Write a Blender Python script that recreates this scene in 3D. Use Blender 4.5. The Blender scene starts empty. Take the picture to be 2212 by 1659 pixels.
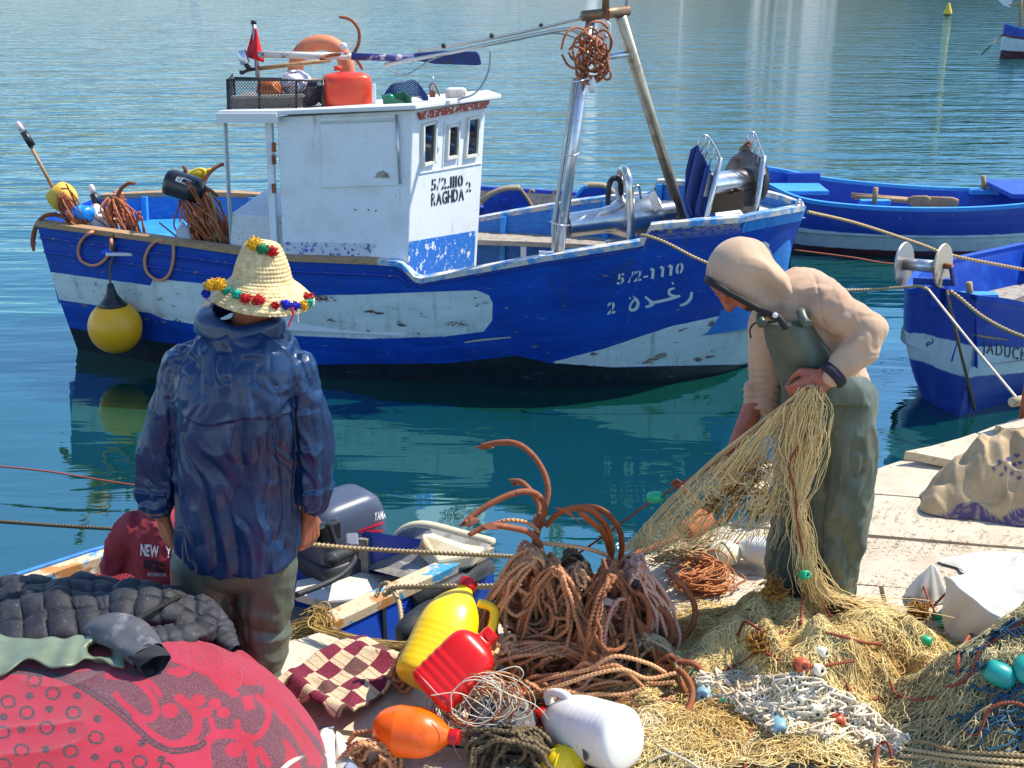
import bpy, math, random
import numpy as np
from mathutils import Vector, Matrix
from mathutils.bvhtree import BVHTree

sc = bpy.context.scene
COL = sc.collection
R = math.radians

# ------------------------------------------------------------------ camera, sky, sun, exposure
FPX, CAMH, PITCH = 2600.0, 2.4, R(19.9)          # focal length in 2212-wide pixels, eye height over the quay, tilt
cam_d = bpy.data.cameras.new('camera'); cam = bpy.data.objects.new('camera', cam_d); COL.objects.link(cam)
cam_d.sensor_width = 36.0; cam_d.lens = 36.0 * FPX / 2212.0
cam_d.clip_start = 0.05; cam_d.clip_end = 3000.0
cam.location = (0, 0, CAMH); cam.rotation_euler = (math.pi / 2 - PITCH, 0, 0)
sc.camera = cam

SUN_DIR = Vector((0.56, 0.20, 0.80)).normalized()   # towards the sun
world = bpy.data.worlds.new('World'); sc.world = world; world.use_nodes = True
wn = world.node_tree; bgn = wn.nodes['Background']
sky = wn.nodes.new('ShaderNodeTexSky'); sky.sky_type = 'NISHITA'; sky.sun_disc = False
sky.sun_elevation = math.asin(SUN_DIR.z)
sky.sun_rotation = math.atan2(SUN_DIR.x, SUN_DIR.y)
sky.air_density = 1.0; sky.dust_density = 0.15; sky.ozone_density = 5.0
wn.links.new(sky.outputs[0], bgn.inputs[0]); bgn.inputs[1].default_value = 0.145
sun_d = bpy.data.lights.new('sun', 'SUN'); sun_d.energy = 3.6; sun_d.angle = R(0.5); sun_d.color = (1.0, 0.935, 0.81)
sun = bpy.data.objects.new('sun', sun_d); COL.objects.link(sun)
sun.rotation_euler = (-SUN_DIR).to_track_quat('-Z', 'Y').to_euler()
sc.view_settings.view_transform = 'Standard'; sc.view_settings.look = 'None'
sc.view_settings.exposure = 0.95; sc.view_settings.gamma = 1.0; sc.view_settings.use_curve_mapping = False
sc.cycles.use_denoising = True
sc.cycles.max_bounces = 8; sc.cycles.diffuse_bounces = 3; sc.cycles.glossy_bounces = 4
sc.cycles.transmission_bounces = 4; sc.cycles.transparent_max_bounces = 8
sc.cycles.caustics_reflective = False; sc.cycles.caustics_refractive = False

# ------------------------------------------------------------------ picking points in the place
cP, sP = math.cos(PITCH), math.sin(PITCH)
def ray(px, py):
    cx = (px - 1106.0) / FPX; cy = (829.5 - py) / FPX
    return Vector((cx, cP + sP * cy, -sP + cP * cy))
def at(px, py, Y):
    d = ray(px, py); k = Y / d.y
    return Vector((d.x * k, Y, CAMH + d.z * k))
def onz(px, py, z):
    d = ray(px, py); k = (z - CAMH) / d.z
    return Vector((d.x * k, d.y * k, z))
def proj(P):
    P = np.asarray(P, float).reshape(-1, 3)
    y, z = P[:, 1], P[:, 2] - CAMH
    dep = y * cP - z * sP; up = y * sP + z * cP
    return np.stack([1106 + FPX * P[:, 0] / dep, 829.5 - FPX * up / dep], 1)
def mpp(px, py, Y):                                   # metres per pixel at that point
    return Y / ray(px, py).y / FPX
def V(*a): return Vector(a)

# ------------------------------------------------------------------ vector noise
def _h(ix, iy, iz, seed):
    n = (ix * 374761393 + iy * 668265263 + iz * 2147483647 * 3 + seed * 974711) & 0x7fffffff
    n = (n ^ (n >> 13)) * 1274126177 & 0x7fffffff
    n = (n ^ (n >> 16)) * 97 & 0x7fffffff
    return (n & 0xffff) / 65535.0
def vnoise(P, scale=1.0, seed=0):
    P = np.asarray(P, float) * scale
    i = np.floor(P).astype(np.int64); f = P - i; f = f * f * f * (f * (f * 6 - 15) + 10)
    out = 0
    for dx in (0, 1):
        wx = f[:, 0] if dx else 1 - f[:, 0]
        for dy in (0, 1):
            wy = f[:, 1] if dy else 1 - f[:, 1]
            for dz in (0, 1):
                wz = f[:, 2] if dz else 1 - f[:, 2]
                out = out + wx * wy * wz * _h(i[:, 0] + dx, i[:, 1] + dy, i[:, 2] + dz, seed)
    return out * 2 - 1
def fbm(P, scale=1.0, seed=0, octs=3):
    a, o = 1.0, 0
    for k in range(octs):
        o = o + a * vnoise(P, scale * 2 ** k, seed + k); a *= .5
    return o

# ------------------------------------------------------------------ mesh builder
class MB:
    def __init__(s): s.v = []; s.f = []; s.n = 0; s.t = []; s.m = []
    def add(s, v, f, tint=0.5, mi=0):
        v = np.asarray(v, float).reshape(-1, 3)
        groups = f if isinstance(f, list) and f and isinstance(f[0], np.ndarray) else None
        if groups is None:
            by = {}
            for q in f: by.setdefault(len(q), []).append(q)
            groups = [np.array(x) for x in by.values()]
        for g in groups:
            if len(g): s.f.append(g + s.n); s.m.append(np.full(len(g), mi))
        s.v.append(v); s.n += len(v)
        t = np.asarray(tint, float); s.t.append(np.full(len(v), float(t)) if t.ndim == 0 else t)
        return s
    def arrays(s): return np.concatenate(s.v), s.f
    # ---- shapes
    def box(s, c, size, rot=None, tint=.5, mi=0):
        c = np.array(c, float); h = np.array(size, float) / 2
        q = np.array([[x, y, z] for x in (-1, 1) for y in (-1, 1) for z in (-1, 1)]) * h
        if rot is not None: q = q @ np.array(rot.to_3x3().transposed() if hasattr(rot, 'to_3x3') else rot)
        f = np.array([[0, 1, 3, 2], [4, 6, 7, 5], [0, 4, 5, 1], [2, 3, 7, 6], [0, 2, 6, 4], [1, 5, 7, 3]])
        return s.add(q + c, [f], tint, mi)
    def beam(s, a, b, w, h, up=(0, 0, 1), tint=.5, mi=0):     # square bar from a to b
        a = Vector(a); b = Vector(b); x = (b - a); L = x.length; x.normalize()
        y = Vector(up).cross(x); y.normalize(); z = x.cross(y)
        M = Matrix((x, y, z)).transposed()
        return s.box((a + b) / 2, (L, w, h), M, tint, mi)
    def grid(s, P, wrap_u=False, wrap_v=False, tint=.5, mi=0, flip=False):   # P (nu,nv,3)
        P = np.asarray(P, float); nu, nv = P.shape[:2]
        iu = np.arange(nu if wrap_u else nu - 1); iv = np.arange(nv if wrap_v else nv - 1)
        A, B = np.meshgrid(iu, iv, indexing='ij'); A2 = (A + 1) % nu; B2 = (B + 1) % nv
        f = np.stack([A * nv + B, A2 * nv + B, A2 * nv + B2, A * nv + B2], -1).reshape(-1, 4)
        if flip: f = f[:, ::-1]
        return s.add(P.reshape(-1, 3), [f], tint, mi)
    def rings(s, Rg, cap=True, tint=.5, mi=0):               # Rg (n, k, 3) closed rings
        Rg = np.asarray(Rg, float); n, k = Rg.shape[:2]
        i = np.arange(n - 1)[:, None]; j = np.arange(k)[None, :]; j2 = (j + 1) % k
        f = np.stack(np.broadcast_arrays(i * k + j, i * k + j2, (i + 1) * k + j2, (i + 1) * k + j), -1).reshape(-1, 4)
        v = Rg.reshape(-1, 3); fl = [f]
        if cap:
            c0 = Rg[0].mean(0); c1 = Rg[-1].mean(0); v = np.concatenate([v, [c0, c1]])
            j = np.arange(k); j2 = (j + 1) % k; b = (n - 1) * k
            fl.append(np.concatenate([np.stack([np.full(k, n * k), j2, j], 1), np.stack([np.full(k, n * k + 1), b + j, b + j2], 1)]))
        return s.add(v, fl, tint, mi)
    def tube(s, pts, r, sides=8, cap=True, tint=.5, mi=0, closed=False):
        P = np.asarray([tuple(p) for p in pts], float); n = len(P)
        r = np.full(n, float(r)) if np.ndim(r) == 0 else np.asarray(r, float)
        T, N, B = frames(P)
        a = np.linspace(0, 2 * np.pi, sides, endpoint=False)
        Rg = P[:, None] + r[:, None, None] * (np.cos(a)[None, :, None] * N[:, None] + np.sin(a)[None, :, None] * B[:, None])
        return s.rings(Rg, cap, tint, mi)
    def rope(s, pts, r, tint=.5, mi=0, lay=5.5):                # three strands laid together
        P = resample(pts, r * .62); n = len(P)
        if n < 3: return s
        T, N, B = frames(P)
        L = np.arange(n) * r * .62; tw = L / (r * lay) * 2 * np.pi
        k = np.arange(9); a = k / 9 * 2 * np.pi; rad = r * (.86 + .24 * np.cos(3 * a))
        A = a[None] + tw[:, None]
        Rg = P[:, None] + rad[None, :, None] * (np.cos(A)[..., None] * N[:, None] + np.sin(A)[..., None] * B[:, None])
        t = np.full(n * 9 + 2, float(tint))
        return s.rings(Rg, True, t, mi)
    def lathe(s, prof, base, axis=(0, 0, 1), sides=20, cap=True, tint=.5, mi=0, sq=None, xref=None):
        # prof: (radius, height) pairs along the axis; sq = (exponent, x scale, y scale) for squarish bodies
        base = Vector(base); z = Vector(axis).normalized()
        x = Vector(xref) if xref is not None else (Vector((0, 0, 1)) if abs(z.z) < .9 else Vector((1, 0, 0)))
        x = (x - z * x.dot(z)).normalized(); y = z.cross(x)
        a = np.linspace(0, 2 * np.pi, sides, endpoint=False); ca, sa = np.cos(a), np.sin(a)
        Rg = []
        for pr in prof:
            rr, h = pr[0], pr[1]; e, ex, ey = 1.0, 1.0, 1.0
            if sq: e, ex, ey = sq
            if len(pr) > 2: e, ex, ey = pr[2], pr[3], pr[4]
            cx = np.sign(ca) * np.abs(ca) ** e * rr * ex; cy = np.sign(sa) * np.abs(sa) ** e * rr * ey
            Rg.append(np.array(base) + cx[:, None] * np.array(x) + cy[:, None] * np.array(y) + h * np.array(z))
        return s.rings(np.array(Rg), cap, tint, mi)
    def ell(s, c, rad, rot=None, nu=12, nv=16, tint=.5, mi=0):
        u = np.linspace(-np.pi / 2, np.pi / 2, nu + 1)[1:-1]; a = np.linspace(0, 2 * np.pi, nv, endpoint=False)
        Rg = np.stack([np.cos(u)[:, None] * np.cos(a), np.cos(u)[:, None] * np.sin(a), np.broadcast_to(np.sin(u)[:, None], (nu - 1, nv))], -1)
        Rg = Rg * np.array(rad, float)
        poles = np.array([[0, 0, -1.], [0, 0, 1.]]) * np.array(rad)
        if rot is not None:
            M = np.array(rot.to_3x3() if hasattr(rot, 'to_3x3') else rot); Rg = Rg @ M.T; poles = poles @ M.T
        n, k = Rg.shape[:2]; i = np.arange(n - 1)[:, None]; j = np.arange(k)[None, :]; j2 = (j + 1) % k
        f = np.stack(np.broadcast_arrays(i * k + j, i * k + j2, (i + 1) * k + j2, (i + 1) * k + j), -1).reshape(-1, 4)
        j = np.arange(k); j2 = (j + 1) % k; b = (n - 1) * k
        ft = np.concatenate([np.stack([np.full(k, n * k), j2, j], 1), np.stack([np.full(k, n * k + 1), b + j, b + j2], 1)])
        v = np.concatenate([Rg.reshape(-1, 3), poles]) + np.array(c, float)
        return s.add(v, [f, ft], tint, mi)
    def cap(s, a, b, ra, rb, sides=14):                       # tapered capsule, closed, for the clay bodies
        a = np.array(a, float); b = np.array(b, float); d = b - a; L = np.linalg.norm(d) + 1e-9; d /= L
        ref = np.array([0, 0, 1.]) if abs(d[2]) < .9 else np.array([1., 0, 0])
        x = np.cross(ref, d); x /= np.linalg.norm(x); y = np.cross(d, x)
        th = np.linspace(-np.pi / 2, 0, 5)[1:]
        prof = [(ra * math.cos(t), ra * math.sin(t)) for t in th] + [(rb * math.cos(t), L + rb * math.sin(t)) for t in -th[::-1]]
        an = np.linspace(0, 2 * np.pi, sides, endpoint=False)
        Rg = np.array([a + r * (np.cos(an)[:, None] * x + np.sin(an)[:, None] * y) + h * d for r, h in prof])
        return s.rings(Rg, True)
    def prism(s, poly, n0, thick, tint=.5, mi=0):              # polygon (3-D points) pushed along n0 by thick
        p = np.array([tuple(q) for q in poly], float); k = len(p); o = np.array(n0, float) * thick
        v = np.concatenate([p, p + o]); i = np.arange(k); j = (i + 1) % k
        f = [tuple(range(k))[::-1], tuple(range(k, 2 * k))] + [(a, b, b + k, a + k) for a, b in zip(i, j)]
        return s.add(v, f, tint, mi)
    # ---- to object
    def build(s, name, m, parent=None, smooth=True, bevel=0, sub=0, base=None, autosmooth=None):
        v = np.concatenate(s.v); t = np.concatenate(s.t)
        b = np.array(BASE.get(parent.name, (0, 0, 0)) if parent else (base if base is not None else v.mean(0) * [1, 1, 0] + [0, 0, v[:, 2].min()]))
        me = bpy.data.meshes.new(name)
        me.vertices.add(len(v)); me.vertices.foreach_set('co', (v - b).ravel())
        nl = sum(g.size for g in s.f); nf = sum(len(g) for g in s.f)
        me.loops.add(nl); me.polygons.add(nf)
        me.loops.foreach_set('vertex_index', np.concatenate([g.ravel() for g in s.f]).astype(np.int32))
        st = np.concatenate([np.full(len(g), g.shape[1]) for g in s.f])
        me.polygons.foreach_set('loop_start', np.concatenate([[0], np.cumsum(st)[:-1]]).astype(np.int32))
        me.polygons.foreach_set('material_index', np.concatenate(s.m).astype(np.int32))
        me.polygons.foreach_set('use_smooth', np.full(nf, bool(smooth)))
        me.update(calc_edges=True); me.validate()
        at_ = me.attributes.new('tint', 'FLOAT', 'POINT'); at_.data.foreach_set('value', t.astype(np.float32))
        for mm in (m if isinstance(m, (list, tuple)) else [m]): me.materials.append(mm)
        o = bpy.data.objects.new(name, me); COL.objects.link(o)
        if parent:
            o.parent = parent; BASE[o.name] = tuple(b)
        else:
            o.location = b; BASE[o.name] = tuple(b)
        if autosmooth:
            try: me.set_sharp_from_angle(angle=R(autosmooth))
            except Exception: pass
        if bevel:
            md = o.modifiers.new('bevel', 'BEVEL'); md.width = bevel; md.segments = 2; md.limit_method = 'ANGLE'; md.angle_limit = R(35)
        if sub:
            md = o.modifiers.new('sub', 'SUBSURF'); md.levels = sub; md.render_levels = sub
        return o
BASE = {}
def frames(P):
    n = len(P); T = np.gradient(P, axis=0) if n > 2 else np.repeat((P[-1] - P[0])[None], n, 0)
    T = T / (np.linalg.norm(T, axis=1, keepdims=True) + 1e-12)
    ref = np.array([0, 0, 1.]) if abs(T[0, 2]) < .9 else np.array([1., 0, 0])
    N = np.zeros_like(P); v = np.cross(ref, T[0]); N[0] = v / np.linalg.norm(v)
    for i in range(1, n):
        v = N[i - 1] - T[i] * (N[i - 1] @ T[i]); N[i] = v / (math.sqrt(v @ v) + 1e-12)
    return T, N, np.cross(T, N)
def resample(pts, ds):
    P = np.asarray([tuple(p) for p in pts], float); d = np.linalg.norm(np.diff(P, axis=0), axis=1)
    L = np.concatenate([[0], np.cumsum(d)]); n = max(3, int(L[-1] / ds) + 1); q = np.linspace(0, L[-1], n)
    return np.stack([np.interp(q, L, P[:, k]) for k in range(3)], 1)
def spl(pts, per=8, closed=False):                             # Catmull-Rom through the points
    P = np.asarray([tuple(p) for p in pts], float); n = len(P)
    if n < 3 and not closed: return P
    if closed: Q = np.concatenate([P[-1:], P, P[:2]]); segs = n
    else: Q = np.concatenate([2 * P[:1] - P[1:2], P, 2 * P[-1:] - P[-2:-1]]); segs = n - 1
    t = np.linspace(0, 1, per, endpoint=False)[:, None]; out = []
    for i in range(segs):
        a, b, c, d = Q[i:i + 4]
        out.append(.5 * ((2 * b) + (-a + c) * t + (2 * a - 5 * b + 4 * c - d) * t ** 2 + (-a + 3 * b - 3 * c + d) * t ** 3))
    if not closed: out.append(P[-1:])
    return np.concatenate(out)
def pxs(lst, Y=None):                                          # [(px,py[,Y])...] -> points
    return [at(q[0], q[1], q[2] if len(q) > 2 else Y) for q in lst]

def tag(o, label=None, cat=None, group=None, kind=None):
    if label: o['label'] = label
    if cat: o['category'] = cat
    if group: o['group'] = group
    if kind: o['kind'] = kind
    return o
def thing(name, loc, label, cat, group=None):
    o = bpy.data.objects.new(name, None); COL.objects.link(o); o.empty_display_size = .1
    o.location = loc; BASE[o.name] = tuple(loc)
    return tag(o, label, cat, group)
def clone(o, loc=None, rot=None, scale=None, label=None, name=None):
    c = o.copy(); COL.objects.link(c)
    if loc is not None: c.location = loc
    if rot is not None: c.rotation_euler = rot
    if scale is not None: c.scale = (scale,) * 3 if np.ndim(scale) == 0 else scale
    if label: c['label'] = label
    for ch in o.children:
        d = ch.copy(); COL.objects.link(d); d.parent = c; d.matrix_parent_inverse = ch.matrix_parent_inverse.copy()
        for g in ch.children:
            e = g.copy(); COL.objects.link(e); e.parent = d; e.matrix_parent_inverse = g.matrix_parent_inverse.copy()
    return c
def sdpoly(P, poly):                                           # signed distance in 2-D, positive inside
    P = np.asarray(P, float); q = np.asarray(poly, float); n = len(q)
    d = np.full(len(P), 1e9); ins = np.zeros(len(P), bool)
    for i in range(n):
        a, b = q[i], q[(i + 1) % n]; e = b - a; w = P - a
        t = np.clip((w @ e) / (e @ e + 1e-12), 0, 1); d = np.minimum(d, np.linalg.norm(w - t[:, None] * e, axis=1))
        c = ((a[1] > P[:, 1]) != (b[1] > P[:, 1])) & (P[:, 0] < (b[0] - a[0]) * (P[:, 1] - a[1]) / (b[1] - a[1] + 1e-12) + a[0])
        ins ^= c
    return np.where(ins, d, -d)
def sdline(P, pts):                                            # distance to a polyline
    P = np.asarray(P, float); q = np.asarray(pts, float); d = np.full(len(P), 1e9)
    for i in range(len(q) - 1):
        a, b = q[i], q[i + 1]; e = b - a; w = P - a
        t = np.clip((w @ e) / (e @ e + 1e-12), 0, 1); d = np.minimum(d, np.linalg.norm(w - t[:, None] * e, axis=1))
    return d
def attr(o, name, vals):
    a = o.data.attributes.new(name, 'FLOAT', 'POINT'); a.data.foreach_set('value', np.asarray(vals, np.float32))
def wco(o):
    n = len(o.data.vertices); c = np.empty(n * 3); o.data.vertices.foreach_get('co', c)
    return c.reshape(-1, 3) + np.array(BASE[o.name])

# ------------------------------------------------------------------ materials
def srgb(r, g, b):
    f = lambda c: c / 12.92 if c <= .04045 else ((c + .055) / 1.055) ** 2.4
    return (f(r / 255), f(g / 255), f(b / 255), 1)
class NT:                                                       # small node helper
    def __init__(s, name):
        s.m = bpy.data.materials.new(name); s.m.use_nodes = True; s.t = s.m.node_tree; s.b = s.t.nodes['Principled BSDF']
        s.tc = s.t.nodes.new('ShaderNodeTexCoord')
    def n(s, typ, **kw):
        x = s.t.nodes.new(typ)
        for k, v in kw.items(): setattr(x, k, v)
        return x
    def l(s, a, b): s.t.links.new(a, b)
    def co(s, stretch=(1, 1, 1), rot=(0, 0, 0)):
        mp = s.n('ShaderNodeMapping'); mp.inputs['Scale'].default_value = stretch; mp.inputs['Rotation'].default_value = rot
        s.l(s.tc.outputs['Object'], mp.inputs[0]); return mp.outputs[0]
    def noise(s, scale, detail=4, rough=.6, stretch=(1, 1, 1), dist=0):
        x = s.n('ShaderNodeTexNoise'); x.inputs['Scale'].default_value = scale; x.inputs['Detail'].default_value = detail
        x.inputs['Roughness'].default_value = rough; x.inputs['Distortion'].default_value = dist
        s.l(s.co(stretch), x.inputs['Vector']); return x.outputs['Fac']
    def step(s, v, lo, hi, o0=0., o1=1.):
        x = s.n('ShaderNodeMapRange'); x.inputs[1].default_value = lo; x.inputs[2].default_value = hi
        x.inputs[3].default_value = o0; x.inputs[4].default_value = o1; s.l(v, x.inputs[0]); return x.outputs[0]
    def math(s, op, a, b=None, clamp=False):
        x = s.n('ShaderNodeMath', operation=op); x.use_clamp = clamp
        for i, q in enumerate((a, b)):
            if q is None: continue
            if isinstance(q, (int, float)): x.inputs[i].default_value = q
            else: s.l(q, x.inputs[i])
        return x.outputs[0]
    def mix(s, fac, a, b, mode='MIX'):
        x = s.n('ShaderNodeMix', data_type='RGBA', blend_type=mode)
        for i, q in ((0, fac), (6, a), (7, b)):
            if isinstance(q, (int, float)): x.inputs[i].default_value = q
            elif isinstance(q, tuple): x.inputs[i].default_value = q
            else: s.l(q, x.inputs[i])
        return x.outputs[2]
    def attr(s, name):
        x = s.n('ShaderNodeAttribute'); x.attribute_name = name; return x.outputs['Fac']
    def bump(s, h, strength=.5, dist=.01, prev=None):
        x = s.n('ShaderNodeBump'); x.inputs['Strength'].default_value = strength; x.inputs['Distance'].default_value = dist
        s.l(h, x.inputs['Height'])
        if prev is not None: s.l(prev, x.inputs['Normal'])
        return x.outputs[0]
    def out(s, col=None, rough=None, metal=None, normal=None, spec=None, **kw):
        for key, q in (('Base Color', col), ('Roughness', rough), ('Metallic', metal), ('Normal', normal), ('Specular IOR Level', spec)):
            if q is None: continue
            if isinstance(q, (int, float, tuple)): s.b.inputs[key].default_value = q
            else: s.l(q, s.b.inputs[key])
        for k, q in kw.items(): s.b.inputs[k.replace('_', ' ')].default_value = q
        return s.m
def pm(name, col, rough=.6, metal=0., layers=(), bump=None, bump2=None, tint=None, grain=.12, spec=None, **kw):
    """plain material: base colour, wear layers [(colour, scale, lo, hi, stretch)], fine bump, per-strand tint"""
    t = NT(name); c = col
    g = t.noise(9, 5)
    if grain: c = t.mix(t.step(g, .3, .7, 0, grain), c, tuple(x * .55 for x in col[:3]) + (1,))
    for L in layers:
        st = L[4] if len(L) > 4 else (1, 1, 1)
        c = t.mix(t.step(t.noise(L[1], 6, .65, st), L[2], L[3]), c, L[0])
    if tint: c = t.mix(t.attr('tint'), c, tint)
    nrm = None
    if bump: nrm = t.bump(t.noise(bump[0], 6, .65, bump[3] if len(bump) > 3 else (1, 1, 1)), bump[1], bump[2])
    if bump2: nrm = t.bump(t.noise(bump2[0], 3, .6, bump2[3] if len(bump2) > 3 else (1, 1, 1)), bump2[1], bump2[2], nrm)
    return t.out(c, rough, metal, nrm, spec, **kw)
WHITE = (.78, .78, .76, 1); RUSTC = srgb(120, 62, 30); RUSTD = srgb(70, 40, 28)
M = {}
M['white'] = pm('white_paint', (.70, .70, .69, 1), .55, layers=[(srgb(150, 140, 125), 14, .62, .75)], bump=(60, .15, .004))
M['cabin'] = pm('cabin_paint', (.76, .79, .82, 1), .5, layers=[((.48, .50, .54, 1), 90, .58, .66), ((.66, .67, .65, 1), 4, .5, .7), (srgb(120, 110, 100), 45, .70, .76), (srgb(168, 134, 100), 5, .63, .72, (2.2, 2.2, .3)), (srgb(110, 84, 66), 13, .69, .72)], bump=(80, .12, .003), grain=.06)
M['wood'] = pm('bare_wood', srgb(176, 140, 100), .75, layers=[(srgb(110, 82, 58), 12, .5, .75, (1, 6, 6))], bump=(30, .3, .004))
M['greywood'] = pm('grey_wood', srgb(165, 155, 140), .8, layers=[(srgb(105, 98, 90), 22, .5, .7), (srgb(150, 105, 60), 9, .6, .8)], bump=(40, .4, .004))
M['blue'] = pm('blue_paint', (.003, .05, .40, 1), .42, layers=[((.01, .12, .60, 1), 6, .5, .8), (srgb(150, 135, 115), 26, .70, .73)], bump=(40, .15, .004))
M['ltblue'] = pm('light_blue_paint', (.035, .28, .72, 1), .45, layers=[((.05, .38, .78, 1), 5, .5, .7), (srgb(170, 160, 145), 20, .66, .70)], bump=(35, .2, .004))
M['midblue'] = pm('mid_blue_paint', (.02, .16, .52, 1), .5, layers=[((.03, .26, .62, 1), 8, .45, .7, (1, 6, 6)), (srgb(120, 120, 120), 22, .68, .72, (1, 5, 5))], bump=(25, .3, .004, (1, 6, 6)))
M['steel'] = pm('stainless_steel', (.62, .60, .57, 1), .26, 1., layers=[((.36, .32, .27, 1), 14, .5, .8)], bump=(50, .08, .002))
M['galv'] = pm('galvanised_tube', (.56, .57, .60, 1), .36, .9, layers=[((.38, .34, .30, 1), 18, .55, .75)], bump=(40, .1, .002))
M['rust'] = pm('rusty_iron', srgb(146, 82, 50), .75, .1, layers=[(srgb(84, 52, 40), 16, .5, .75), (srgb(186, 104, 52), 30, .55, .72)], bump=(70, .5, .004))
M['ropeb'] = pm('brown_rope', srgb(226, 172, 122), .85, tint=srgb(184, 124, 84), layers=[(srgb(110, 78, 58), 16, .6, .8)], bump=(220, .5, .002), grain=.3)
M['ropec'] = pm('copper_line', srgb(205, 120, 72), .7, tint=srgb(150, 84, 52), bump=(160, .4, .002), grain=.2)
M['ropet'] = pm('tan_rope', srgb(205, 178, 132), .9, tint=srgb(150, 126, 88), layers=[(srgb(120, 98, 70), 20, .6, .8)], bump=(220, .5, .002), grain=.2)
M['roped'] = pm('dark_olive_rope', srgb(122, 104, 74), .9, tint=srgb(74, 62, 46), bump=(200, .5, .002), grain=.3)
M['roper'] = pm('red_brown_rope', srgb(168, 84, 58), .8, tint=srgb(120, 56, 40), bump=(200, .5, .002), grain=.2)
M['black'] = pm('black_plastic', (.012, .012, .014, 1), .4, layers=[((.05, .05, .05, 1), 14, .55, .8)], grain=0)
M['rubber'] = pm('old_rubber', (.02, .02, .022, 1), .6, layers=[((.09, .09, .09, 1), 10, .5, .8)], bump=(50, .2, .003))
M['glass'] = pm('dark_window_pane', (.012, .016, .02, 1), .04, grain=0, spec=.7)
M['letter'] = pm('black_stencil_paint', (.01, .01, .012, 1), .55, grain=0)
M['wletter'] = pm('pale_stencil_paint', (.62, .64, .60, 1), .6, layers=[((.01, .05, .33, 1), 60, .62, .66)], grain=0)
# ================================================================== THE SETTING
ZW = -0.90                                                      # water level under the quay top
def make_water():
    t = NT('harbour_water')
    def wave(scale, sx, sy, seed, dist=.6, detail=3):
        mp = t.n('ShaderNodeMapping'); mp.inputs['Scale'].default_value = (sx, sy, 1); mp.inputs['Location'].default_value = (seed, seed * 2.3, 0)
        mp.inputs['Rotation'].default_value = (0, 0, R(4 * math.sin(seed)))
        t.l(t.tc.outputs['Object'], mp.inputs[0])
        x = t.n('ShaderNodeTexNoise'); x.inputs['Scale'].default_value = scale; x.inputs['Detail'].default_value = detail
        x.inputs['Roughness'].default_value = .5; x.inputs['Distortion'].default_value = dist
        t.l(mp.outputs[0], x.inputs['Vector']); return x.outputs['Fac']
    # calm lee close to the boats, more ripple further out
    sep = t.n('ShaderNodeSeparateXYZ'); t.l(t.tc.outputs['Object'], sep.inputs[0])
    far = t.step(sep.outputs['Y'], 9., 24., .17, 1.25)
    far = t.math('ADD', far, t.math('MULTIPLY', t.math('ADD', wave(.25, .6, 1, 7.7), -.5), .5), True)
    h = t.math('ADD', t.math('MULTIPLY', wave(1.0, .30, 1.3, 1.), 1.15), t.math('MULTIPLY', wave(2.8, .28, 1.4, 4.), .42))
    h = t.math('ADD', h, t.math('MULTIPLY', wave(8., .35, 1.3, 9.), .05))
    h = t.math('MULTIPLY', h, far)
    nrm = t.bump(h, 1.0, .10)
    body = t.mix(t.step(t.noise(.16, 3, .5, (1, 1.5, 1)), .35, .65), (.002, .034, .025, 1), (.003, .048, .038, 1))
    m = t.out(body, .025, 0., nrm, IOR=3.9, Specular_Tint=(.60, .95, 1., 1))
    n = 80; xs = np.linspace(-260, 260, n); ys = np.concatenate([np.linspace(-8, 40, 40), np.linspace(46, 420, 40)])
    X, Y = np.meshgrid(xs, ys, indexing='ij'); P = np.stack([X, Y, np.full_like(X, ZW)], -1)
    o = MB().grid(P).build('harbour_water', m, base=(0, 0, 0), smooth=True); tag(o, kind='structure')
make_water()

def make_far_shore():
    # the hill and town across the harbour; above the frame, seen only as broken reflections in the ripples
    t = NT('scrub_hill'); c = t.mix(t.step(t.noise(.05, 6), .4, .6), srgb(96, 96, 70), srgb(150, 132, 104))
    c = t.mix(t.step(t.noise(.02, 3), .5, .6), c, srgb(86, 98, 66)); c = t.mix(t.step(t.noise(.055, 4, .6, (1.6, .5, .3)), .56, .60), c, srgb(226, 214, 200)); c = t.mix(t.step(t.noise(.05, 4, .6, (2.2, .5, .3)), .60, .64), c, srgb(70, 62, 60)); sx = t.n('ShaderNodeSeparateXYZ'); t.l(t.tc.outputs['Object'], sx.inputs[0]); c = t.mix(t.math('MULTIPLY', t.step(sx.outputs['X'], 15, 70), t.step(t.noise(.04, 5), .36, .5, .35, 1.)), c, srgb(84, 88, 52)); hm = t.out(c, .95)
    nx = 90; xs = np.linspace(-330, 330, nx); rows = []
    for k, (yy, zz) in enumerate(((150, -1.2), (156, 2), (175, 5), (205, 9), (250, 13), (320, 12), (420, -1.2))):
        f = 1 + .35 * np.sin(xs * .018 + 1.) + .22 * np.sin(xs * .051)
        f = f * np.clip((xs + 120) / 160, .35, 1.25) * (1 + 1.3 * np.clip((xs - 5) / 70, 0, 1))
        z = zz * (f if zz > 0 else np.ones(nx))
        rows.append(np.stack([xs, yy + 8 * np.sin(xs * .03 + k), z], -1))
    o = MB().grid(np.array(rows), flip=True).build('hill', hm, base=(0, 0, 0)); tag(o, kind='structure')
make_far_shore()

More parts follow.
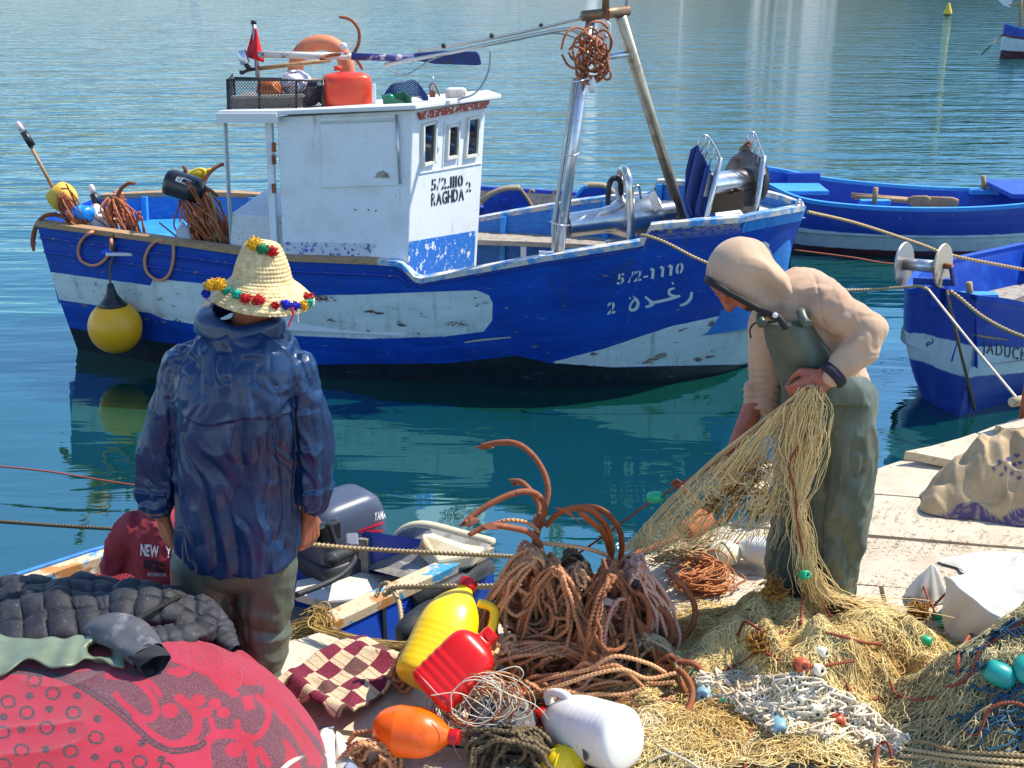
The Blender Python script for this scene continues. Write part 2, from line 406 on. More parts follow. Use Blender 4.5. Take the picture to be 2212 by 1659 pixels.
# ---- quay: concrete slabs cast in rows, broken along the water's edge
QE = [onz(-420, 1700, 0), onz(560, 1510, 0), onz(1370, 1195, 0), onz(1700, 1062, 0), onz(1905, 1000, 0), onz(2060, 930, 0), onz(2330, 880, 0)]
def clip(poly, p, n):                                            # keep the side where (x-p).n >= 0
    out = []
    for i in range(len(poly)):
        a, b = poly[i], poly[(i + 1) % len(poly)]; da = (a[0] - p[0]) * n[0] + (a[1] - p[1]) * n[1]; db = (b[0] - p[0]) * n[0] + (b[1] - p[1]) * n[1]
        if da >= 0: out.append(a)
        if (da >= 0) != (db >= 0):
            k = da / (da - db); out.append((a[0] + (b[0] - a[0]) * k, a[1] + (b[1] - a[1]) * k))
    return out
QL0 = (-.78, 3.57); QLN = (5.54 - 3.57, -(1.98 + .78))
def edge_y(x):
    return float(np.interp(x, [q.x for q in QE], [q.y for q in QE]))
def make_quay():
    t = NT('weathered_concrete')
    n1 = t.noise(3.2, 6, .65); n2 = t.noise(24, 6, .7); n3 = t.noise(140, 3, .6)
    c = t.mix(t.step(n1, .35, .65), srgb(206, 192, 168), srgb(182, 166, 142))
    c = t.mix(t.step(n2, .56, .70), c, srgb(150, 132, 108)); c = t.mix(t.step(n3, .62, .75), c, srgb(112, 98, 80))
    c = t.mix(t.step(t.noise(7, 8, .75, (1, 3.5, 1)), .63, .72), c, srgb(138, 108, 62))
    nb = t.bump(n2, .35, .008); nb = t.bump(n3, .5, .003, nb)
    cm = t.out(c, .9, 0., nb)
    # body under the slabs
    poly = [(-3., 1.94), (4.2, 7.07), (7, -1.5), (-6, -1.5), (-6, 1.9)]
    dark = pm('quay_side_concrete', srgb(120, 110, 96), .95, layers=[(srgb(70, 66, 52), 6, .45, .6)], bump=(20, .5, .02))
    q = MB().prism([(x, y, -2.6) for x, y in poly][::-1], (0, 0, 1), 2.56).build('quay', dark, base=(0, 0, 0), smooth=False); tag(q, kind='structure')
    rnd = random.Random(5)
    a = R(-10.5); u = (math.cos(a), math.sin(a)); v = (-u[1], u[0])
    for k in range(-5, 9):
        base = (0.8 + v[0] * .44 * k, 4.385 + v[1] * .44 * k)
        off = rnd.uniform(0, 2.6)
        for j in range(-3, 3):
            x0 = -1.6 + off + j * 3.1; gap = .009
            P = lambda s, w: (base[0] + u[0] * s + v[0] * w, base[1] + u[1] * s + v[1] * w)
            c4 = [P(x0 + gap, gap * rnd.uniform(.6, 1.4)), P(x0 + 3.1 - gap, gap), P(x0 + 3.1 - gap, .44 - gap), P(x0 + gap, .44 - gap * rnd.uniform(.6, 1.2))]
            cl = clip(c4, QL0, QLN)
            if len(cl) < 3 or max(p[1] for p in cl) < 2.2 or min(p[1] for p in cl) > 7 or max(p[0] for p in cl) < -2.8 or min(p[0] for p in cl) > 3.6: continue
            z0 = rnd.uniform(-.006, .003)
            # ragged outline: subdivide and jitter
            pts = []
            for p0, p1 in zip(cl, cl[1:] + cl[:1]):
                L = math.hypot(p1[0] - p0[0], p1[1] - p0[1]); m = max(1, int(L / .12))
                for s in range(m):
                    f = s / m; onE = abs((p0[0] - QL0[0]) * QLN[0] + (p0[1] - QL0[1]) * QLN[1]) + abs((p1[0] - QL0[0]) * QLN[0] + (p1[1] - QL0[1]) * QLN[1]) < 1e-4; jx = rnd.uniform(-.004, .004) * (9 if onE else 1) if s else 0
                    pts.append((p0[0] + (p1[0] - p0[0]) * f + jx, p0[1] + (p1[1] - p0[1]) * f + jx, z0))
            o = MB().prism([(x, y, -.07) for x, y, z in pts], (0, 0, 1), .07 + z0).build('concrete_slab', cm, q, smooth=False)
    # lower ledge where the older fisherman stands
    o = MB().box((-1.15, 3.45, -.33), (1.5, .7, .40), Matrix.Rotation(R(34), 3, 'Z')).build('ledge', cm, q, smooth=False, bevel=.02)
    # broken, tilted slabs at the right-hand edge
    def slab(pts, th):
        P = [Vector(p) for p in pts]; n = (P[1] - P[0]).cross(P[2] - P[0]).normalized()
        if n.z < 0: n = -n
        ring = []
        for p0, p1 in zip(P, P[1:] + P[:1]):
            for s in range(6):
                f = s / 6; q_ = p0.lerp(p1, f); ring.append(q_ + Vector((rnd.uniform(-.012, .012), rnd.uniform(-.012, .012), 0)) * (1 if s else 0))
        MB().prism([p - n * th for p in ring], n, th).build('broken_slab', cm, q, smooth=False)
    slab([onz(1955, 975, .07), onz(2250, 900, .10), onz(2260, 985, .06), onz(2105, 1000, .045)], .045)
    slab([onz(2150, 918, .13), onz(2260, 890, .16), onz(2290, 922, .15), onz(2172, 925, .13)], .04)
    return q, cm
QUAY, CONC = make_quay()
# ================================================================== lettering
import bmesh
def glyph(ch, gap=0.0, bold=0.02):
    c = bpy.data.curves.new('glyph', 'FONT'); c.body = ch; c.size = 1; c.offset = bold; c.resolution_u = 4
    o = bpy.data.objects.new('glyph', c); COL.objects.link(o)
    me = bpy.data.meshes.new_from_object(o.evaluated_get(bpy.context.evaluated_depsgraph_get()))
    bpy.data.objects.remove(o); bpy.data.curves.remove(c)
    bm = bmesh.new(); bm.from_mesh(me); bpy.data.meshes.remove(me)
    if len(bm.verts) and gap:
        x = [v.co.x for v in bm.verts]; xc = (min(x) + max(x)) / 2
        if max(x) - min(x) > .3:
            for side, xx in ((1, xc - gap / 2), (-1, xc + gap / 2)):
                g = bm.verts[:] + bm.edges[:] + bm.faces[:]
                bmesh.ops.bisect_plane(bm, geom=g, plane_co=(xx, 0, 0), plane_no=(1, 0, 0))
            bmesh.ops.delete(bm, geom=[f for f in bm.faces if abs(f.calc_center_median().x - xc) < gap / 2], context='FACES')
    if len(bm.faces): bmesh.ops.subdivide_edges(bm, edges=[e for e in bm.edges if e.calc_length() > .25], cuts=2, use_grid_fill=False)
    bmesh.ops.triangulate(bm, faces=bm.faces[:])
    bm.verts.index_update()
    v = np.array([tuple(q.co) for q in bm.verts]); f = [tuple(q.index for q in p.verts) for p in bm.faces]; bm.free()
    return v, f
def bvh_of(*objs):
    out = []
    for o in objs:
        v = [Vector(c) for c in wco(o)]; out.append(BVHTree.FromPolygons(v, [tuple(p.vertices) for p in o.data.polygons]))
    return out
def cast(bvhs, px, py):
    d = ray(px, py).normalized(); best = None
    for b in bvhs:
        h, n, i, dist = b.ray_cast(Vector((0, 0, CAMH)), d)
        if h is not None and (best is None or dist < best[2]): best = (h, n if n.dot(d) < 0 else -n, dist)
    return best
def decal_mesh(mb, v2, f, bvhs, off=.004):
    pts = []
    for x, y in v2:
        h = cast(bvhs, x, y)
        pts.append(None if h is None else h[0] + h[1] * off)
    # face towards the camera
    ff = []
    keep = {i: k for k, i in enumerate([i for i, p in enumerate(pts) if p is not None])}
    for t in f:
        if any(pts[i] is None for i in t): continue
        a, b, c = (pts[i] for i in t[:3]); n = (b - a).cross(c - a)
        t = tuple(keep[i] for i in t); ff.append(t if n.dot(a - Vector((0, 0, CAMH))) < 0 else tuple(reversed(t)))
    if ff: mb.add([tuple(p) for p in pts if p is not None], ff)
def text_decal(name, parent, bvhs, mat, body, org, ex, ey, gap=0., bold=.02, spacing=.08, off=.004):
    """paint lettering: org = pixel of the first letter's foot, ex / ey = pixels per unit of text"""
    mb = MB(); x = 0.
    for ch in body:
        if ch == ' ': x += .3; continue
        v, f = glyph(ch, gap, bold)
        if not len(v): continue
        w = v[:, 0].max() - v[:, 0].min(); v2 = v[:, :2] - [v[:, 0].min(), 0] + [x, 0]
        q = np.array(org) + v2[:, :1] * np.array(ex) + v2[:, 1:2] * np.array(ey)
        decal_mesh(mb, q, f, bvhs, off); x += w + spacing
    if mb.n: return mb.build(name, mat, parent, smooth=False)
def stroke_decal(name, parent, bvhs, mat, strokes, off=.004):
    """pen strokes: each a list of (px, py, half width)"""
    mb = MB()
    for st in strokes:
        P = spl([(a, b, c) for a, b, c in st], 5) if len(st) > 2 else np.array(st, float)
        d = np.gradient(P[:, :2], axis=0); d /= np.linalg.norm(d, axis=1, keepdims=True) + 1e-9; n = np.stack([-d[:, 1], d[:, 0]], 1)
        L = P[:, :2] + n * P[:, 2:3]; Rr = P[:, :2] - n * P[:, 2:3]; k = len(P)
        decal_mesh(mb, np.concatenate([L, Rr]), [(i, i + 1, k + i + 1, k + i) for i in range(k - 1)], bvhs, off)
    if mb.n: return mb.build(name, mat, parent, smooth=False)
def plane_pick(px, py, p0, n):
    d = ray(px, py); o = Vector((0, 0, CAMH)); return o + d * ((Vector(p0) - o).dot(n) / d.dot(n))

# ================================================================== THE BLUE AND WHITE FISHING BOAT
BA = Vector((-4.0, 10.6, 0)); BU = Vector((.9903, -.1384, 0)).normalized(); BN = Vector((BU.y, -BU.x, 0))   # BN towards the camera side
SHEER_PX = [(-40, 470), (80, 481), (261, 505), (400, 524), (530, 543), (617, 555), (796, 562), (864, 567), (901, 605), (973, 592), (1175, 556), (1394, 521), (1406, 488), (1500, 479), (1600, 472), (1636, 464), (1736, 447), (1800, 438)]
def interp(x, tab): return float(np.interp(x, [t[0] for t in tab], [t[1] for t in tab]))
def smooth_tab(tab):
    P = spl([(a, b, 0) for a, b in tab], 12); return [(p[0], p[1]) for p in P]
W_T = smooth_tab([(0, .565), (.185, .845), (.45, .96), (.66, .93), (.83, .80), (.93, .50), (.975, .25), (1, .02)])
B_T = smooth_tab([(0, .62), (.1, .84), (.22, 1.0), (.45, 1.1), (.66, 1.1), (.8, .98), (.9, .70), (.96, .38), (1, .03)])
def sheer_xy(sg, side=1, b=None):
    s = .09 + (6.46 - .09) * sg; b = interp(sg, B_T) if b is None else b
    return BA + BU * s + BN * (b * side)
def sheer_z(sg):
    p = sheer_xy(sg, 1); z = .15
    for _ in range(6):
        px = proj((p.x, p.y, z))[0][0]; py = interp(px, SHEER_PX)
        d = ray(px, py); z = CAMH + d.z / d.y * p.y
    return z
ZB = -1.3
def hull_pt(sg, v, side, zs):
    z = ZB + (zs - ZB) * v
    g = max(0., min(1., (z - ZW) / max(.1, zs - ZW)))          # 0 at the water, 1 at the rail
    s0 = .28 + (.09 - .28) * g; s1 = 6.16 + (6.46 - 6.16) * g ** 1.2
    w = interp(sg, W_T); b = interp(sg, B_T)
    t = w + (b - w) * g ** 1.25 if z >= ZW else w * (1 - .45 * ((ZW - z) / (ZW - ZB)) ** 1.5)
    t += .035 * math.sin(math.pi * g) * (1 - sg ** 4)            # rounded side
    k = (v * 9.) % 1.0; t -= .005 * max(0, 1 - min(k, 1 - k) * 9)     # plank seams
    p = BA + BU * (s0 + (s1 - s0) * sg) + BN * (t * side)
    return (p.x, p.y, z)
def hull_material(name):
    t = NT(name)
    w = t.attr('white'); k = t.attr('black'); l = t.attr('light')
    rag = t.math('MULTIPLY', t.math('ADD', t.noise(9, 8, .75, (1, 1, 2)), -.5), 14.)
    fine = t.noise(38, 6, .7, (.7, .7, 1.8)); big = t.noise(3.2, 6, .65, (.6, .6, 1.6))
    blue = t.mix(t.step(big, .38, .66), (.002, .040, .29, 1), (.003, .068, .43, 1))
    blue = t.mix(t.step(fine, .56, .70, 0, .5), blue, (.004, .018, .13, 1))
    scr = t.noise(30, 4, .6, (.25, .25, 2.4))
    blue = t.mix(t.step(scr, .61, .72, 0, .6), blue, (.06, .16, .42, 1))
    chips = t.math('MULTIPLY', t.step(t.noise(11, 6, .68, (.7, .7, 2.2)), .655, .67), 1.)
    blue = t.mix(chips, blue, srgb(150, 130, 108))
    whi = t.mix(t.step(big, .4, .66), (.70, .76, .74, 1), (.55, .63, .61, 1))
    whi = t.mix(t.step(t.noise(5.5, 8, .74, (.7, .7, 1.9)), .605, .62), whi, srgb(104, 76, 66))
    whi = t.mix(t.step(t.noise(2.4, 9, .7, (.6, .6, 1.7)), .625, .64), whi, srgb(122, 92, 78)); whi = t.mix(t.step(t.noise(3., 5, .6, (2.2, 2.2, .3)), .55, .72, 0, .5), whi, srgb(150, 140, 116))
    whi = t.mix(t.step(t.noise(42, 5, .6), .66, .70, 0, .8), whi, srgb(86, 74, 70))
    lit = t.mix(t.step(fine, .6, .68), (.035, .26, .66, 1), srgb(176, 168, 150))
    blk = t.mix(t.step(t.noise(16, 7, .7, (.5, .5, 2.)), .58, .72), (.008, .010, .014, 1), (.07, .08, .08, 1))
    c = t.mix(t.step(t.math('ADD', w, t.math('MULTIPLY', rag, .28)), -.6, .6), blue, whi)
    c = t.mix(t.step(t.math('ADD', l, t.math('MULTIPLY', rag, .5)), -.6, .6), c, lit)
    c = t.mix(t.step(t.math('ADD', k, t.math('MULTIPLY', rag, .45)), -.8, .8), c, blk)
    streak = t.step(t.noise(5, 5, .65, (2.2, 2.2, .22)), .56, .74, 0, .55)
    c = t.mix(streak, c, (.035, .045, .05, 1))
    worn = t.math('MULTIPLY', t.attr('worn'), t.step(fine, .42, .56))
    c = t.mix(worn, c, srgb(188, 172, 140))
    nb = t.bump(fine, .18, .004); nb = t.bump(big, .3, .01, nb)
    return t.out(c, .42, 0., nb, .32)
def make_fishing_boat():
    root = thing('fishing_boat', tuple(BA + BU * 3.1 + V(0, 0, ZW)), 'weathered blue and white fishing boat with white wheelhouse, afloat behind the two men', 'fishing boat')
    NS, NV = 420, 66
    sgs = np.concatenate([np.linspace(0, .86, 340), np.linspace(.863, 1, 80)])
    zs = [sheer_z(x) for x in sgs]
    near = np.array([[hull_pt(x, v, 1, z) for v in np.linspace(0, 1, NV)] for x, z in zip(sgs, zs)])
    far = np.array([[hull_pt(x, v, -1, z) for v in np.linspace(0, 1, NV)] for x, z in zip(sgs[::4], zs[::4])])
    mb = MB(); mb.grid(near, flip=True); mb.grid(far)
    tr = np.stack([near[0] * (1 - k) + far[0] * k for k in np.linspace(0, 1, 14)])
    mb.grid(tr); mb.grid(np.stack([near[-1], far[-1]]), flip=True)
    hull = mb.build('hull', hull_material('weathered_hull_paint'), root)
    q = proj(wco(hull)); P = wco(hull)
    # the same bands on the far side: mirror the point across the boat's centre plane first
    d = (P - np.array(BA)) @ np.array(BN); Pm = np.where((d < 0)[:, None], P - 2 * d[:, None] * np.array(BN), P); q = proj(Pm)
    wl = [(96, 586), (325, 617), (331, 602), (500, 618), (675, 638), (760, 637), (1030, 627), (1056, 638), (1064, 655), (1063, 692), (1045, 716), (960, 727), (796, 732), (633, 725), (420, 700), (355, 690), (325, 676), (299, 673), (110, 645)]
    wb = [(1185, 784), (1300, 755), (1450, 705), (1620, 668), (1780, 630), (1780, 792), (1620, 787), (1450, 790), (1300, 794), (1230, 793)]
    attr(hull, 'white', np.maximum(sdpoly(q, wl), sdpoly(q, wb)))
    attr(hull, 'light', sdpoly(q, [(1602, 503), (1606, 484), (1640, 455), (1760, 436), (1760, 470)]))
    kb = [(60, 690), (138, 706), (179, 712), (373, 742), (675, 788), (973, 784), (1117, 768), (1189, 784), (1333, 794), (1621, 787), (1800, 787), (1800, 960), (40, 960)]
    attr(hull, 'black', sdpoly(q, kb))
    dz = np.array([interp(x, SHEER_PX) for x in q[:, 0]]); dy = q[:, 1] - dz
    attr(hull, 'worn', np.clip(1 - np.abs(dy - 6) / 10, 0, 1) * ((q[:, 0] > 905) & (q[:, 0] < 1600)) * .9 + .8 * ((q[:, 0] > 1405) & (q[:, 0] < 1600) & (dy < 34)) * np.clip(1 - dy / 40, 0, 1))
    bv = bvh_of(hull)
    # cap rail
    for side in (1, -1):
        prof = []
        for x, z in zip(sgs[::3], zs[::3]):
            b = interp(x, B_T); p = sheer_xy(x, side, b); i = sheer_xy(x, side, max(b - .085, .0)); o = sheer_xy(x, side, b + .02)
            prof.append([(o.x, o.y, z - .03), (o.x, o.y, z + .012), (i.x, i.y, z + .012), (i.x, i.y, z - .03)])
        aft = [r for r, x in zip(prof, sgs[::3]) if x < .48]; fore = [r for r, x in zip(prof, sgs[::3]) if x >= .475]
        MB().rings(aft).build('cap_rail', M['wood'], root, smooth=False)
        MB().rings(fore).build('cap_rail', pm('worn_rail_paint', (.05, .26, .60, 1), .6, layers=[(srgb(206, 196, 176), 9, .42, .56), (srgb(170, 140, 100), 30, .6, .7)], bump=(40, .3, .004)), root, smooth=False)
    # inner planking, deck, foredeck
    ins = []
    for side in (1, -1):
        rows = []
        for x, z in zip(sgs[::4], zs[::4]):
            b = max(interp(x, B_T) - .075, .005); col = []
            for v in np.linspace(0, 1, 8):
                p = sheer_xy(min(x, .985), side, b - .10 * (1 - v)); col.append((p.x, p.y, -.52 + (z + .52) * v))
            rows.append(col)
        MB().grid(rows, flip=(side < 0)).build('inner_planking', M['midblue'], root)
        ins.append(rows)
    deck = [(np.array(a[0]) * (1 - k) + np.array(b[0]) * k) for a, b in zip(*ins) for k in (0., 1.)]
    MB().grid(np.array(deck).reshape(-1, 2, 3), flip=True).build('deck', M['greywood'], root)
    fd = []
    for x, z in zip(sgs, zs):
        if x < .885: continue
        b = max(interp(x, B_T) - .04, .004); fd.append([tuple(sheer_xy(x, sd, b) + V(0, 0, z - .10)) for sd in (1, .5, 0, -.5, -1)])
    MB().grid(np.array(fd), flip=True).build('foredeck', pm('pale_deck_paint', (.66, .66, .64, 1), .6, layers=[(srgb(130, 120, 110), 9, .5, .7)]), root)
    # side bench, frames on the far side
    bench = []
    for x in np.linspace(.44, .80, 40):
        b = interp(x, B_T) - .10; a_, c_ = sheer_xy(x, -1, b), sheer_xy(x, -1, b - .30)
        bench.append([(a_.x, a_.y, -.10), (c_.x, c_.y, -.11), (c_.x, c_.y, -.155), (a_.x, a_.y, -.155)])
    MB().rings(bench).build('side_bench', M['greywood'], root, smooth=False)
    for x in np.arange(.06, .84, .075):
        b = interp(x, B_T) - .085; z = sheer_z(x) - .02
        a_, c_ = sheer_xy(x, -1, b - .10) + V(0, 0, -.5), sheer_xy(x, -1, b) + V(0, 0, z)
        MB().beam(a_, c_, .075, .055, up=tuple(BU), tint=.5).build('frame_timber', M['ltblue'], root, smooth=False, bevel=.008)
    for x in (.52, .62, .72):
        p = sheer_xy(x, -1, interp(x, B_T) - .36); MB().box((p.x, p.y, -.34), (.05, .05, .36)).build('bench_leg', M['white'], root, smooth=False)
    # stern bench (bright light blue) and hatch edge
    pts = []
    for x in np.linspace(.02, .16, 8):
        b = interp(x, B_T) - .09; pts.append([tuple(sheer_xy(x, -1, b) + V(0, 0, .0)), tuple(sheer_xy(x, 1, b) + V(0, 0, .0)), tuple(sheer_xy(x, 1, b) + V(0, 0, -.05)), tuple(sheer_xy(x, -1, b) + V(0, 0, -.05))])
    MB().rings(pts).build('stern_bench', M['ltblue'], root, smooth=False)
    MB().rings([[tuple(V(*r[i]) + BU * .16 - V(0, 0, .10)) for i in range(4)] for r in pts[-2:]]).build('stern_locker', M['white'], root, smooth=False)
    # rubbing strakes
    for v0, (x0, x1) in ((.92, (.0, .52)), (.84, (0, .3)), (.965, (.5, .86))):
        pp = []
        for x in np.linspace(x0, x1, 90):
            a_ = V(*hull_pt(x, v0, 1, sheer_z(x) if x < .4 or x > .52 or v0 > .9 else sheer_z(x))); pp.append(a_ + BN * .004)
        MB().tube(pp, .011, 6).build('rubbing_strake', pm('strake_paint', (.005, .04, .33, 1), .5, layers=[(srgb(150, 128, 92), 12, .6, .66)]), root)
    # ------------------------------------------------ lettering on the bow
    for ch, x, y in (('5', 1332, 614), ('/', 1356, 610), ('2', 1368, 608), ('-', 1389, 605)):
        text_decal('registration_number', root, bv, M['wletter'], ch, (x, y), (36, -7), (3, -31), .07, .02)
    for x, y in ((1407, 602), (1428, 598), (1446, 595)):
        stroke_decal('registration_number', root, bv, M['wletter'], [[(x + 2, y, 3.0), (x + 4, y - 22, 3.0)], [(x - 3, y - 19, 1.6), (x + 3, y - 23, 2.4)]])
    text_decal('registration_number', root, bv, M['wletter'], '0', (1458, 592), (34, -6), (3, -32), .09, .03)
    text_decal('registration_number', root, bv, M['wletter'], '2', (1311, 678), (36, -6), (2, -34), .08, .03)
    ar = [[(1468, 660, 2.0), (1481, 655, 3.2), (1491, 644, 3.6), (1494, 630, 2.6)],                                   # reh
          [(1457, 622, 2.2), (1446, 626, 3), (1446, 635, 3.2), (1458, 640, 3.2), (1469, 639, 2.6)], [(1462, 641, 2.8), (1440, 647, 3), (1418, 652, 3), (1402, 655, 2.8)], [(1451, 612, 2.6), (1455, 611, 2.6)],
          [(1393, 640, 2.2), (1402, 648, 2.8), (1411, 655, 3.2), (1404, 660, 3), (1394, 663, 2.4)],
          [(1371, 642, 2.6), (1378, 654, 3.2), (1373, 667, 3.4), (1362, 669, 3.0), (1361, 660, 2.4), (1368, 649, 2.4), (1374, 644, 2.4)], [(1359, 644, 2.2), (1362, 643, 2.2)], [(1367, 641, 2.0), (1369, 640, 2.)]]
    stroke_decal('boat_name', root, bv, M['wletter'], ar)
    # pale crest on the bow flare, mostly behind the hooded man
    stroke_decal('bow_crest', root, bv, M['wletter'], [[(1640, 531, 4), (1650, 526, 5), (1660, 532, 4)], [(1640, 547, 3), (1652, 546, 3)], [(1655, 535, 5), (1662, 550, 5), (1664, 566, 4), (1655, 572, 4)], [(1640, 560, 4), (1650, 560, 4)]])
    stroke_decal('paint_scar', root, bv, pm('bare_scar', srgb(200, 196, 186), .8), [[(1004, 739, 1.5), (1040, 734, 2.2), (1104, 728, 1.2)]])
    stroke_decal('paint_scar', root, bv, pm('bare_plank', srgb(160, 142, 128), .9), [[(1412, 773, 3), (1424, 769, 6), (1440, 765, 4)]])
    # ------------------------------------------------ wheelhouse
    def hexa(name, bot, top, mat, par=root, **k):
        return MB().add([tuple(p) for p in bot + top], [(0, 1, 2, 3)[::-1], (4, 5, 6, 7), (0, 1, 5, 4), (1, 2, 6, 5), (2, 3, 7, 6), (3, 0, 4, 7)]).build(name, mat, par, smooth=False, **k)
    NF, NB, FF = at(893, 238, 9.10), at(597, 253, 9.26), at(1050, 217, 10.2); FB = NB + (FF - NF); FB.z = NB.z
    nf = at(880, 592, 9.10)
    def down(t_, b_, z=-.5): d = (b_ - t_); return t_ + d * ((z - t_.z) / d.z)
    nf = down(NF, nf); dv = (nf - NF) / (NF.z - nf.z); ff = FF + dv * (FF.z + .5); nb_ = NB + V(dv.x * .3, dv.y, dv.z) * (NB.z + .5); fb = nb_ + (FF - NF); fb.z = -.5
    cab = hexa('wheelhouse', [nf, ff, fb, nb_], [NF, FF, FB, NB], M['cabin'], bevel=.012)
    cb = bvh_of(cab)
    fn = (FF - NF).cross(nf - NF).normalized(); fn = fn if fn.y < 0 else -fn
    sn = (NF - NB).cross(nb_ - NB).normalized(); sn = sn if sn.y < 0 else -sn
    blueband = pm('flaked_blue_band', (.02, .17, .56, 1), .55, layers=[((.74, .75, .76, 1), 13, .585, .60), ((.74, .75, .76, 1), 34, .63, .65)])
    for (pl, nn, poly, mt) in ((NF, fn, [(884, 522), (1027, 498), (1022, 590), (878, 605)], blueband),
                               (NB, sn, [(612, 522), (884, 527), (880, 600), (612, 575)], pm('flaked_grey_band', (.60, .63, .68, 1), .6, layers=[((.02, .10, .40, 1), 30, .55, .60)]))):
        MB().prism([plane_pick(x, y, pl, nn) + nn * .0015 for x, y in poly], nn, .0025).build('painted_band', mt, root, smooth=False)
    # side panel: shuttered window with sill, drain pipe, vent
    def pline(name, a, b, w, h, mat, nn, p0, off=.004):
        A, B = plane_pick(*a, p0, nn) + nn * off, plane_pick(*b, p0, nn) + nn * off
        return MB().beam(A, B, h, w, up=tuple(nn)).build(name, mat, root, smooth=False, bevel=.003)
    MB().prism([plane_pick(x, y, NB, sn) + sn * .002 for x, y in [(693, 262), (858, 253), (868, 389), (699, 392)]], sn, .010).build('side_shutter', M['cabin'], root, smooth=False)
    pline('window_sill', (696, 398), (874, 392), .02, .05, M['cabin'], sn, NB)
    pline('shutter_head', (690, 262), (860, 255), .016, .055, M['cabin'], sn, NB)
    A_, B_ = plane_pick(858, 247, NB, sn), plane_pick(866, 396, NB, sn); MB().tube([A_ + sn * .02, B_ + sn * .02], .010).build('drain_pipe', M['galv'], root)
    MB().prism([plane_pick(x, y, NB, sn) + sn * .013 for x, y in [(811, 382), (818, 371), (828, 367), (838, 373), (842, 383)]], sn, .008).build('vent_hood', M['greywood'], root, smooth=False)
    for x, y in ((767, 453), (796, 453), (812, 455)): MB().ell(plane_pick(x, y, NB, sn), (.008,) * 3, nu=5, nv=8).build('bolt', M['rust'], root)
    # front: three windows and a door panel
    def window(poly, par=root):
        P = [plane_pick(x, y, NF, fn) for x, y in poly]; fr = MB(); c = sum(P, Vector()) / 4
        for a, b in zip(P, P[1:] + P[:1]):
            e = (b - a).normalized() * .012; fr.beam(a - e + fn * .010, b + e + fn * .010, .022, .030, up=tuple(fn))
        f = fr.build('window_frame', pm('cream_frame', (.74, .72, .62, 1), .5), par, smooth=False)
        MB().prism([c + (p - c) * .97 + fn * .003 for p in P], fn, .003).build('pane', M['glass'], f, smooth=False)
    window([(911, 270), (939, 263), (935, 350), (911, 356)])
    window([(966, 272), (988, 269), (986, 337), (963, 342)])
    window([(1009, 256), (1032, 252), (1028, 334), (1003, 339)])
    for a, b in (((960, 262), (955, 365)), ((955, 365), (988, 361)), ((994, 258), (988, 361))): pline('door_edge', a, b, .006, .010, M['cabin'], fn, NF, .006)
    pline('panel_trim', (905, 374), (1040, 352), .006, .012, M['cabin'], fn, NF, .006)
    for body, org, ex, ey, g in (('5/2.1110', (931, 411), (22.5, -3.2), (.5, -34), .10), ('RAGHDA', (931, 444), (15.5, -2.8), (.5, -38), .10), ('2', (1006, 414), (22, -3), (0, -30), .12)):
        text_decal('stencilled_name', root, cb, M['letter'], body, org, ex, ey, g, .028, .09)
    # door edge and hinges at the back of the house
    MB().beam(NB + BU * -.07 + V(0, .05, -.04), nb_ + BU * -.07 + V(0, .05, 0), .05, .10, up=(0, 1, 0)).build('door_post', M['cabin'], root, smooth=False, bevel=.004)
    for y in (318, 345, 407): p = at(592, y, 9.25); MB().box(p, (.03, .02, .07)).build('hinge', M['rust'], root, smooth=False)
    # roof: slab with canopy aft, red fascia
    def roofp(px, py, Y): return at(px, py, Y)
    r0, r1, r2, r3 = at(470, 249, 9.3), at(600, 249, 9.17), at(898, 237, 8.98), at(1083, 213, 10.1)
    off = (FF - NF) * 1.12
    near_e = [r0, r1, r2]; far_e = [p + off + V(0, .0, .0) for p in near_e]; far_e[-1] = at(1055, 203, 10.45)
    mid_front = r3
    top = near_e + [mid_front] + far_e[::-1]
    MB().prism(top, (0, 0, 1), .035).build('roof', M['white'], root, smooth=False, bevel=.008)
    red = pm('chipped_red_paint', srgb(170, 40, 28), .5, layers=[((.75, .74, .72, 1), 26, .53, .57)])
    MB().prism([plane_pick(x, y, NF, fn) + fn * .004 for x, y in [(900, 243), (960, 232), (1052, 216), (1050, 232), (975, 244), (905, 258)]], fn, .02).build('red_fascia', red, root, smooth=False)
    MB().beam(r0 + V(0, 0, -.02), r1 + V(0, 0, -.02), .04, .07).build('canopy_edge', M['white'], root, smooth=False)
    MB().tube(spl([at(474, 252, 9.32), at(486, 262, 9.34), at(488, 300, 9.36), at(497, 470, 9.42), at(499, 540, 9.45)], 6), .017).build('canopy_post', M['galv'], root)
    hexa('engine_box', [at(497, 600, 9.42), at(625, 600, 9.30), at(625, 600, 9.30) + V(.1, .9, 0), at(497, 600, 9.42) + V(.1, .9, 0)],
         [at(497, 462, 9.42), at(622, 471, 9.30), at(622, 471, 9.30) + V(.1, .9, 0.02), at(497, 462, 9.42) + V(.1, .9, .02)],
         pm('speckled_white', (.66, .66, .66, 1), .6, layers=[(srgb(96, 90, 84), 60, .6, .66), (srgb(150, 110, 60), 5, .62, .75)]), bevel=.01)
    # ------------------------------------------------ mast, hauler, line drum
    MB().tube([at(1207, 548, 8.98), at(1276, 40, 9.30)], .040, 16).build('mast_leg', M['galv'], root)
    STAIN = pm('weathered_tube', srgb(120, 98, 76), .5, .5, layers=[(srgb(150, 120, 90), 9, .5, .7)])
    MB().tube([at(1474, 474, 10.25), at(1340, 36, 9.36)], .044, 16).build('mast_leg', pm('stained_tube', (.50, .42, .30, 1), .4, .7, layers=[((.25, .18, .11, 1), 8, .5, .7)]), root)
    MB().box(at(1207, 547, 8.98) - V(0, 0, .01), (.30, .16, .02)).build('mast_foot', M['white'], root, smooth=False)
    MB().tube([at(1258, 35, 9.25), at(1358, 23, 9.40)], .038, 14).build('mast_crossbar', STAIN, root)
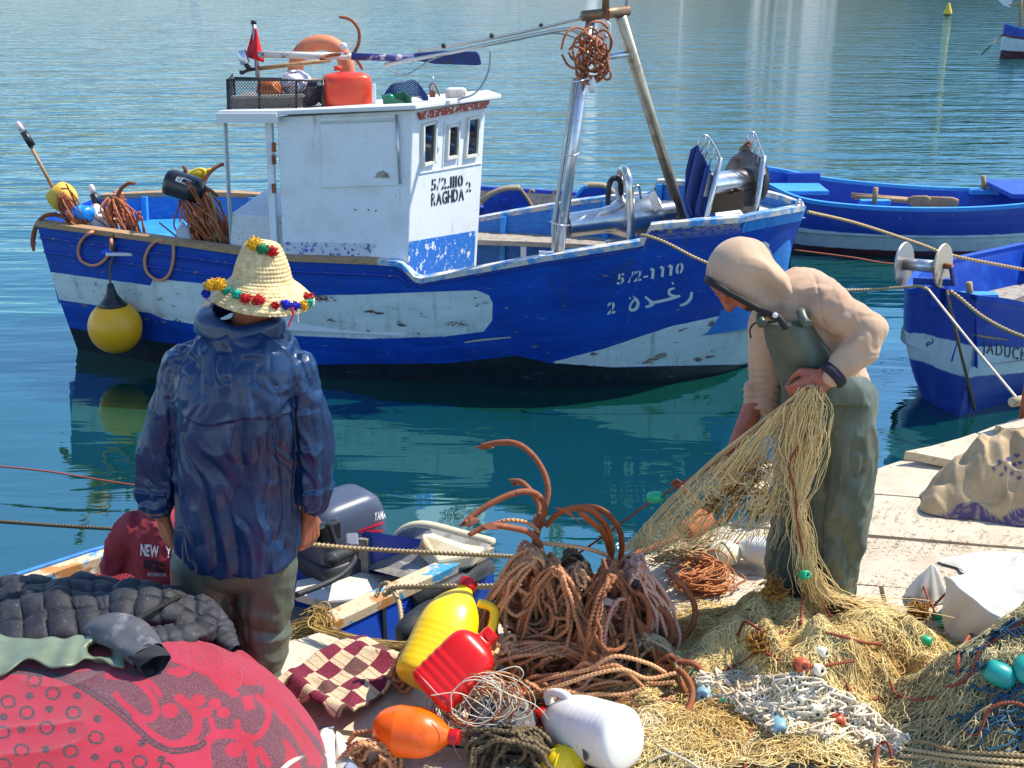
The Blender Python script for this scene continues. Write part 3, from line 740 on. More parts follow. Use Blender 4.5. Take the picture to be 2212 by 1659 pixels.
    MB().tube([at(1303, 125, 9.32), at(1370, 114, 9.50)], .022, 10).build('mast_strut', M['galv'], root)
    MB().tube([at(1308, 30, 9.3), at(1310, -60, 9.3)], .028, 10).build('mast_top', STAIN, root)
    MB().tube([at(1354, 24, 9.4), at(1352, -50, 9.4)], .012, 8).build('mast_aerial', M['galv'], root)
    MB().tube([at(1196, 548, 9.06), at(1196, 490, 9.06), at(1241, 168, 9.22)], .018, 10).build('stay_pole', pm('pale_pole', (.62, .58, .50, 1), .5), root)
    for x0, y0, x1, y1 in ((1188, 478, 1231, 487), (1221, 335, 1253, 330), (1232, 175, 1272, 168)):
        MB().tube(spl([at(x0, y0, 9.02), at((x0 + x1) / 2, (y0 + y1) / 2 + 4, 8.93), at(x1, y1, 9.0)], 5), .006, 6).build('lashing', M['galv'], root)
    # net hauler: stepped polished drum
    a_, b_ = at(1226, 487, 9.55), at(1452, 456, 9.80); ax = (b_ - a_); L = ax.length; ax.normalize(); m_ = .00378
    prof = [(27 * m_, 0), (26 * m_, .012), (27.5 * m_, .34 * L), (30 * m_, .40 * L), (43 * m_, .50 * L), (44 * m_, .80 * L), (43 * m_, .84 * L), (36 * m_, .86 * L), (25 * m_, .885 * L), (24 * m_, L), (18 * m_, L + .01)]
    hd = MB().lathe(prof, a_, ax, 36, cap=True).build('net_hauler_drum', M['steel'], root, autosmooth=35)
    MB().lathe([(22 * m_, -.004), (22 * m_, .02)], a_, ax, 24).build('drum_mouth', M['black'], root)
    MB().tube(spl([at(1363, 520, 9.38), at(1361, 440, 9.40), at(1358, 392, 9.42), at(1350, 368, 9.5), at(1341, 372, 9.62), at(1338, 400, 9.68), at(1340, 470, 9.7)], 8), .034, 14).build('hauler_arch', M['steel'], root)
    MB().tube(spl([at(1313, 442, 9.5), at(1316, 400, 9.5), at(1326, 385, 9.5), at(1340, 392, 9.52), at(1342, 420, 9.55)], 8), .022, 10).build('hydraulic_hose', M['rubber'], root)
    MB().tube(spl([at(1368, 405, 9.42), at(1380, 402, 9.44), at(1384, 430, 9.46)], 4), .010, 8).build('hauler_handle', M['steel'], root)
    MB().prism([at(1398, 421, 9.45), at(1414, 412, 9.52), at(1429, 447, 9.52), at(1414, 457, 9.45)], (.3, .9, 0), .012).build('guide_plate', M['galv'], root, smooth=False)
    MB().tube([at(1316, 520, 9.6), at(1316, 640, 9.6)], .03, 8).build('hauler_leg', M['galv'], root)
    MB().tube([at(1432, 480, 9.8), at(1440, 560, 9.8)], .03, 8).build('hauler_leg', M['galv'], root)
    # line drum on the bow
    YL, YR = 9.15, 9.42
    navy = pm('navy_steel_plate', (.008, .035, .20, 1), .4, .2, layers=[((.02, .03, .05, 1), 16, .55, .7)])
    lp = [(1507, 312), (1492, 323), (1481, 368), (1478, 437), (1489, 446), (1494, 470), (1518, 472), (1540, 381)]
    MB().prism([at(x, y, YL + .10) for x, y in lp], (.55, .83, 0), .012).build('drum_side_plate', navy, root, smooth=False)
    for k in range(2):
        pts = [(1511 + 18 * k, 323 + 33 * k), (1499 + 18 * k, 372 + 36 * k), (1486 + 20 * k, 438 + 16 * k), (1496 + 14 * k, 470)]
        pr = [at(x, y, YL + .05 - .02 * k) for x, y in pts]
        MB().tube(spl(pr, 6), .022, 8).build('plate_fold', navy, root)
    for Y, post, cage, bars in ((YL, [(1556, 340), (1525, 473), (1494, 511)], [(1556, 340), (1545, 318), (1530, 296), (1519, 292), (1512, 297), (1507, 314)], [((1524, 294), (1515, 331)), ((1533, 302), (1523, 345)), ((1543, 318), (1531, 363))]),
                               (YR, [(1650, 336), (1632, 467), (1600, 490), (1594, 500)], [(1650, 336), (1640, 314), (1631, 290), (1623, 286), (1617, 292), (1615, 306)], [((1627, 288), (1622, 323)), ((1633, 297), (1629, 340)), ((1640, 314), (1636, 352))])):
        MB().tube(pxs(post, Y), .023, 12).build('drum_post', M['steel'], root)
        MB().tube(spl(pxs(cage, Y + .03), 6), .008, 8).build('guard_rail', M['galv'], root)
        for p, q2 in bars: MB().tube(pxs([p, q2], Y + .05), .007, 6).build('guard_bar', M['galv'], root)
    dax = (at(1612, 388, YR + .16) - at(1528, 400, YL + .08)); d0 = at(1528, 400, YL + .08); LL = dax.length; dax.normalize()
    MB().lathe([(.092, 0), (.092, LL)], d0, dax, 32).build('line_drum', M['steel'], root, autosmooth=40)
    dk = pm('dark_steel_disc', (.16, .14, .14, 1), .32, .85, layers=[((.08, .06, .05, 1), 12, .5, .7)])
    MB().lathe([(.05, -.012), (.212, -.008), (.222, 0), (.212, .012), (.05, .012)], d0 + dax * LL, dax, 44).build('drum_flange', dk, root, autosmooth=40)
    pr = [at(x, y, YR + .26) for x, y in [(1612, 308), (1597, 320), (1585, 372), (1588, 440), (1612, 470), (1634, 458), (1640, 372), (1634, 345)]]
    MB().prism(pr, (.5, .86, 0), .012).build('drum_side_plate', dk, root, smooth=False)
    MB().prism([at(x, y, YL + .18) for x, y in [(1531, 424), (1600, 415), (1606, 452), (1526, 462)]], (.25, .97, 0), .10).build('drum_tray', pm('stained_tray', srgb(92, 74, 58), .5, .4), root, smooth=False)
    MB().tube(spl([at(1613, 300, YR + .2), at(1618, 305, YR + .15), at(1612, 312, YR + .15), at(1620, 316, YR + .2), at(1617, 302, YR + .2)], 6), .010, 6).build('cord_knot', M['roper'], root)
    MB().tube(spl([at(1721, 449, 9.6), at(1721, 436, 9.6), at(1726, 431, 9.6), at(1731, 436, 9.6), at(1731, 447, 9.6)], 5), .008, 8).build('bow_ring', M['galv'], root)
    return root, hull, bv, cab
FBOAT, HULL, HULLBV, CABIN = make_fishing_boat()
# ================================================================== THE OTHER BOATS
def band_paint(name, bands, base, chips=srgb(150, 132, 110)):
    """paint in bands of height above the water: bands = [(height 0..1 where it starts, colour)]"""
    t = NT(name); v = t.attr('level'); c = base
    rag = t.math('MULTIPLY', t.math('ADD', t.noise(14, 6, .7, (.6, .6, 1.5)), -.5), .05)
    v = t.math('ADD', v, rag)
    for v0, col in bands: c = t.mix(t.step(v, v0 - .006, v0 + .006), c, col)
    f = t.noise(34, 6, .7, (.7, .7, 1.8)); big = t.noise(4, 5, .6)
    c = t.mix(t.step(f, .60, .72, 0, .45), c, (.01, .02, .06, 1))
    c = t.mix(t.step(t.noise(15, 5, .65), .69, .71), c, chips)
    c = t.mix(t.step(big, .45, .7, 0, .3), c, (.05, .12, .3, 1))
    return t.out(c, .42, 0., t.bump(f, .2, .004))
def open_boat(root, st, mats, deck=-.72, rail=.05, seams=6, tuck=.82, per=10, transom=True, cap_mat='wood', inner='midblue'):
    """st: stations ((near x, y), (far x, y), rail height) from one end to the other"""
    near = spl([(a[0], a[1], z) for a, b, z in st], per); far = spl([(b[0], b[1], z) for a, b, z in st], per)
    nv = 40; vs = np.linspace(0, 1, nv); zb = ZW - .3; out = []; lev = []
    for P, Q in ((near, far), (far, near)):
        z = zb + (P[:, 2:3] - zb) * vs[None]; g = np.clip((z - ZW) / (P[:, 2:3] - ZW), -.4, 1)
        k = (1 - tuck) * (1 - g) ** 1.6 / 2
        bul = .03 * np.sin(np.pi * np.clip(g, 0, 1)); kk = (vs * seams) % 1.; bul = bul - .006 * np.clip(1 - np.minimum(kk, 1 - kk) * 8, 0, 1)[None]
        xy = P[:, None, :2] * (1 - k[..., None]) + Q[:, None, :2] * k[..., None]
        d = P[:, :2] - Q[:, :2]; d /= np.linalg.norm(d, axis=1, keepdims=True) + 1e-6
        xy = xy + d[:, None] * bul[..., None]
        out.append(np.concatenate([xy, z[..., None]], -1)); lev.append(g)
    mb = MB(); mb.grid(out[0]); mb.grid(out[1], flip=True)
    for e in (0, -1): mb.grid(np.stack([out[0][e] * (1 - k) + out[1][e] * k for k in np.linspace(0, 1, 8)]), flip=(e == 0))
    hull = mb.build('hull', mats, root)
    zz = wco(hull)[:, 2]; P = wco(hull)
    allp = np.concatenate([near, far]); ia = np.array([np.argmin(((allp[:, :2] - p[:2]) ** 2).sum(1)) for p in P[::1]])
    attr(hull, 'level', (zz - ZW) / (allp[ia, 2] - ZW))
    for P, Q in ((near, far), (far, near)):
        d = Q[:, :2] - P[:, :2]; d /= np.linalg.norm(d, axis=1, keepdims=True) + 1e-6; w = rail
        o = P[:, :2] - d * .015; i = P[:, :2] + d * w; z = P[:, 2]
        rg = np.stack([np.c_[o, z - .03], np.c_[o, z + .012], np.c_[i, z + .012], np.c_[i, z - .03]], 1)
        MB().rings(rg).build('cap_rail', M[cap_mat] if isinstance(cap_mat, str) else cap_mat, root, smooth=False)
        a = np.c_[P[:, :2] + d * (w - .005), z - .01]; b = np.c_[P[:, :2] + d * (w + .09), np.full(len(P), deck)]
        MB().grid(np.stack([a * (1 - k) + b * k for k in np.linspace(0, 1, 6)], 1)).build('inner_planking', M[inner] if isinstance(inner, str) else inner, root)
    MB().grid(np.stack([np.c_[near[:, :2], np.full(len(near), deck)], np.c_[far[:, :2], np.full(len(far), deck)]], 1)).build('bottom_boards', M['greywood'], root)
    return near, far, hull
BL1, WH1, RD1 = (.005, .035, .32, 1), (.60, .68, .70, 1), srgb(86, 34, 34)

def rope_thing(name, pts, r, mat, label, cat='rope', laid=True, group=None, tint=.3):
    mb = MB(); (mb.rope(pts, r, tint) if laid else mb.tube(pts, r, 8, tint=tint))
    return tag(mb.build(name, mat), label, cat, group)

# ---- open boat moored at the right, behind
def make_right_boat():
    root = thing('open_boat', (4.5, 14, ZW), 'open blue boat with a white band and dark red bottom, oars lying inside', 'boat')
    st = [((2.72, 14.35), (2.95, 14.9), -.12), ((2.97, 13.97), (3.3, 15.0), -.18), ((3.40, 13.52), (4.0, 14.9), -.29), ((4.5, 13.28), (5.0, 14.6), -.33), ((5.8, 13.35), (6.0, 14.35), -.29), ((7.4, 13.8), (7.5, 14.2), -.12)]
    n, f, h = open_boat(root, st, band_paint('blue_white_red_bands', [(.12, WH1), (.46, BL1)], RD1), deck=-.66, cap_mat=M['ltblue'], inner=M['blue'])
    MB().box(at(1712, 408, 14.3), (.75, .5, .05)).build('stern_seat', M['ltblue'], root, smooth=False, bevel=.01)
    MB().box(at(1735, 384, 14.75), (.42, .05, .13)).build('rudder_block', M['blue'], root, smooth=False, bevel=.02)
    for x0, y0, x1, y1, Y in ((1888, 440, 1892, 405, 13.5), (2126, 412, 2124, 380, 14.3)):
        MB().tube([at(x0, y0, Y), at(x1, y1, Y)], .028, 10).build('thole_pin', M['wood'], root)
    for x, y in ((1890, 437), (2125, 414)): MB().box(at(x, y, 13.6 if x < 2000 else 14.3), (.34, .10, .06)).build('thole_block', M['ltblue'], root, smooth=False, bevel=.01)
    MB().box(at(2200, 408, 14.), (.5, .9, .05)).build('thwart', M['blue'], root, smooth=False)
    for i, (a, b) in enumerate((((1838, 421, 13.95), (2070, 440, 13.6)), ((1846, 426, 13.85), (2010, 436, 13.6)))):
        mb = MB(); A, B = at(*a), at(*b); mb.tube([A, A.lerp(B, .7)], .028, 8); d = (B - A)
        mb.lathe([(.02, 0), (.06, .1), (.07, d.length * .28), (.05, d.length * .34)], A.lerp(B, .66), d, 10, sq=(1, 1, .25))
        tag(mb.build('oar', M['wood']), ('long bare wooden oar lying in the open blue boat at right' if i == 0 else 'shorter bare wooden oar, nearer the quay, in the open blue boat'), 'oar', 'oars in the open boat')
make_right_boat()

# ---- skiff behind the mast
def make_rear_skiff():
    root = thing('blue_skiff', (.5, 13.2, ZW), 'bright blue skiff with two curved stern cheeks seen behind the mast', 'boat')
    st = [((-.9, 12.7), (-1.0, 13.7), -.14), ((-.3, 12.62), (-.4, 13.85), -.19), ((.5, 12.6), (.6, 13.8), -.24), ((1.25, 12.62), (1.45, 13.5), -.26)]
    open_boat(root, st, band_paint('rear_skiff_bands', [(.15, WH1), (.4, BL1)], RD1), deck=-.6, cap_mat='blue', inner='greywood')
    sand = pm('sand_worn_top', srgb(176, 150, 116), .85, bump=(60, .4, .004))
    def cheek(poly, crest, Y):
        MB().prism([at(x, y, Y) for x, y in poly], (0, 1, 0), .06).build('stern_cheek', M['blue'], root, smooth=False, bevel=.012)
        MB().tube(spl(pxs(crest, Y + .03), 6), .035, 10).build('cheek_capping', sand, root)
    cheek([(1043, 437), (1060, 422), (1090, 410), (1124, 407), (1138, 425), (1150, 444), (1164, 458), (1166, 478), (1048, 478)], [(1041, 437), (1060, 421), (1090, 409), (1124, 407)], 12.5)
    cheek([(1228, 452), (1240, 430), (1258, 408), (1275, 401), (1305, 402), (1325, 416), (1340, 440), (1345, 470), (1228, 470)], [(1262, 405), (1278, 401), (1306, 403), (1326, 418)], 12.5)
    MB().tube(spl(pxs([(1124, 408), (1138, 427), (1150, 446), (1164, 458)], 12.45), 5), .015, 8).build('cheek_edging', M['wood'], root)
    MB().tube(spl(pxs([(1230, 448), (1242, 428), (1258, 408), (1268, 402)], 12.45), 5), .018, 8).build('cheek_edging', M['ltblue'], root)
    for x, y in ((1131, 462), (1258, 452)): MB().lathe([(.055, 0), (.06, .03), (.05, .04)], at(x, y, 12.47), (0, -1, 0), 16).build('drain_boss', M['ltblue'], root)
    MB().box(at(1090, 436, 12.48), (.07, .03, .07)).build('eye_plate', M['blue'], root, smooth=False, bevel=.008)
    MB().box(at(1182, 461, 12.55), (.2, .12, .12)).build('motor_pad', M['greywood'], root, smooth=False)
    for x in (1143, 1195):
        MB().tube(spl(pxs([(x, 436), (x + 1, 415), (x + 6, 410), (x + 12, 414)], 13.4), 5), .012, 6).build('rope_becket', M['ropet'], root)
make_rear_skiff()

# ---- the boat whose bow points at the quay on the right
def make_bow_boat():
    root = thing('moored_boat', (3.9, 8.7, ZW), 'blue boat with white name band and a steel line drum on its bow', 'boat')
    st = [((3.36, 8.40), (3.33, 8.44), .03), ((3.56, 8.44), (3.17, 8.72), .0), ((4.0, 8.60), (3.08, 9.1), -.10), ((4.9, 9.0), (3.6, 10.1), -.17), ((5.9, 9.8), (4.7, 10.9), -.17)]
    n, f, h = open_boat(root, st, band_paint('moored_boat_bands', [(.34, WH1), (.60, BL1)], (.005, .03, .27, 1)), deck=-.5, tuck=.62, cap_mat='blue', inner='blue', per=14)
    bv = bvh_of(h)
    text_decal('boat_name', root, bv, M['letter'], 'JADUCK', (2121, 761), (21.5, 4.2), (2.5, -37), .10, .01, .20)
    stroke_decal('arabic_name', root, bv, M['letter'], [[(2017, 736, 1.), (2013, 742, 1.), (2004, 744, 1.)], [(2010, 738, 1.), (2002, 742, 1.), (2004, 749, 1.)], [(2014, 730, .8), (2016, 736, .8)]])
    stroke_decal('rub_mark', root, bv, M['wood'], [[(2102, 722, 1.6), (2130, 728, 2.4), (2178, 734, 1.4)]])
    # drum
    ax = V(.90, -.44, 0).normalized(); c0, c1 = at(1953, 570, 8.75), at(2037, 574, 8.60); ax = (V(c1.x, c1.y - .06, c1.z) - c0).normalized()
    disc = pm('spotted_steel_disc', (.50, .46, .42, 1), .38, .75, layers=[(srgb(150, 120, 84), 7, .5, .7)])
    rd = pm('rust_stained_disc', (.50, .42, .30, 1), .5, .5, layers=[(srgb(140, 84, 40), 6, .55, .68)])
    for c, mt in ((c0, disc), (c1, rd)): MB().lathe([(.160, -.008), (.165, 0), (.160, .008)], c, ax, 40).build('drum_disc', mt, root, autosmooth=40)
    MB().lathe([(.046, 0), (.046, (c1 - c0).length)], c0, ax, 24).build('drum_axle', M['galv'], root)
    MB().tube([c1, c1 + ax * .07], .022, 10).build('crank_hub', M['rust'], root)
    MB().beam(c1 + ax * .06, at(2062, 617, 8.5), .03, .03).build('crank_arm', pm('dark_blue_steel', (.01, .03, .2, 1), .4), root, smooth=False, bevel=.006)
    MB().beam(at(1975, 606, 8.75), at(2066, 610, 8.55), .05, .05).build('drum_frame', M['blue'], root, smooth=False)
    MB().beam(at(2020, 608, 8.62), at(2022, 660, 8.62), .05, .05).build('drum_frame', M['blue'], root, smooth=False)
    MB().tube([at(2096, 648, 9.2), at(2093, 610, 9.2)], .026, 10).build('thole_pin', M['wood'], root)
    MB().box(at(2112, 640, 9.2), (.3, .1, .06)).build('thole_block', M['ltblue'], root, smooth=False, bevel=.01)
    MB().beam(at(2118, 670, 9.25), at(2260, 612, 9.7), .16, .05).build('thwart_plank', M['greywood'], root, smooth=False)
    MB().beam(at(2190, 668, 9.3), at(2290, 640, 9.6), .10, .05).build('thwart_plank', M['greywood'], root, smooth=False)
make_bow_boat()

# ---- far boat and channel buoy
def make_far():
    root = thing('far_boat', (16.9, 40.4, ZW), 'small far blue boat with red and pale bands, at the top right edge', 'boat')
    st = [((15.68, 39.9), (15.72, 40.1), .16), ((16.2, 39.75), (16.2, 40.5), .02), ((17.2, 39.8), (17.2, 40.9), -.08), ((18.8, 40.1), (18.8, 40.8), .05)]
    open_boat(root, st, band_paint('far_boat_bands', [(.22, WH1), (.62, RD1), (.70, BL1)], RD1), deck=-.4, cap_mat='ltblue', tuck=.6)
    MB().tube([at(2204, 78, 40.2), at(2205, -40, 40.2)], .06, 8).build('mast', M['wood'], root)
    MB().tube([at(2205, 12, 40.2), at(2180, 10, 40.2)], .03, 6).build('boom', M['wood'], root)
    P = [at(x, y, 40.2) for x, y in [(2154, -12), (2158, 2), (2168, 12), (2183, 16), (2190, -12)]]
    MB().prism(P, (0, 1, 0), .03).build('furled_sail', M['white'], root, smooth=False)
    rope_thing('anchor_line', [at(2169, 73, 39.9), at(2143, 96, 39.4), at(2120, 118, 39.2)], .02, M['black'], 'thin dark line running from the far boat down into the water', 'rope', False)
    b = onz(2047, 33, ZW)
    bu = thing('channel_buoy', (b.x, b.y, ZW), 'small yellow conical buoy floating far out on the water', 'buoy')
    MB().lathe([(.21, .05), (.215, .10), (.19, .2), (.07, .56), (.05, .60), (.0, .615)], b, (0, 0, 1), 24).build('cone', pm('yellow_buoy_paint', (.78, .52, .03, 1), .45), bu)
    MB().lathe([(.18, -.3), (.20, .0), (.20, .05)], b, (0, 0, 1), 24).build('float_ring', M['black'], bu)
make_far()

# ---- the skiff alongside the quay, with its outboard motor
def make_skiff():
    root = thing('skiff', (-1.5, 4.6, ZW), 'small blue skiff with worn white gunwales and grey stern cheek, alongside the quay', 'boat')
    st = [((-.10, 5.12), (-1.35, 5.50), -.29), ((-.50, 4.73), (-1.66, 5.32), -.30), ((-.95, 4.29), (-1.98, 5.10), -.30), ((-1.5, 3.86), (-2.38, 4.72), -.29), ((-2.1, 3.55), (-2.8, 4.25), -.26), ((-2.7, 3.45), (-2.95, 3.75), -.2)]
    t = NT('worn_gunwale_paint'); c = t.mix(t.step(t.noise(7, 7, .7, (1, 1, 1)), .53, .58), srgb(206, 182, 146), (.05, .30, .55, 1))
    c = t.mix(t.step(t.noise(5, 5, .6), .56, .60), c, srgb(186, 130, 70)); c = t.mix(t.step(t.noise(40, 5, .6), .62, .68), c, srgb(90, 80, 70))
    gun = t.out(c, .65, 0., t.bump(t.noise(50, 5), .3, .004))
    n, f, h = open_boat(root, st, band_paint('skiff_blue', [(.1, (.006, .055, .47, 1)), (.80, (.006, .06, .50, 1))], (.02, .03, .05, 1), srgb(196, 150, 112)), deck=-.78, rail=.085, cap_mat=gun, inner=pm('stained_inside', srgb(150, 122, 92), .8, layers=[(srgb(84, 62, 46), 6, .45, .6), (srgb(210, 200, 180), 12, .55, .7)], bump=(30, .4, .004)), seams=3, tuck=.9)
    # rubber strip, moulding, black fittings on the near side
    nn = V(.70, -.71, 0)
    MB().tube([V(-.12, 5.10, -.36) + nn * .02, V(-.46, 4.77, -.37) + nn * .02], .040, 10).build('rubber_strip', M['rubber'], root)
    MB().tube([V(-.14, 5.06, -.62) + nn * .0, V(-1.1, 4.14, -.60) + nn * .01, V(-1.5, 3.80, -.6) + nn * .01], .035, 8).build('chine_rail', band_paint('chine_paint', [], (.006, .055, .46, 1), srgb(190, 150, 116)), root)
    for k in np.arange(.12, .95, .22):
        a = V(-.10, 5.12, -.33).lerp(V(-.95, 4.29, -.33), k) + nn * .014
        MB().beam(a, a + V(0, 0, -.28), .02, .012, up=tuple(nn)).build('plank_seam', M['black'], root, smooth=False)
    # far gunwale's inner face is weathered cream with a blue line
    MB().tube([V(-1.75, 5.27, -.285), V(-2.0, 5.09, -.285), V(-2.4, 4.71, -.275), V(-2.8, 4.25, -.245)], .012, 6).build('blue_line', M['midblue'], root)
    # stern bench and grey cheek
    g = pm('grey_cheek_paint', srgb(150, 146, 138), .8, layers=[(srgb(120, 114, 104), 9, .5, .6)], bump=(50, .5, .006))
    cream = pm('cream_gelcoat', srgb(222, 208, 170), .6, layers=[(srgb(190, 150, 84), 5, .58, .7)])
    bz = -.50; pts = [onz(x, y, bz) for x, y in [(636, 1280), (700, 1298), (782, 1292), (880, 1246), (752, 1231), (640, 1252)]]
    MB().prism(pts[::-1] if (pts[1] - pts[0]).cross(pts[2] - pts[0]).z < 0 else pts, (0, 0, -1), .05).build('stern_bench', pm('worn_white_bench', srgb(214, 208, 196), .7, layers=[(srgb(150, 128, 100), 6, .55, .7), (srgb(110, 96, 80), 30, .64, .7)], bump=(40, .3, .004)), root, smooth=False, bevel=.012)
    MB().prism([p + V(0, 0, -.3) for p in pts], (0, 0, 1), .02).build('lower_shelf', M['rust'], root, smooth=False)
    # cheek: a plate rising from bench to the stern corner
    prof = [(785, 1228, 5.30), (820, 1202, 5.32), (845, 1166, 5.34), (868, 1145, 5.34), (897, 1138, 5.32), (930, 1142, 5.29), (990, 1158, 5.22), (1056, 1176, 5.12), (1040, 1200, 5.02), (960, 1232, 4.98), (872, 1250, 4.95)]
    P = [at(*q) for q in prof]; nrm = V(.45, .89, 0)
    MB().prism(P, nrm, .07).build('stern_cheek', g, root, smooth=False, bevel=.01)
    MB().tube(spl([at(*q) + V(.02, .02, .0) for q in prof[:8]], 6), .022, 10).build('cheek_edging', cream, root)
    Q = [at(*q) for q in [(912, 1152, 5.16), (935, 1150, 5.2), (1000, 1172, 5.12), (1050, 1180, 5.06), (1030, 1196, 4.98), (945, 1210, 4.97), (935, 1190, 5.05), (915, 1172, 5.1)]]
    MB().prism(Q, (-.3, -.3, -.9), .07).build('quarter_knee', cream, root, smooth=False, bevel=.012)
    MB().beam(V(-.70, 5.30, -.42), V(-1.30, 5.47, -.42), .06, .2).build('transom_board', g, root, smooth=False)
    return root, h
SKIFF, SKHULL = make_skiff()

def make_outboard():
    c = V(-.845, 5.40, -.405); e1 = V(-.71, -.70, 0); e2 = V(.70, -.71, 0)
    root = thing('outboard_motor', tuple(c + V(0, 0, -.6)), 'grey outboard motor with a red stripe, tilted up on the stern of the skiff', 'outboard motor')
    cow = pm('grey_cowl_paint', srgb(74, 82, 100), .36, layers=[(srgb(150, 158, 170), 60, .66, .70), (srgb(70, 76, 90), 5, .5, .7)])
    Rm = Matrix((e1, e2, V(0, 0, 1))).transposed()
    prof = []
    for h, a, b, ex in ((-.02, .205, .140, .5), (.0, .212, .146, .45), (.12, .208, .143, .42), (.19, .200, .136, .42), (.235, .184, .124, .42), (.262, .155, .104, .45), (.274, .11, .07, .5), (.278, .03, .02, 1)):
        an = np.linspace(0, 2 * np.pi, 40, endpoint=False); ca, sa = np.cos(an), np.sin(an)
        x = np.sign(ca) * np.abs(ca) ** ex * a + (.02 * h / .3); y = np.sign(sa) * np.abs(sa) ** ex * b
        prof.append([tuple(c + e1 * float(p) + e2 * float(q) + V(0, 0, h)) for p, q in zip(x, y)])
    o = MB().rings(prof, True).build('cowl', cow, root, autosmooth=50); bv = bvh_of(o)
    MB().lathe([(.20, -.13, .55, 1.0, .72), (.218, -.10, .5, 1, .7), (.222, -.03, .5, 1, .70), (.20, -.02, .5, 1, .7)], c, (0, 0, 1), 36, xref=tuple(e1)).build('lower_pan', pm('dark_grey_casting', srgb(54, 58, 66), .5, layers=[(srgb(110, 112, 116), 30, .62, .68)]), root)
    MB().lathe([(.09, -.6), (.10, -.4), (.13, -.13)], c, (0, 0, 1), 20).build('midsection', M['black'], root)
    h = at(762, 1185, 5.05); k = at(706, 1213, 4.85)
    MB().beam(h + V(-.02, .12, .0), h, .06, .05).build('tiller_arm', pm('casting_grey', srgb(110, 114, 122), .5), root, smooth=False, bevel=.01)
    d = (k - h); MB().lathe([(.022, 0)] + [(.030 + .004 * (i % 2), .02 + .012 * i) for i in range(14)] + [(.034, .2), (.0, .205)], h, d, 18).build('tiller_grip', M['rubber'], root)
    MB().beam(at(708, 1128, 5.0), at(724, 1180, 5.0), .05, .03).build('shift_lever', M['black'], root, smooth=False, bevel=.01)
    MB().box(at(705, 1150, 5.06), (.14, .05, .09), Rm).build('control_panel', M['black'], root, smooth=False, bevel=.01)
    wt = pm('white_print', (.75, .75, .75, 1), .5, grain=0); rp = pm('red_stripe', srgb(200, 30, 50), .4, grain=0)
    text_decal('maker_name', root, bv, wt, 'YAMAHA', (684, 1134), (7.2, .6), (0, -13), 0, .02, .06, .003)
    text_decal('maker_name', root, bv, wt, 'YAMAHA', (808, 1124), (8.0, -1.5), (.5, -24), 0, .03, .04, .003)
    stroke_decal('red_stripe', root, bv, rp, [[(772, 1146, .8), (800, 1138, 2.5), (826, 1128, 3.4)]], .003)
    stroke_decal('red_stripe', root, bv, rp, [[(776, 1149, 1.), (800, 1147, 2.5), (826, 1146, 2.6)]], .003)
    rope_thing('fuel_hose', spl([at(758, 1190, 5.2), at(765, 1210, 5.0), at(740, 1240, 4.85), at(700, 1262, 4.75), at(640, 1285, 4.6)], 8), .014, M['rubber'], 'black fuel hose trailing from the outboard across the skiff bench', 'hose', False)
make_outboard()

# ---- mooring lines
rope_thing('mooring_rope', spl([at(1744, 458, 9.75), at(1850, 483, 10.0), at(1985, 527, 10.2), at(2060, 553, 10.2), at(2240, 588, 10.2)], 10), .016, M['ropet'], 'thick tan rope stretched from the bow of the white-wheelhouse boat to the right', group='mooring ropes')
rope_thing('mooring_rope', spl([at(1715, 540, 10.8), at(1840, 556, 10.8), at(1930, 570, 10.9), at(2080, 575, 11), at(2240, 584, 11)], 8), .008, M['roper'], 'thin reddish line just above the water under the thick tan rope', group='mooring ropes', laid=False)
rope_thing('mooring_rope', spl([at(2006, 626, 8.38), at(2065, 700, 7.6), at(2130, 780, 7.0), at(2203, 868, 6.35)], 8), .0085, pm('pale_rope', srgb(214, 200, 176), .85), 'pale straight rope from the drum boat down to the quay post', group='mooring ropes')
rope_thing('mooring_rope', spl([at(2052, 628, 8.4), at(2075, 645, 8.35), at(2120, 682, 8.2), at(2180, 715, 8.0), at(2260, 745, 7.8)], 8), .015, M['ropet'], 'tan twisted rope hanging along the blue side of the drum boat', group='mooring ropes')
rope_thing('mooring_rope', spl([at(2046, 628, 8.45), at(2052, 660, 8.35), at(2068, 730, 8.3), at(2085, 800, 8.35), at(2106, 886, 8.45)], 8), .012, M['roped'], 'dark thin rope hanging straight down the bow into the water', group='mooring ropes', laid=False)
rope_thing('mooring_rope', spl([at(1385, 508, 8.86), at(1400, 510, 8.80), at(1440, 525, 8.76), at(1525, 567, 8.72), at(1660, 612, 8.7), at(1750, 626, 8.7), at(1850, 627, 8.7), at(1930, 622, 8.6), at(1985, 618, 8.5), at(2006, 626, 8.4)], 8), .013, M['ropet'], 'tan rope from the boat rail, behind the hooded head, to the drum boat', group='mooring ropes')
rope_thing('mooring_rope', spl([at(-60, 1122, 5.9), at(40, 1129, 5.8), at(140, 1136, 5.7), at(280, 1144, 5.6), at(420, 1152, 5.4)], 8), .011, M['roped'], 'olive rope over the water at the left edge, leading to the red hoodie', group='mooring ropes')
rope_thing('mooring_rope', spl([at(655, 1174, 4.35), at(760, 1184, 4.35), at(900, 1192, 4.3), at(1050, 1199, 4.2), at(1175, 1206, 4.0)], 8), .010, M['ropet'], 'thin rope crossing the skiff stern from the raincoat man to the anchor pile', group='mooring ropes')
rope_thing('mooring_rope', spl([at(-40, 1004, 7.2), at(100, 1018, 7.1), at(250, 1042, 7.0), at(370, 1058, 6.9)], 8), .006, M['roper'], 'thin red line above the water at the left edge', group='mooring ropes', laid=False)
rope_thing('mooring_rope', spl([at(838, 1276, 4.36), at(860, 1268, 4.33), at(960, 1266, 4.2), at(1060, 1266, 4.05), at(1130, 1258, 3.95)], 8), .012, M['ropet'], 'tan rope tied round the skiff gunwale, stretched to the anchor pile', group='mooring ropes')
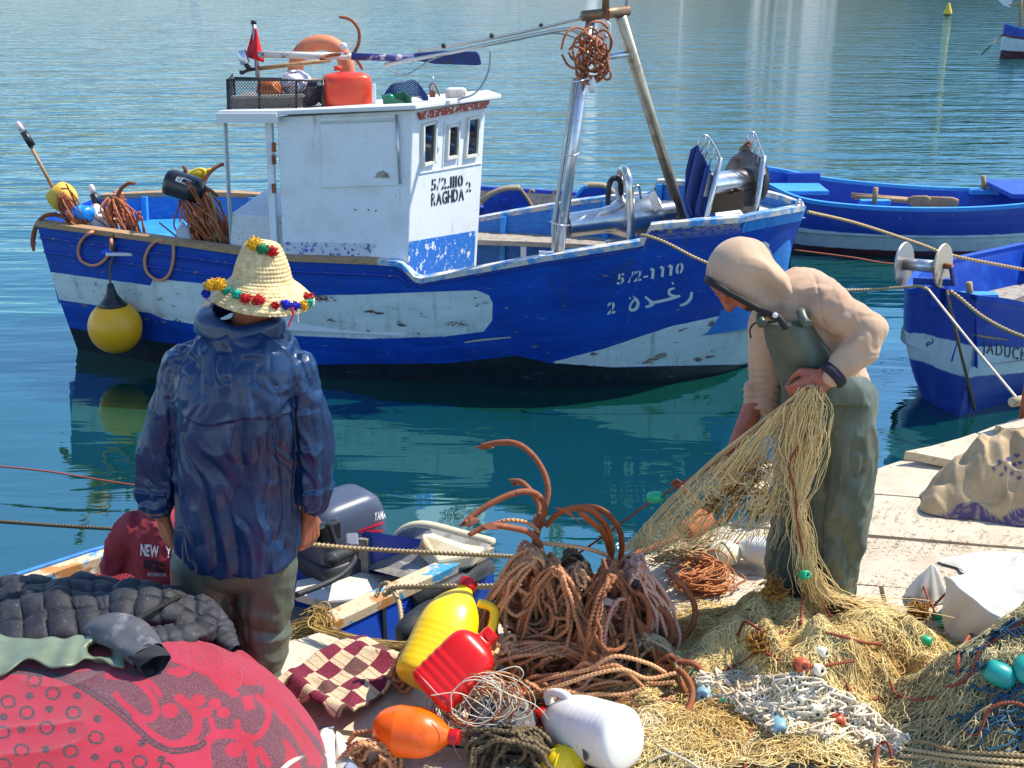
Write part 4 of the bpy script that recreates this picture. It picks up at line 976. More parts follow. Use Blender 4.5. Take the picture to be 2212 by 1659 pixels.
# ================================================================== PEOPLE
def clay(name, mb, voxel, smooth, mat, parent, disp=None, post=None, decimate=None):
    """fuse overlapping closed shapes into one continuous skin, smooth it, then press folds into it"""
    o = mb.build(name, mat, parent)
    md = o.modifiers.new('fuse', 'REMESH'); md.mode = 'VOXEL'; md.voxel_size = voxel; md.use_smooth_shade = True
    if smooth: ms = o.modifiers.new('smooth', 'SMOOTH'); ms.factor = .6; ms.iterations = smooth
    dg = bpy.context.evaluated_depsgraph_get(); dg.update()
    me = bpy.data.meshes.new_from_object(o.evaluated_get(dg)); old = o.data; o.modifiers.clear(); o.data = me; bpy.data.meshes.remove(old)
    me.name = name
    if not me.materials:
        for mm in (mat if isinstance(mat, list) else [mat]): me.materials.append(mm)
    n = len(me.vertices)
    if disp:
        P = wco(o); N = np.empty(n * 3); me.vertices.foreach_get('normal', N); N = N.reshape(-1, 3)
        P2 = P + N * disp(P, N)[:, None]
        if post: P2 = post(P2)
        me.vertices.foreach_set('co', (P2 - np.array(BASE[o.name])).ravel()); me.update()
    me.polygons.foreach_set('use_smooth', np.ones(len(me.polygons), bool))
    return o
def ridge(P, sc3, seed, octs=2):
    Q = P * np.array(sc3); return 1 - 2 * np.abs(fbm(Q, 1., seed, octs)) ** .7
def crumple(P, seed, n, f, amp, vert=1., warp=1.3):
    rn = np.random.default_rng(seed); d = 0
    for i in range(n):
        v = rn.normal(0, 1, 3) * [1, 1, vert]; v /= np.linalg.norm(v); w = P @ v * f * rn.uniform(.6, 1.5) + warp * vnoise(P, f * .22, seed + i) + rn.random()
        m = np.clip(.5 + 1.6 * vnoise(P, f * .35, seed + 60 + i), 0, 1); d = d + (2 * np.abs(w % 1 - .5) - .5) * m * amp
    return d
def fold(P, sc3, seed, k=1.6, octs=2):
    w = k * fbm(P * np.array(sc3), 1., seed, octs); return 2 * np.abs(w % 1 - .5) - .5
def hand(mb, wrist, d, back, thumb, size=.185, curl=(.5, .7, .6), spread=.12, tcurl=.4):
    """wrist point, direction to the fingers, direction the back of the hand faces, side the thumb is on"""
    w = Vector(wrist); d = Vector(d).normalized(); b = Vector(back); b = (b - d * b.dot(d)).normalized(); s = d.cross(b)
    if s.dot(Vector(thumb)) < 0: s = -s
    k = size / .185; pl = .088 * k
    for i, off in enumerate((-.031, -.011, .011, .031)):                 # palm rays, little finger to index
        kn = w + d * pl * (.92 + .08 * math.sin((i + 1) * .8)) + s * off * k * 1.05
        mb.cap(w + s * off * k * .6, kn, .0155 * k, .0125 * k)
        L = (.060, .078, .084, .076)[i] * k; ang = 0.; p = kn; dirn = d + s * off * spread * 12
        for j, fr in enumerate((.46, .31, .23)):
            ang += curl[j] * (1 + .12 * (1.5 - i)); v = (dirn.normalized() * math.cos(ang) - b * math.sin(ang)).normalized()
            q = p + v * L * fr * 1.05; mb.cap(p, q, (.0100, .0090, .0080)[j] * k, (.0090, .0080, .0068)[j] * k, 10); p = q
    t0 = w + d * .022 * k + s * .026 * k - b * .006 * k; t1 = t0 + (d * .62 + s * .66 - b * .25).normalized() * .042 * k
    t2 = t1 + (d * .86 + s * (.42 - tcurl) - b * (.2 + tcurl * .5)).normalized() * .034 * k; t3 = t2 + (d * .9 + s * (.1 - tcurl) - b * (.25 + tcurl * .6)).normalized() * .026 * k
    mb.cap(t0, t1, .017 * k, .0125 * k, 10); mb.cap(t1, t2, .0115 * k, .0100 * k, 10); mb.cap(t2, t3, .0098 * k, .0075 * k, 10)
def head(mb, c, up, face, r=.105):
    """skull, jaw, nose, lips, brow, ears around centre c"""
    u = Vector(up).normalized(); f = Vector(face); f = (f - u * f.dot(u)).normalized(); s = u.cross(f); Mh = Matrix((s, f, u)).transposed()
    c = Vector(c); k = r / .105; P = lambda a, b, e: c + s * a * k + f * b * k + u * e * k
    mb.ell(P(0, -.008, .018), (.074 * k, .094 * k, .098 * k), Mh); mb.ell(P(0, .022, -.045), (.060 * k, .070 * k, .070 * k), Mh)
    mb.ell(P(0, .060, -.088), (.030 * k, .026 * k, .022 * k), Mh)                                        # chin
    mb.cap(P(0, .088, .018), P(0, .112, -.026), .010 * k, .0145 * k); mb.ell(P(-.012, .098, -.030), (.010 * k,) * 3); mb.ell(P(.012, .098, -.030), (.010 * k,) * 3)
    mb.cap(P(-.020, .084, -.056), P(.020, .084, -.056), .0085 * k, .0085 * k); mb.cap(P(-.017, .082, -.068), P(.017, .082, -.068), .0095 * k, .0095 * k)
    mb.cap(P(-.045, .076, .026), P(.045, .076, .026), .013 * k, .013 * k)                                 # brow
    for q in (-1, 1):
        mb.ell(P(.045 * q, .062, -.020), (.024 * k, .022 * k, .022 * k), Mh); mb.ell(P(.030 * q, .078, .006), (.013 * k,) * 3)
        mb.ell(P(.078 * q, -.012, -.008), (.012 * k, .020 * k, .034 * k), Mh)
skin_l = lambda nm, a, b: pm(nm, srgb(*a), .5, layers=[(srgb(*b), 16, .45, .7)], bump=(120, .25, .002), grain=.1, Subsurface_Weight=.06, Subsurface_Scale=.01)
M['skin'] = skin_l('weathered_skin', (168, 100, 72), (140, 74, 52))
M['skin2'] = skin_l('sunburnt_skin', (172, 96, 70), (140, 66, 46))
def cloth(name, col, rough, bump, layers=(), spec=.5, **kw): return pm(name, col, rough, layers=layers, bump=bump[0], bump2=bump[1], grain=.08, spec=spec, **kw)

# ------------------------------------------------------------------ the older man in the raincoat, seen from behind
def make_raincoat_man():
    Y0 = 3.55; A = lambda x, y, dy=0.: at(x, y, Y0 + dy); m = .00147
    foot_z = -.13; base = V(A(515, 1400).x, Y0, foot_z)
    root = thing('person', tuple(base), 'person in navy raincoat and tufted straw hat, back turned, standing by the skiff', 'person')
    # one continuous body
    b = MB(); hc = A(563, 637, .02)
    head(b, hc, (.06, .10, 1), (.35, .92, -.30), .092); b.cap(A(552, 655, .0), A(530, 720, .03), .062, .05)
    b.cap(A(520, 840, .02), A(515, 1000), .085, .09); b.cap(A(485, 1190, .02), A(545, 1190, .02), .055, .055); b.cap(A(515, 1000), A(515, 1180, .02), .09, .06)
    for sh, el, wr in ((A(412, 790), A(352, 960, -.02), A(350, 1112, .03)), (A(628, 795), A(672, 960, -.02), A(668, 1116, .03))):
        b.cap(A(518, 830, .02), sh, .055, .042); b.cap(sh, el, .040, .036); b.cap(el, wr, .036, .029)
    hand(b, A(352, 1118, .03), (.10, .12, -1), (-.62, -.62, .1), (.5, .8, 0), .190, (.28, .42, .45))
    hand(b, A(669, 1120, .03), (-.10, .15, -1), (.72, -.55, .1), (-.5, .8, 0), .188, (.42, .62, .6))
    for hx, kx, ax in ((455, 440, 445), (575, 562, 555)):
        h_, k_, a_ = A(hx, 1200), A(kx, 1380), A(ax, 1500); f_ = V(a_.x, a_.y, foot_z + .05)
        b.cap(h_, k_, .07, .05); b.cap(k_, f_ + V(0, 0, .06), .05, .042); b.cap(f_ + V(0, .0, .0), f_ + V(0, .17, -.01), .045, .035)
    clay('body', b, .0055, 3, M['skin'], root)
    # trousers
    t = MB()
    for hx, kx, ax, rr in ((445, 432, 440, (.118, .096, .082)), (572, 562, 556, (.112, .092, .082))):
        h_, k_, a_ = A(hx, 1215), A(kx, 1390), A(ax, 1500); a_ = V(a_.x, a_.y, foot_z + .10)
        t.cap(h_, k_, rr[0], rr[1], 24); t.cap(k_, a_, rr[1], rr[2], 24)
    t.ell(A(508, 1170), (.19, .13, .13)); t.cap(A(470, 1205), A(550, 1205), .125, .12, 24)
    oil = NT('olive_oilskin'); c_ = oil.mix(oil.step(oil.noise(5, 5), .4, .65), srgb(92, 100, 84), srgb(72, 80, 68)); c_ = oil.mix(oil.step(oil.noise(70, 4), .66, .72, 0, .6), c_, srgb(140, 142, 122))
    M['oil'] = oil.out(c_, .42, 0., oil.bump(oil.noise(30, 4), .12, .004))
    def dt(P, N):
        z = P[:, 2]; w = np.clip((A(0, 1230).z - z) / .12, 0, 1)
        return w * (.020 * fold(P + .25 * np.c_[P[:, 2], P[:, 2] * 0, P[:, 0]], (4, 4, 5), 3, 1.3) + .006 * fold(P, (10, 10, 8), 13, 1.2)) - .002
    clay('trousers', t, .007, 4, M['oil'], root, dt)
    boots = MB()
    for ax in (440, 556):
        a_ = A(ax, 1500); boots.cap(V(a_.x, a_.y, foot_z + .20), V(a_.x, a_.y + .01, foot_z + .06), .062, .055); boots.cap(V(a_.x, a_.y, foot_z + .052), V(a_.x, a_.y + .17, foot_z + .045), .052, .045)
    clay('boots', boots, .008, 3, M['oil'], root)
    # raincoat
    j = MB(); rg = []
    for y, c, hw, d in ((700, 528, 62, .085), (716, 528, 88, .105), (738, 526, 116, .13), (775, 518, 134, .150), (830, 514, 140, .165), (900, 512, 138, .170), (980, 512, 136, .165), (1050, 513, 134, .160), (1110, 516, 138, .165), (1155, 518, 142, .168), (1182, 520, 143, .170)):
        p = A(c, y); an = np.linspace(0, 2 * np.pi, 40, endpoint=False)
        e = .8; X = np.sign(np.cos(an)) * np.abs(np.cos(an)) ** e * hw * m * .965; Yy = np.sign(np.sin(an)) * np.abs(np.sin(an)) ** e * d
        dz = -.02 * (np.cos(an) * .5) * (y > 1150) - .03 * np.maximum(0, -np.sin(an)) * (y > 1150) + .035 * np.abs(np.cos(an)) ** 3 * (y > 1150)
        rg.append(np.c_[p.x + X, p.y + Yy, np.full(40, p.z) + dz])
    j.rings(rg, True)
    j.cap(A(520, 755), A(408, 792), .10, .070, 20); j.cap(A(520, 755), A(628, 798), .10, .070, 20)
    # sleeves, full and baggy, turned-up cuffs
    for pts in (((404, 795, .074), (372, 880, .074), (350, 975, .070), (342, 1030, .066), (344, 1068, .066)), ((634, 800, .072), (660, 880, .068), (674, 960, .064), (676, 1025, .058), (674, 1072, .054))):
        for (x0, y0, r0), (x1, y1, r1) in zip(pts[:-1], pts[1:]): j.cap(A(x0, y0, -.01), A(x1, y1, -.005), r0, r1, 22)
    PZ = lambda y: A(515, y).z
    def dj(P, N):
        z = P[:, 2]; back = np.clip(-N[:, 1] + .2, 0, 1)
        up = np.clip((z - PZ(900)) / .25, 0, 1); lo = 1 - up
        W = P + .05 * np.c_[vnoise(P, 5, 1), vnoise(P, 5, 2), vnoise(P, 5, 3)]
        d = (.020 * fold(W, (8, 7, 1.5), 5, 1.3) + .008 * fold(W, (13, 12, 4), 25, 1.3)) * lo + (.017 * fold(W + .3 * np.c_[P[:, 2], P[:, 2] * 0, np.abs(P[:, 0] - A(520, 800).x)], (6, 6, 4), 9, 1.3) + .007 * fold(W, (14, 14, 10), 31, 1.2)) * up + .004 * ridge(W, (9, 8, 3), 12, 1)
        # cape across the shoulders with a free lower edge
        fx = (P[:, 0] - A(515, 870).x) / (128 * m); edge = PZ(872) + .012 * np.sin(fx * 5) + .02 * fx ** 2
        cape = np.clip((z - edge) / .004, 0, 1) * (np.abs(fx) < 1.0) * (N[:, 1] < .2)
        d += .013 * cape * np.clip(1 - (z - edge) / .16, .0, 1)
        # sleeve seams at the armholes, cuffs turned up
        for cx, s_ in ((-1, A(386, 900).x), (1, A(645, 900).x)):
            d -= .010 * np.exp(-((P[:, 0] - s_) / .010) ** 2) * (z < PZ(840)) * (z > PZ(1110))
        out = (np.abs(P[:, 0] - A(515, 1050).x) > 150 * m)
        d += .007 * (out & (z < PZ(1046))) + .004 * np.exp(-((z - PZ(1046)) / .008) ** 2) * out
        return d - .002
    nv = NT('navy_pvc'); sc_ = nv.noise(26, 6, .7, dist=1.5); c_ = nv.mix(nv.step(nv.noise(4, 5), .4, .6), (.003, .019, .066, 1), (.004, .030, .098, 1))
    c_ = nv.mix(nv.step(nv.noise(95, 3), .72, .75, 0, .8), c_, srgb(150, 160, 190))
    rg = lambda s_, d_: [setattr(q, 'noise_type', 'RIDGED_MULTIFRACTAL') or q for q in [nv.noise(s_, 2, .5, (1, 1, .55), d_).node]][0].outputs['Fac']
    nb = nv.bump(rg(11, 1.0), .35, .010); nb = nv.bump(rg(26, .8), .4, .005, nb)
    M['navy'] = nv.out(c_, nv.step(nv.noise(8, 4), .3, .7, .25, .38), 0., nb, .5)
    clay('raincoat', j, .0048, 2, M['navy'], root, dj)
    # stand-up collar with stitched rolls
    col = MB(); rr = []
    for k, (y, hw, d) in enumerate(((712, 84, .105), (700, 87, .112), (688, 83, .104), (680, 82, .106), (671, 74, .098), (666, 66, .088), (672, 58, .080), (700, 54, .07))):
        p = A(527, y, .02); an = np.linspace(0, 2 * np.pi, 48, endpoint=False); X = np.cos(an) * hw * m * (1 + .04 * np.sin(3 * an + k)); Yy = np.sin(an) * d
        tip = np.maximum(0, -np.cos(an)) ** 3 * .030 * (k < 5)
        rr.append(np.c_[p.x + X - tip, p.y + Yy - .01, np.full(48, p.z) - .030 * np.cos(an) * .4 + .006 * np.sin(4 * an + k) + .02 * np.sin(an) - tip * .3])
    col.rings(rr, False).build('collar', M['navy'], root, sub=1)
    # hair under the hat
    hr = MB(); hr.ell(hc + V(0, -.006, .010), (.076, .090, .072)); clay('hair', hr, .008, 1, pm('dark_grey_hair', srgb(52, 42, 38), .9, bump=(90, .8, .006)), root, lambda P, N: .004 * vnoise(P, 60, 4))
    # hat
    hb, ha = A(562, 628, .02), V(.085, .05, 1).normalized()
    prof = [(a * .91, b * .94) for a, b in [(.172, -.030), (.164, -.020), (.150, -.004), (.134, .012), (.118, .026), (.103, .038), (.096, .048), (.092, .062), (.088, .078), (.082, .096), (.075, .114), (.068, .130), (.060, .146), (.052, .156), (.040, .162), (.02, .165), (.004, .166)]]
    pr = spl([(a, b, 0) for a, b in prof], 7)[:, :2]; z = ha; x = (V(1, 0, 0) - z * z.x).normalized(); y = z.cross(x); na = 150; an = np.linspace(0, 2 * np.pi, na, endpoint=False); R_ = []
    arc = np.concatenate([[0], np.cumsum(np.linalg.norm(np.diff(pr, axis=0), axis=1))])
    for i, (r, h) in enumerate(pr):
        row = arc[i] / .0125; tri = abs((row % 1) - .5) * 2
        nst = 64 * (.6 + .4 * r / .17); plait = .0016 * np.sin(an * round(nst) + (1 if row % 1 < .5 else -1) * (row % 1) * 5)
        rad = r + .0028 * (1 - tri ** 2) + plait
        curl = .022 * np.exp(-((np.angle(np.exp(1j * (an - 2.95)))) / .30) ** 2) * np.clip((r - .11) / .06, 0, 1)
        wave = .008 * np.sin(2 * an + .6) * np.clip((r - .10) / .07, 0, 1) - curl * 1.6
        R_.append(np.array(hb) + (rad * (1 + .06 * np.cos(an) - curl))[:, None] * (np.cos(an)[:, None] * np.array(x) + np.sin(an)[:, None] * np.array(y)) + (h + wave)[:, None] * np.array(z))
    R_ = np.array(R_); inner = R_[:14:2][::-1] - np.array(z) * .006
    straw = NT('palm_straw'); s1 = straw.noise(60, 5, .6); c_ = straw.mix(straw.step(s1, .35, .7), srgb(226, 204, 156), srgb(188, 158, 104)); c_ = straw.mix(straw.step(straw.noise(7, 4), .5, .75, 0, .5), c_, srgb(214, 178, 110)); c_ = straw.mix(straw.step(straw.noise(150, 3), .6, .75, 0, .6), c_, srgb(140, 110, 66))
    hat = MB(); hat.rings(R_, False); hat.grid(np.concatenate([R_[:1], np.array([R_[0] * .0 + R_[0] - np.array(z) * .007]), R_[2:30:3] - np.array(z) * .008 ]), wrap_v=True, flip=True)
    ht = hat.build('straw_hat', straw.out(c_, .8, 0., straw.bump(s1, .5, .003)), root)
    hbv = bvh_of(ht)
    wool = lambda nm, c: pm(nm, srgb(*c), .95, bump=(140, .6, .003), tint=tuple(q * .5 for q in srgb(*c)[:3]) + (1,), grain=.2)
    WY, WG, WR, WB, WT, WW = wool('yellow_wool', (236, 176, 24)), wool('green_wool', (20, 130, 84)), wool('red_wool', (200, 14, 22)), wool('blue_wool', (24, 40, 190)), wool('teal_wool', (40, 176, 150)), wool('white_wool', (222, 210, 200))
    rnd = random.Random(3)
    def tuft(px, py, w, mt, hang=.0, h=None):
        g = cast(hbv, px, py); p = g[0] if g else A(px, py, -.10); p = p + (g[1] * .006 if g else V(0, 0, 0)); mb = MB()
        mb.ell(p, (w * .55, w * .5, (h or w) * .5), nu=6, nv=8, tint=.4)
        for k in range(46):
            d = V(rnd.gauss(0, 1), rnd.gauss(0, 1) - .3, rnd.gauss(0, 1)).normalized(); q = p + V(d.x * w * .75, d.y * w * .6, d.z * (h or w) * .65 - hang * rnd.random())
            mb.tube(spl([p + d * w * .15, (p + q) / 2 + V(rnd.gauss(0, .004), rnd.gauss(0, .003), rnd.gauss(0, .004)), q], 3), .0017, 4, tint=rnd.random())
        mb.build('wool_tuft', mt, root)
    for px, py, w, mt in ((548, 529, .038, WY), (568, 541, .030, WG), (584, 545, .030, WR), (456, 615, .034, WY), (474, 615, .034, WY), (445, 634, .020, WB), (447, 653, .020, WW), (490, 630, .026, WT), (511, 638, .028, WT), (534, 646, .028, WR), (557, 650, .030, WR), (593, 662, .018, WR), (617, 660, .026, WB), (636, 663, .022, WB), (652, 661, .026, WY), (665, 658, .026, WT), (662, 643, .026, WR)):
        tuft(px, py, w, mt)
    MB().tube(spl([A(632, 664, -.1), A(633, 680, -.1), A(627, 694, -.1), A(622, 706, -.1)], 5), .003, 5).build('wool_thread', pm('pink_wool', srgb(220, 40, 90), .9), root)
    MB().tube(spl([A(644, 668, -.1), A(643, 685, -.1), A(645, 698, -.1)], 5), .002, 5).build('wool_thread', WW, root)
    return root
make_raincoat_man()

# ------------------------------------------------------------------ the hooded man mending the net
def make_hooded_man():
    Y0 = 3.92; A = lambda x, y, dy=0.: at(x, y, Y0 + dy); m = .00157
    base = V(A(1740, 1360).x, Y0, 0)
    root = thing('person', tuple(base), 'person in cream hooded top and olive bib trousers, bending over a net', 'person')
    b = MB(); hu, hf = V(-.90, -.05, .42), V(-.42, -.16, -.90)
    hcen = A(1591, 600, .0); head(b, hcen, hu, hf, .098); b.cap(A(1640, 605), A(1730, 660), .055, .07)
    b.cap(A(1745, 690, .02), A(1795, 860, .02), .10, .10); b.cap(A(1805, 885, -.03), A(1785, 885, .07), .085, .085)
    sh, el, wr = A(1790, 680, -.11), A(1880, 716, -.19), A(1792, 808, -.24)
    b.cap(A(1745, 680, .02), sh, .07, .045); b.cap(sh, el, .045, .032); b.cap(el, wr, .032, .028)
    fs, fe, fw = A(1668, 690, .12), A(1650, 830, .12), A(1582, 985, .06)
    b.cap(A(1735, 690, .03), fs, .07, .05); b.cap(fs, fe, .05, .045); b.cap(fe, fw, .047, .029)
    hand(b, wr + V(-.012, -.005, -.008), (-.80, -.05, -.60), (.05, -.95, .30), (-.55, -.1, .8), .195, (.75, .95, .8), .1, .55)
    hand(b, fw, (-.10, -.05, -1), (-.55, -.85, 0), (-.8, .3, .1), .19, (.25, .35, .3))
    for hx, kx, ax, dy in ((1735, 1712, 1692, .06), (1822, 1812, 1800, -.06)):
        h_, k_ = A(hx, 900, dy), A(kx, 1120, dy); a_ = A(ax, 1330, dy); a_.z = .10
        b.cap(h_, k_, .07, .05); b.cap(k_, a_, .05, .042); b.cap(V(a_.x, a_.y, .05), V(a_.x - .17, a_.y - .02, .045), .042, .036)
    clay('body', b, .0055, 3, M['skin2'], root)
    bd = MB(); Mh = Matrix((hu.cross(hf).normalized(), hf, hu)).transposed()
    k = .098 / .105; c_ = hcen; s_ = hu.normalized().cross(hf.normalized()); f_ = (hf - hu.normalized() * hf.dot(hu.normalized())).normalized(); u_ = hu.normalized()
    bd.ell(c_ + f_ * .058 * k + u_ * -.088 * k, (.040, .034, .026), Mh); bd.ell(c_ + s_ * .048 + f_ * .03 - u_ * .075, (.02, .045, .032), Mh); bd.ell(c_ - s_ * .048 + f_ * .03 - u_ * .075, (.02, .045, .032), Mh)
    clay('beard', bd, .006, 1, pm('dark_stubble', srgb(62, 40, 32), .9, bump=(150, .8, .004)), root, lambda P, N: .002 * vnoise(P, 120, 4))
    # bib trousers and boots
    t = MB()
    for pts in (((1752, 860, .115, .05), (1742, 960, .110, .06), (1722, 1090, .094, .06), (1706, 1210, .088, .05), (1700, 1300, .083, .05), (1698, 1350, .080, .05)), ((1818, 865, .120, -.06), (1822, 960, .118, -.07), (1818, 1090, .104, -.07), (1806, 1210, .092, -.07), (1798, 1300, .083, -.06), (1796, 1335, .080, -.06))):
        for (x0, y0, r0, d0), (x1, y1, r1, d1) in zip(pts[:-1], pts[1:]): t.cap(A(x0, y0, d0), A(x1, y1, d1), r0, r1, 26)
    t.ell(A(1795, 858), (.165, .155, .10))
    # bib: a plate wrapped on the chest
    bib = MB(); rows = []
    for y, xl, xr in ((700, 1646, 1748), (735, 1652, 1772), (770, 1662, 1798), (805, 1675, 1830), (840, 1685, 1865), (880, 1690, 1880)):
        r_ = []
        for u in np.linspace(0, 1, 9):
            x = xl + (xr - xl) * u; bulge = -.10 * math.sin(math.pi * (.15 + .75 * u)) - .08 * u
            r_.append(tuple(A(x, y, bulge - .055)))
        rows.append(r_)
    rows = np.array(rows); bib.grid(rows, flip=True); bib.grid(rows + [0.02, .06, 0]); 
    solid = MB(); full = [np.concatenate([r, (r + [0.02, .05, 0])[::-1]]) for r in rows]; solid.rings(full, True)
    for V_, F_ in ((np.concatenate(solid.v), solid.f),): t.add(V_, F_)
    def dt(P, N):
        z = P[:, 2]; w = np.clip((A(1750, 800).z - z) / .2, .15, 1)
        W = P + .06 * np.c_[vnoise(P, 4, 1), vnoise(P, 4, 2), vnoise(P, 4, 3)]
        knee = np.exp(-((z - .45) / .25) ** 2)
        return w * (.017 * fold(W, (6, 6, 1.3), 43, 1.3) + .005 * fold(W, (12, 12, 5), 53, 1.2)) + knee * .010 * fold(P, (4, 4, 6), 63, 1.2) - .028 * np.exp(-((proj(P)[:, 0] - (1800 - .11 * (proj(P)[:, 1] - 850))) / 9) ** 2) * np.clip((proj(P)[:, 1] - 930) / 120, 0, 1) * (N[:, 1] < .1) - .002
    clay('bib_trousers', t, .0065, 4, M['oil'], root, dt)
    bo = MB()
    for ax, dy in ((1692, .05), (1796, -.06)):
        a_ = A(ax, 1340, dy); bo.cap(V(a_.x + .01, a_.y, .22), V(a_.x + .01, a_.y, .06), .070, .060); bo.cap(V(a_.x, a_.y, .055), V(a_.x - .20, a_.y - .03, .045), .055, .045)
    clay('boots', bo, .007, 3, pm('green_rubber', srgb(52, 58, 50), .4, layers=[(srgb(84, 86, 74), 8, .5, .7)]), root)
    for pts in ([(1648, 702, -.13), (1643, 690, -.11), (1646, 676, -.05)], [(1745, 702, -.20), (1736, 690, -.19), (1730, 672, -.16)]):
        MB().tube(spl([A(*q) for q in pts], 4), .016, 8).build('strap', M['oil'], root)
        p = A(pts[0][0], pts[0][1] - 4, pts[0][2] - .018); MB().box(p, (.024, .006, .02)).build('buckle', M['oil'], root, smooth=False, bevel=.003)
    # hooded top
    h = MB()
    h.cap(A(1724, 650, .0), A(1745, 700, -.02), .118, .125, 24); h.cap(A(1745, 700, -.02), A(1800, 850, .0), .128, .138, 24)
    h.cap(A(1735, 640, .05), A(1792, 662, -.13), .105, .080, 24); h.cap(A(1738, 646, .05), A(1786, 668, -.09), .116, .086, 24); h.cap(A(1760, 655, .0), A(1830, 688, -.14), .10, .066, 24); h.cap(A(1700, 660, .02), A(1660, 700, .11), .10, .072, 20)
    for (x0, y0, d0, r0), (x1, y1, d1, r1) in zip(((1786, 666, -.13, .074), (1838, 690, -.17, .066), (1880, 712, -.19, .060), (1858, 752, -.21, .058), (1820, 792, -.23, .050)), ((1838, 690, -.17, .066), (1880, 712, -.19, .060), (1858, 752, -.21, .064), (1820, 790, -.23, .054), (1800, 811, -.24, .044))):
        h.cap(A(x0, y0, d0), A(x1, y1, d1), r0, r1, 22)
    for (x0, y0, r0), (x1, y1, r1) in zip(((1662, 700, .076), (1655, 760, .068), (1655, 820, .064)), ((1655, 760, .070), (1655, 820, .064), (1648, 868, .060))):
        h.cap(A(x0, y0, .11), A(x1, y1, .11), r0, r1, 20)
    for y in (838, 852, 866): h.cap(A(1622, y + 2, .10), A(1676, y, .10), .034, .034)
    def dh(P, N):
        W = P + .05 * np.c_[vnoise(P, 5, 1), vnoise(P, 5, 2), vnoise(P, 5, 3)]
        q = proj(P); e = np.exp(-(((q[:, 0] - 1850) / 50) ** 2 + ((q[:, 1] - 715) / 50) ** 2)); ch = np.exp(-(((q[:, 0] - 1650) / 45) ** 2 + ((q[:, 1] - 840) / 60) ** 2))
        fld = np.sin((q[:, 0] * .35 + q[:, 1] * .8) * .16 + 3 * vnoise(P, 6, 5))
        seam = np.exp(-(sdline(q, [(1758, 585), (1770, 640), (1772, 690), (1800, 745)]) / 2.6) ** 2)
        return .0055 * fold(W, (4.5, 4.5, 6), 71, 1.2) + .0028 * fold(W, (12, 12, 12), 81, 1.2) - .004 * seam + .0020 * ridge(W + .3 * np.c_[P[:, 2], P[:, 0] * 0, P[:, 0]], (12, 12, 9), 35, 1) + e * .009 * fld + ch * .006 * np.sin(q[:, 1] * .42 + 3 * vnoise(P, 8, 6)) - .003
    fl = NT('cream_fleece'); c_ = fl.mix(fl.step(fl.noise(3.5, 5), .4, .7), srgb(198, 164, 134), srgb(178, 142, 114)); c_ = fl.mix(fl.step(fl.noise(30, 4), .64, .74, 0, .5), c_, srgb(168, 128, 98))
    M['fleece'] = fl.out(c_, .95, 0., fl.bump(fl.noise(260, 3), .35, .002), Sheen_Weight=.15)
    clay('hooded_top', h, .0058, 12, M['fleece'], root, dh)
    # hood: cloth round the head, cut off along the face opening
    hd = MB(); hd.ell(A(1600, 590, .0), (.116, .112, .124), nu=20, nv=28); hd.cap(A(1615, 592), A(1678, 650), .106, .088, 26); hd.cap(A(1678, 650), A(1735, 668), .088, .09, 26); hd.cap(A(1580, 582, -.0), A(1604, 574), .082, .098, 24)
    hp_ = A(1525, 602, -.0); hn = (A(1690, 697) - hp_).normalized(); pn = V(hn.z, 0, -hn.x).normalized(); pn = -pn if pn.z > 0 else pn
    def cut(P):
        q = proj(P); s0 = (P - np.array(hp_)) @ np.array(pn); m_ = (s0 > 0) & (q[:, 0] < 1712); P = P.copy()
        P[m_] -= np.array(pn)[None] * (s0[m_] * 1.25)[:, None]; return P
    def dhd(P, N):
        q = proj(P); back = np.clip((q[:, 0] - 1600) / 50, 0, 1)
        return back * (.011 * np.sin((q[:, 0] * .55 - q[:, 1] * .75) * .11 + 2.5 * vnoise(P, 7, 3)) + .008 * ridge(P, (9, 9, 9), 7, 1)) + crumple(P, 91, 4, 7, .005, 1.) * (.3 + .7 * back)
    clay('hood', hd, .0058, 8, M['fleece'], root, dhd, cut)
    trim = pm('black_trim', srgb(22, 18, 22), .7)
    MB().tube(spl([A(1527, 603, -.02), A(1534, 609, -.07), A(1556, 621, -.105), A(1582, 636, -.12), A(1606, 649, -.125), A(1640, 668, -.13), A(1676, 682, -.17), A(1690, 696, -.185), A(1698, 710, -.19)], 6), .012, 8).build('hood_trim', trim, root)
    MB().lathe([(.009, 0), (.009, .005), (.004, .006)], A(1674, 681, -.185), (0, -1, .2), 12).build('eyelet', pm('white_button', (.7, .7, .7, 1), .4), root)
    MB().tube(spl([A(1622, 730, -.02), A(1620, 712, -.03), A(1628, 700, -.04), A(1640, 694, -.05)], 5), .003, 6).build('hood_cord', trim, root)
    # watch strap and dark cuff
    w = A(1797, 812, -.24); dd = (A(1820, 790, -.23) - w).normalized()
    MB().lathe([(.044, .0), (.050, .008), (.050, .026), (.044, .034)], w + dd * -.012, dd, 24).build('cuff', pm('dark_knit_cuff', srgb(40, 38, 52), .9, bump=(120, .6, .003)), root)
    return root, A
HOODED, HA = make_hooded_man()

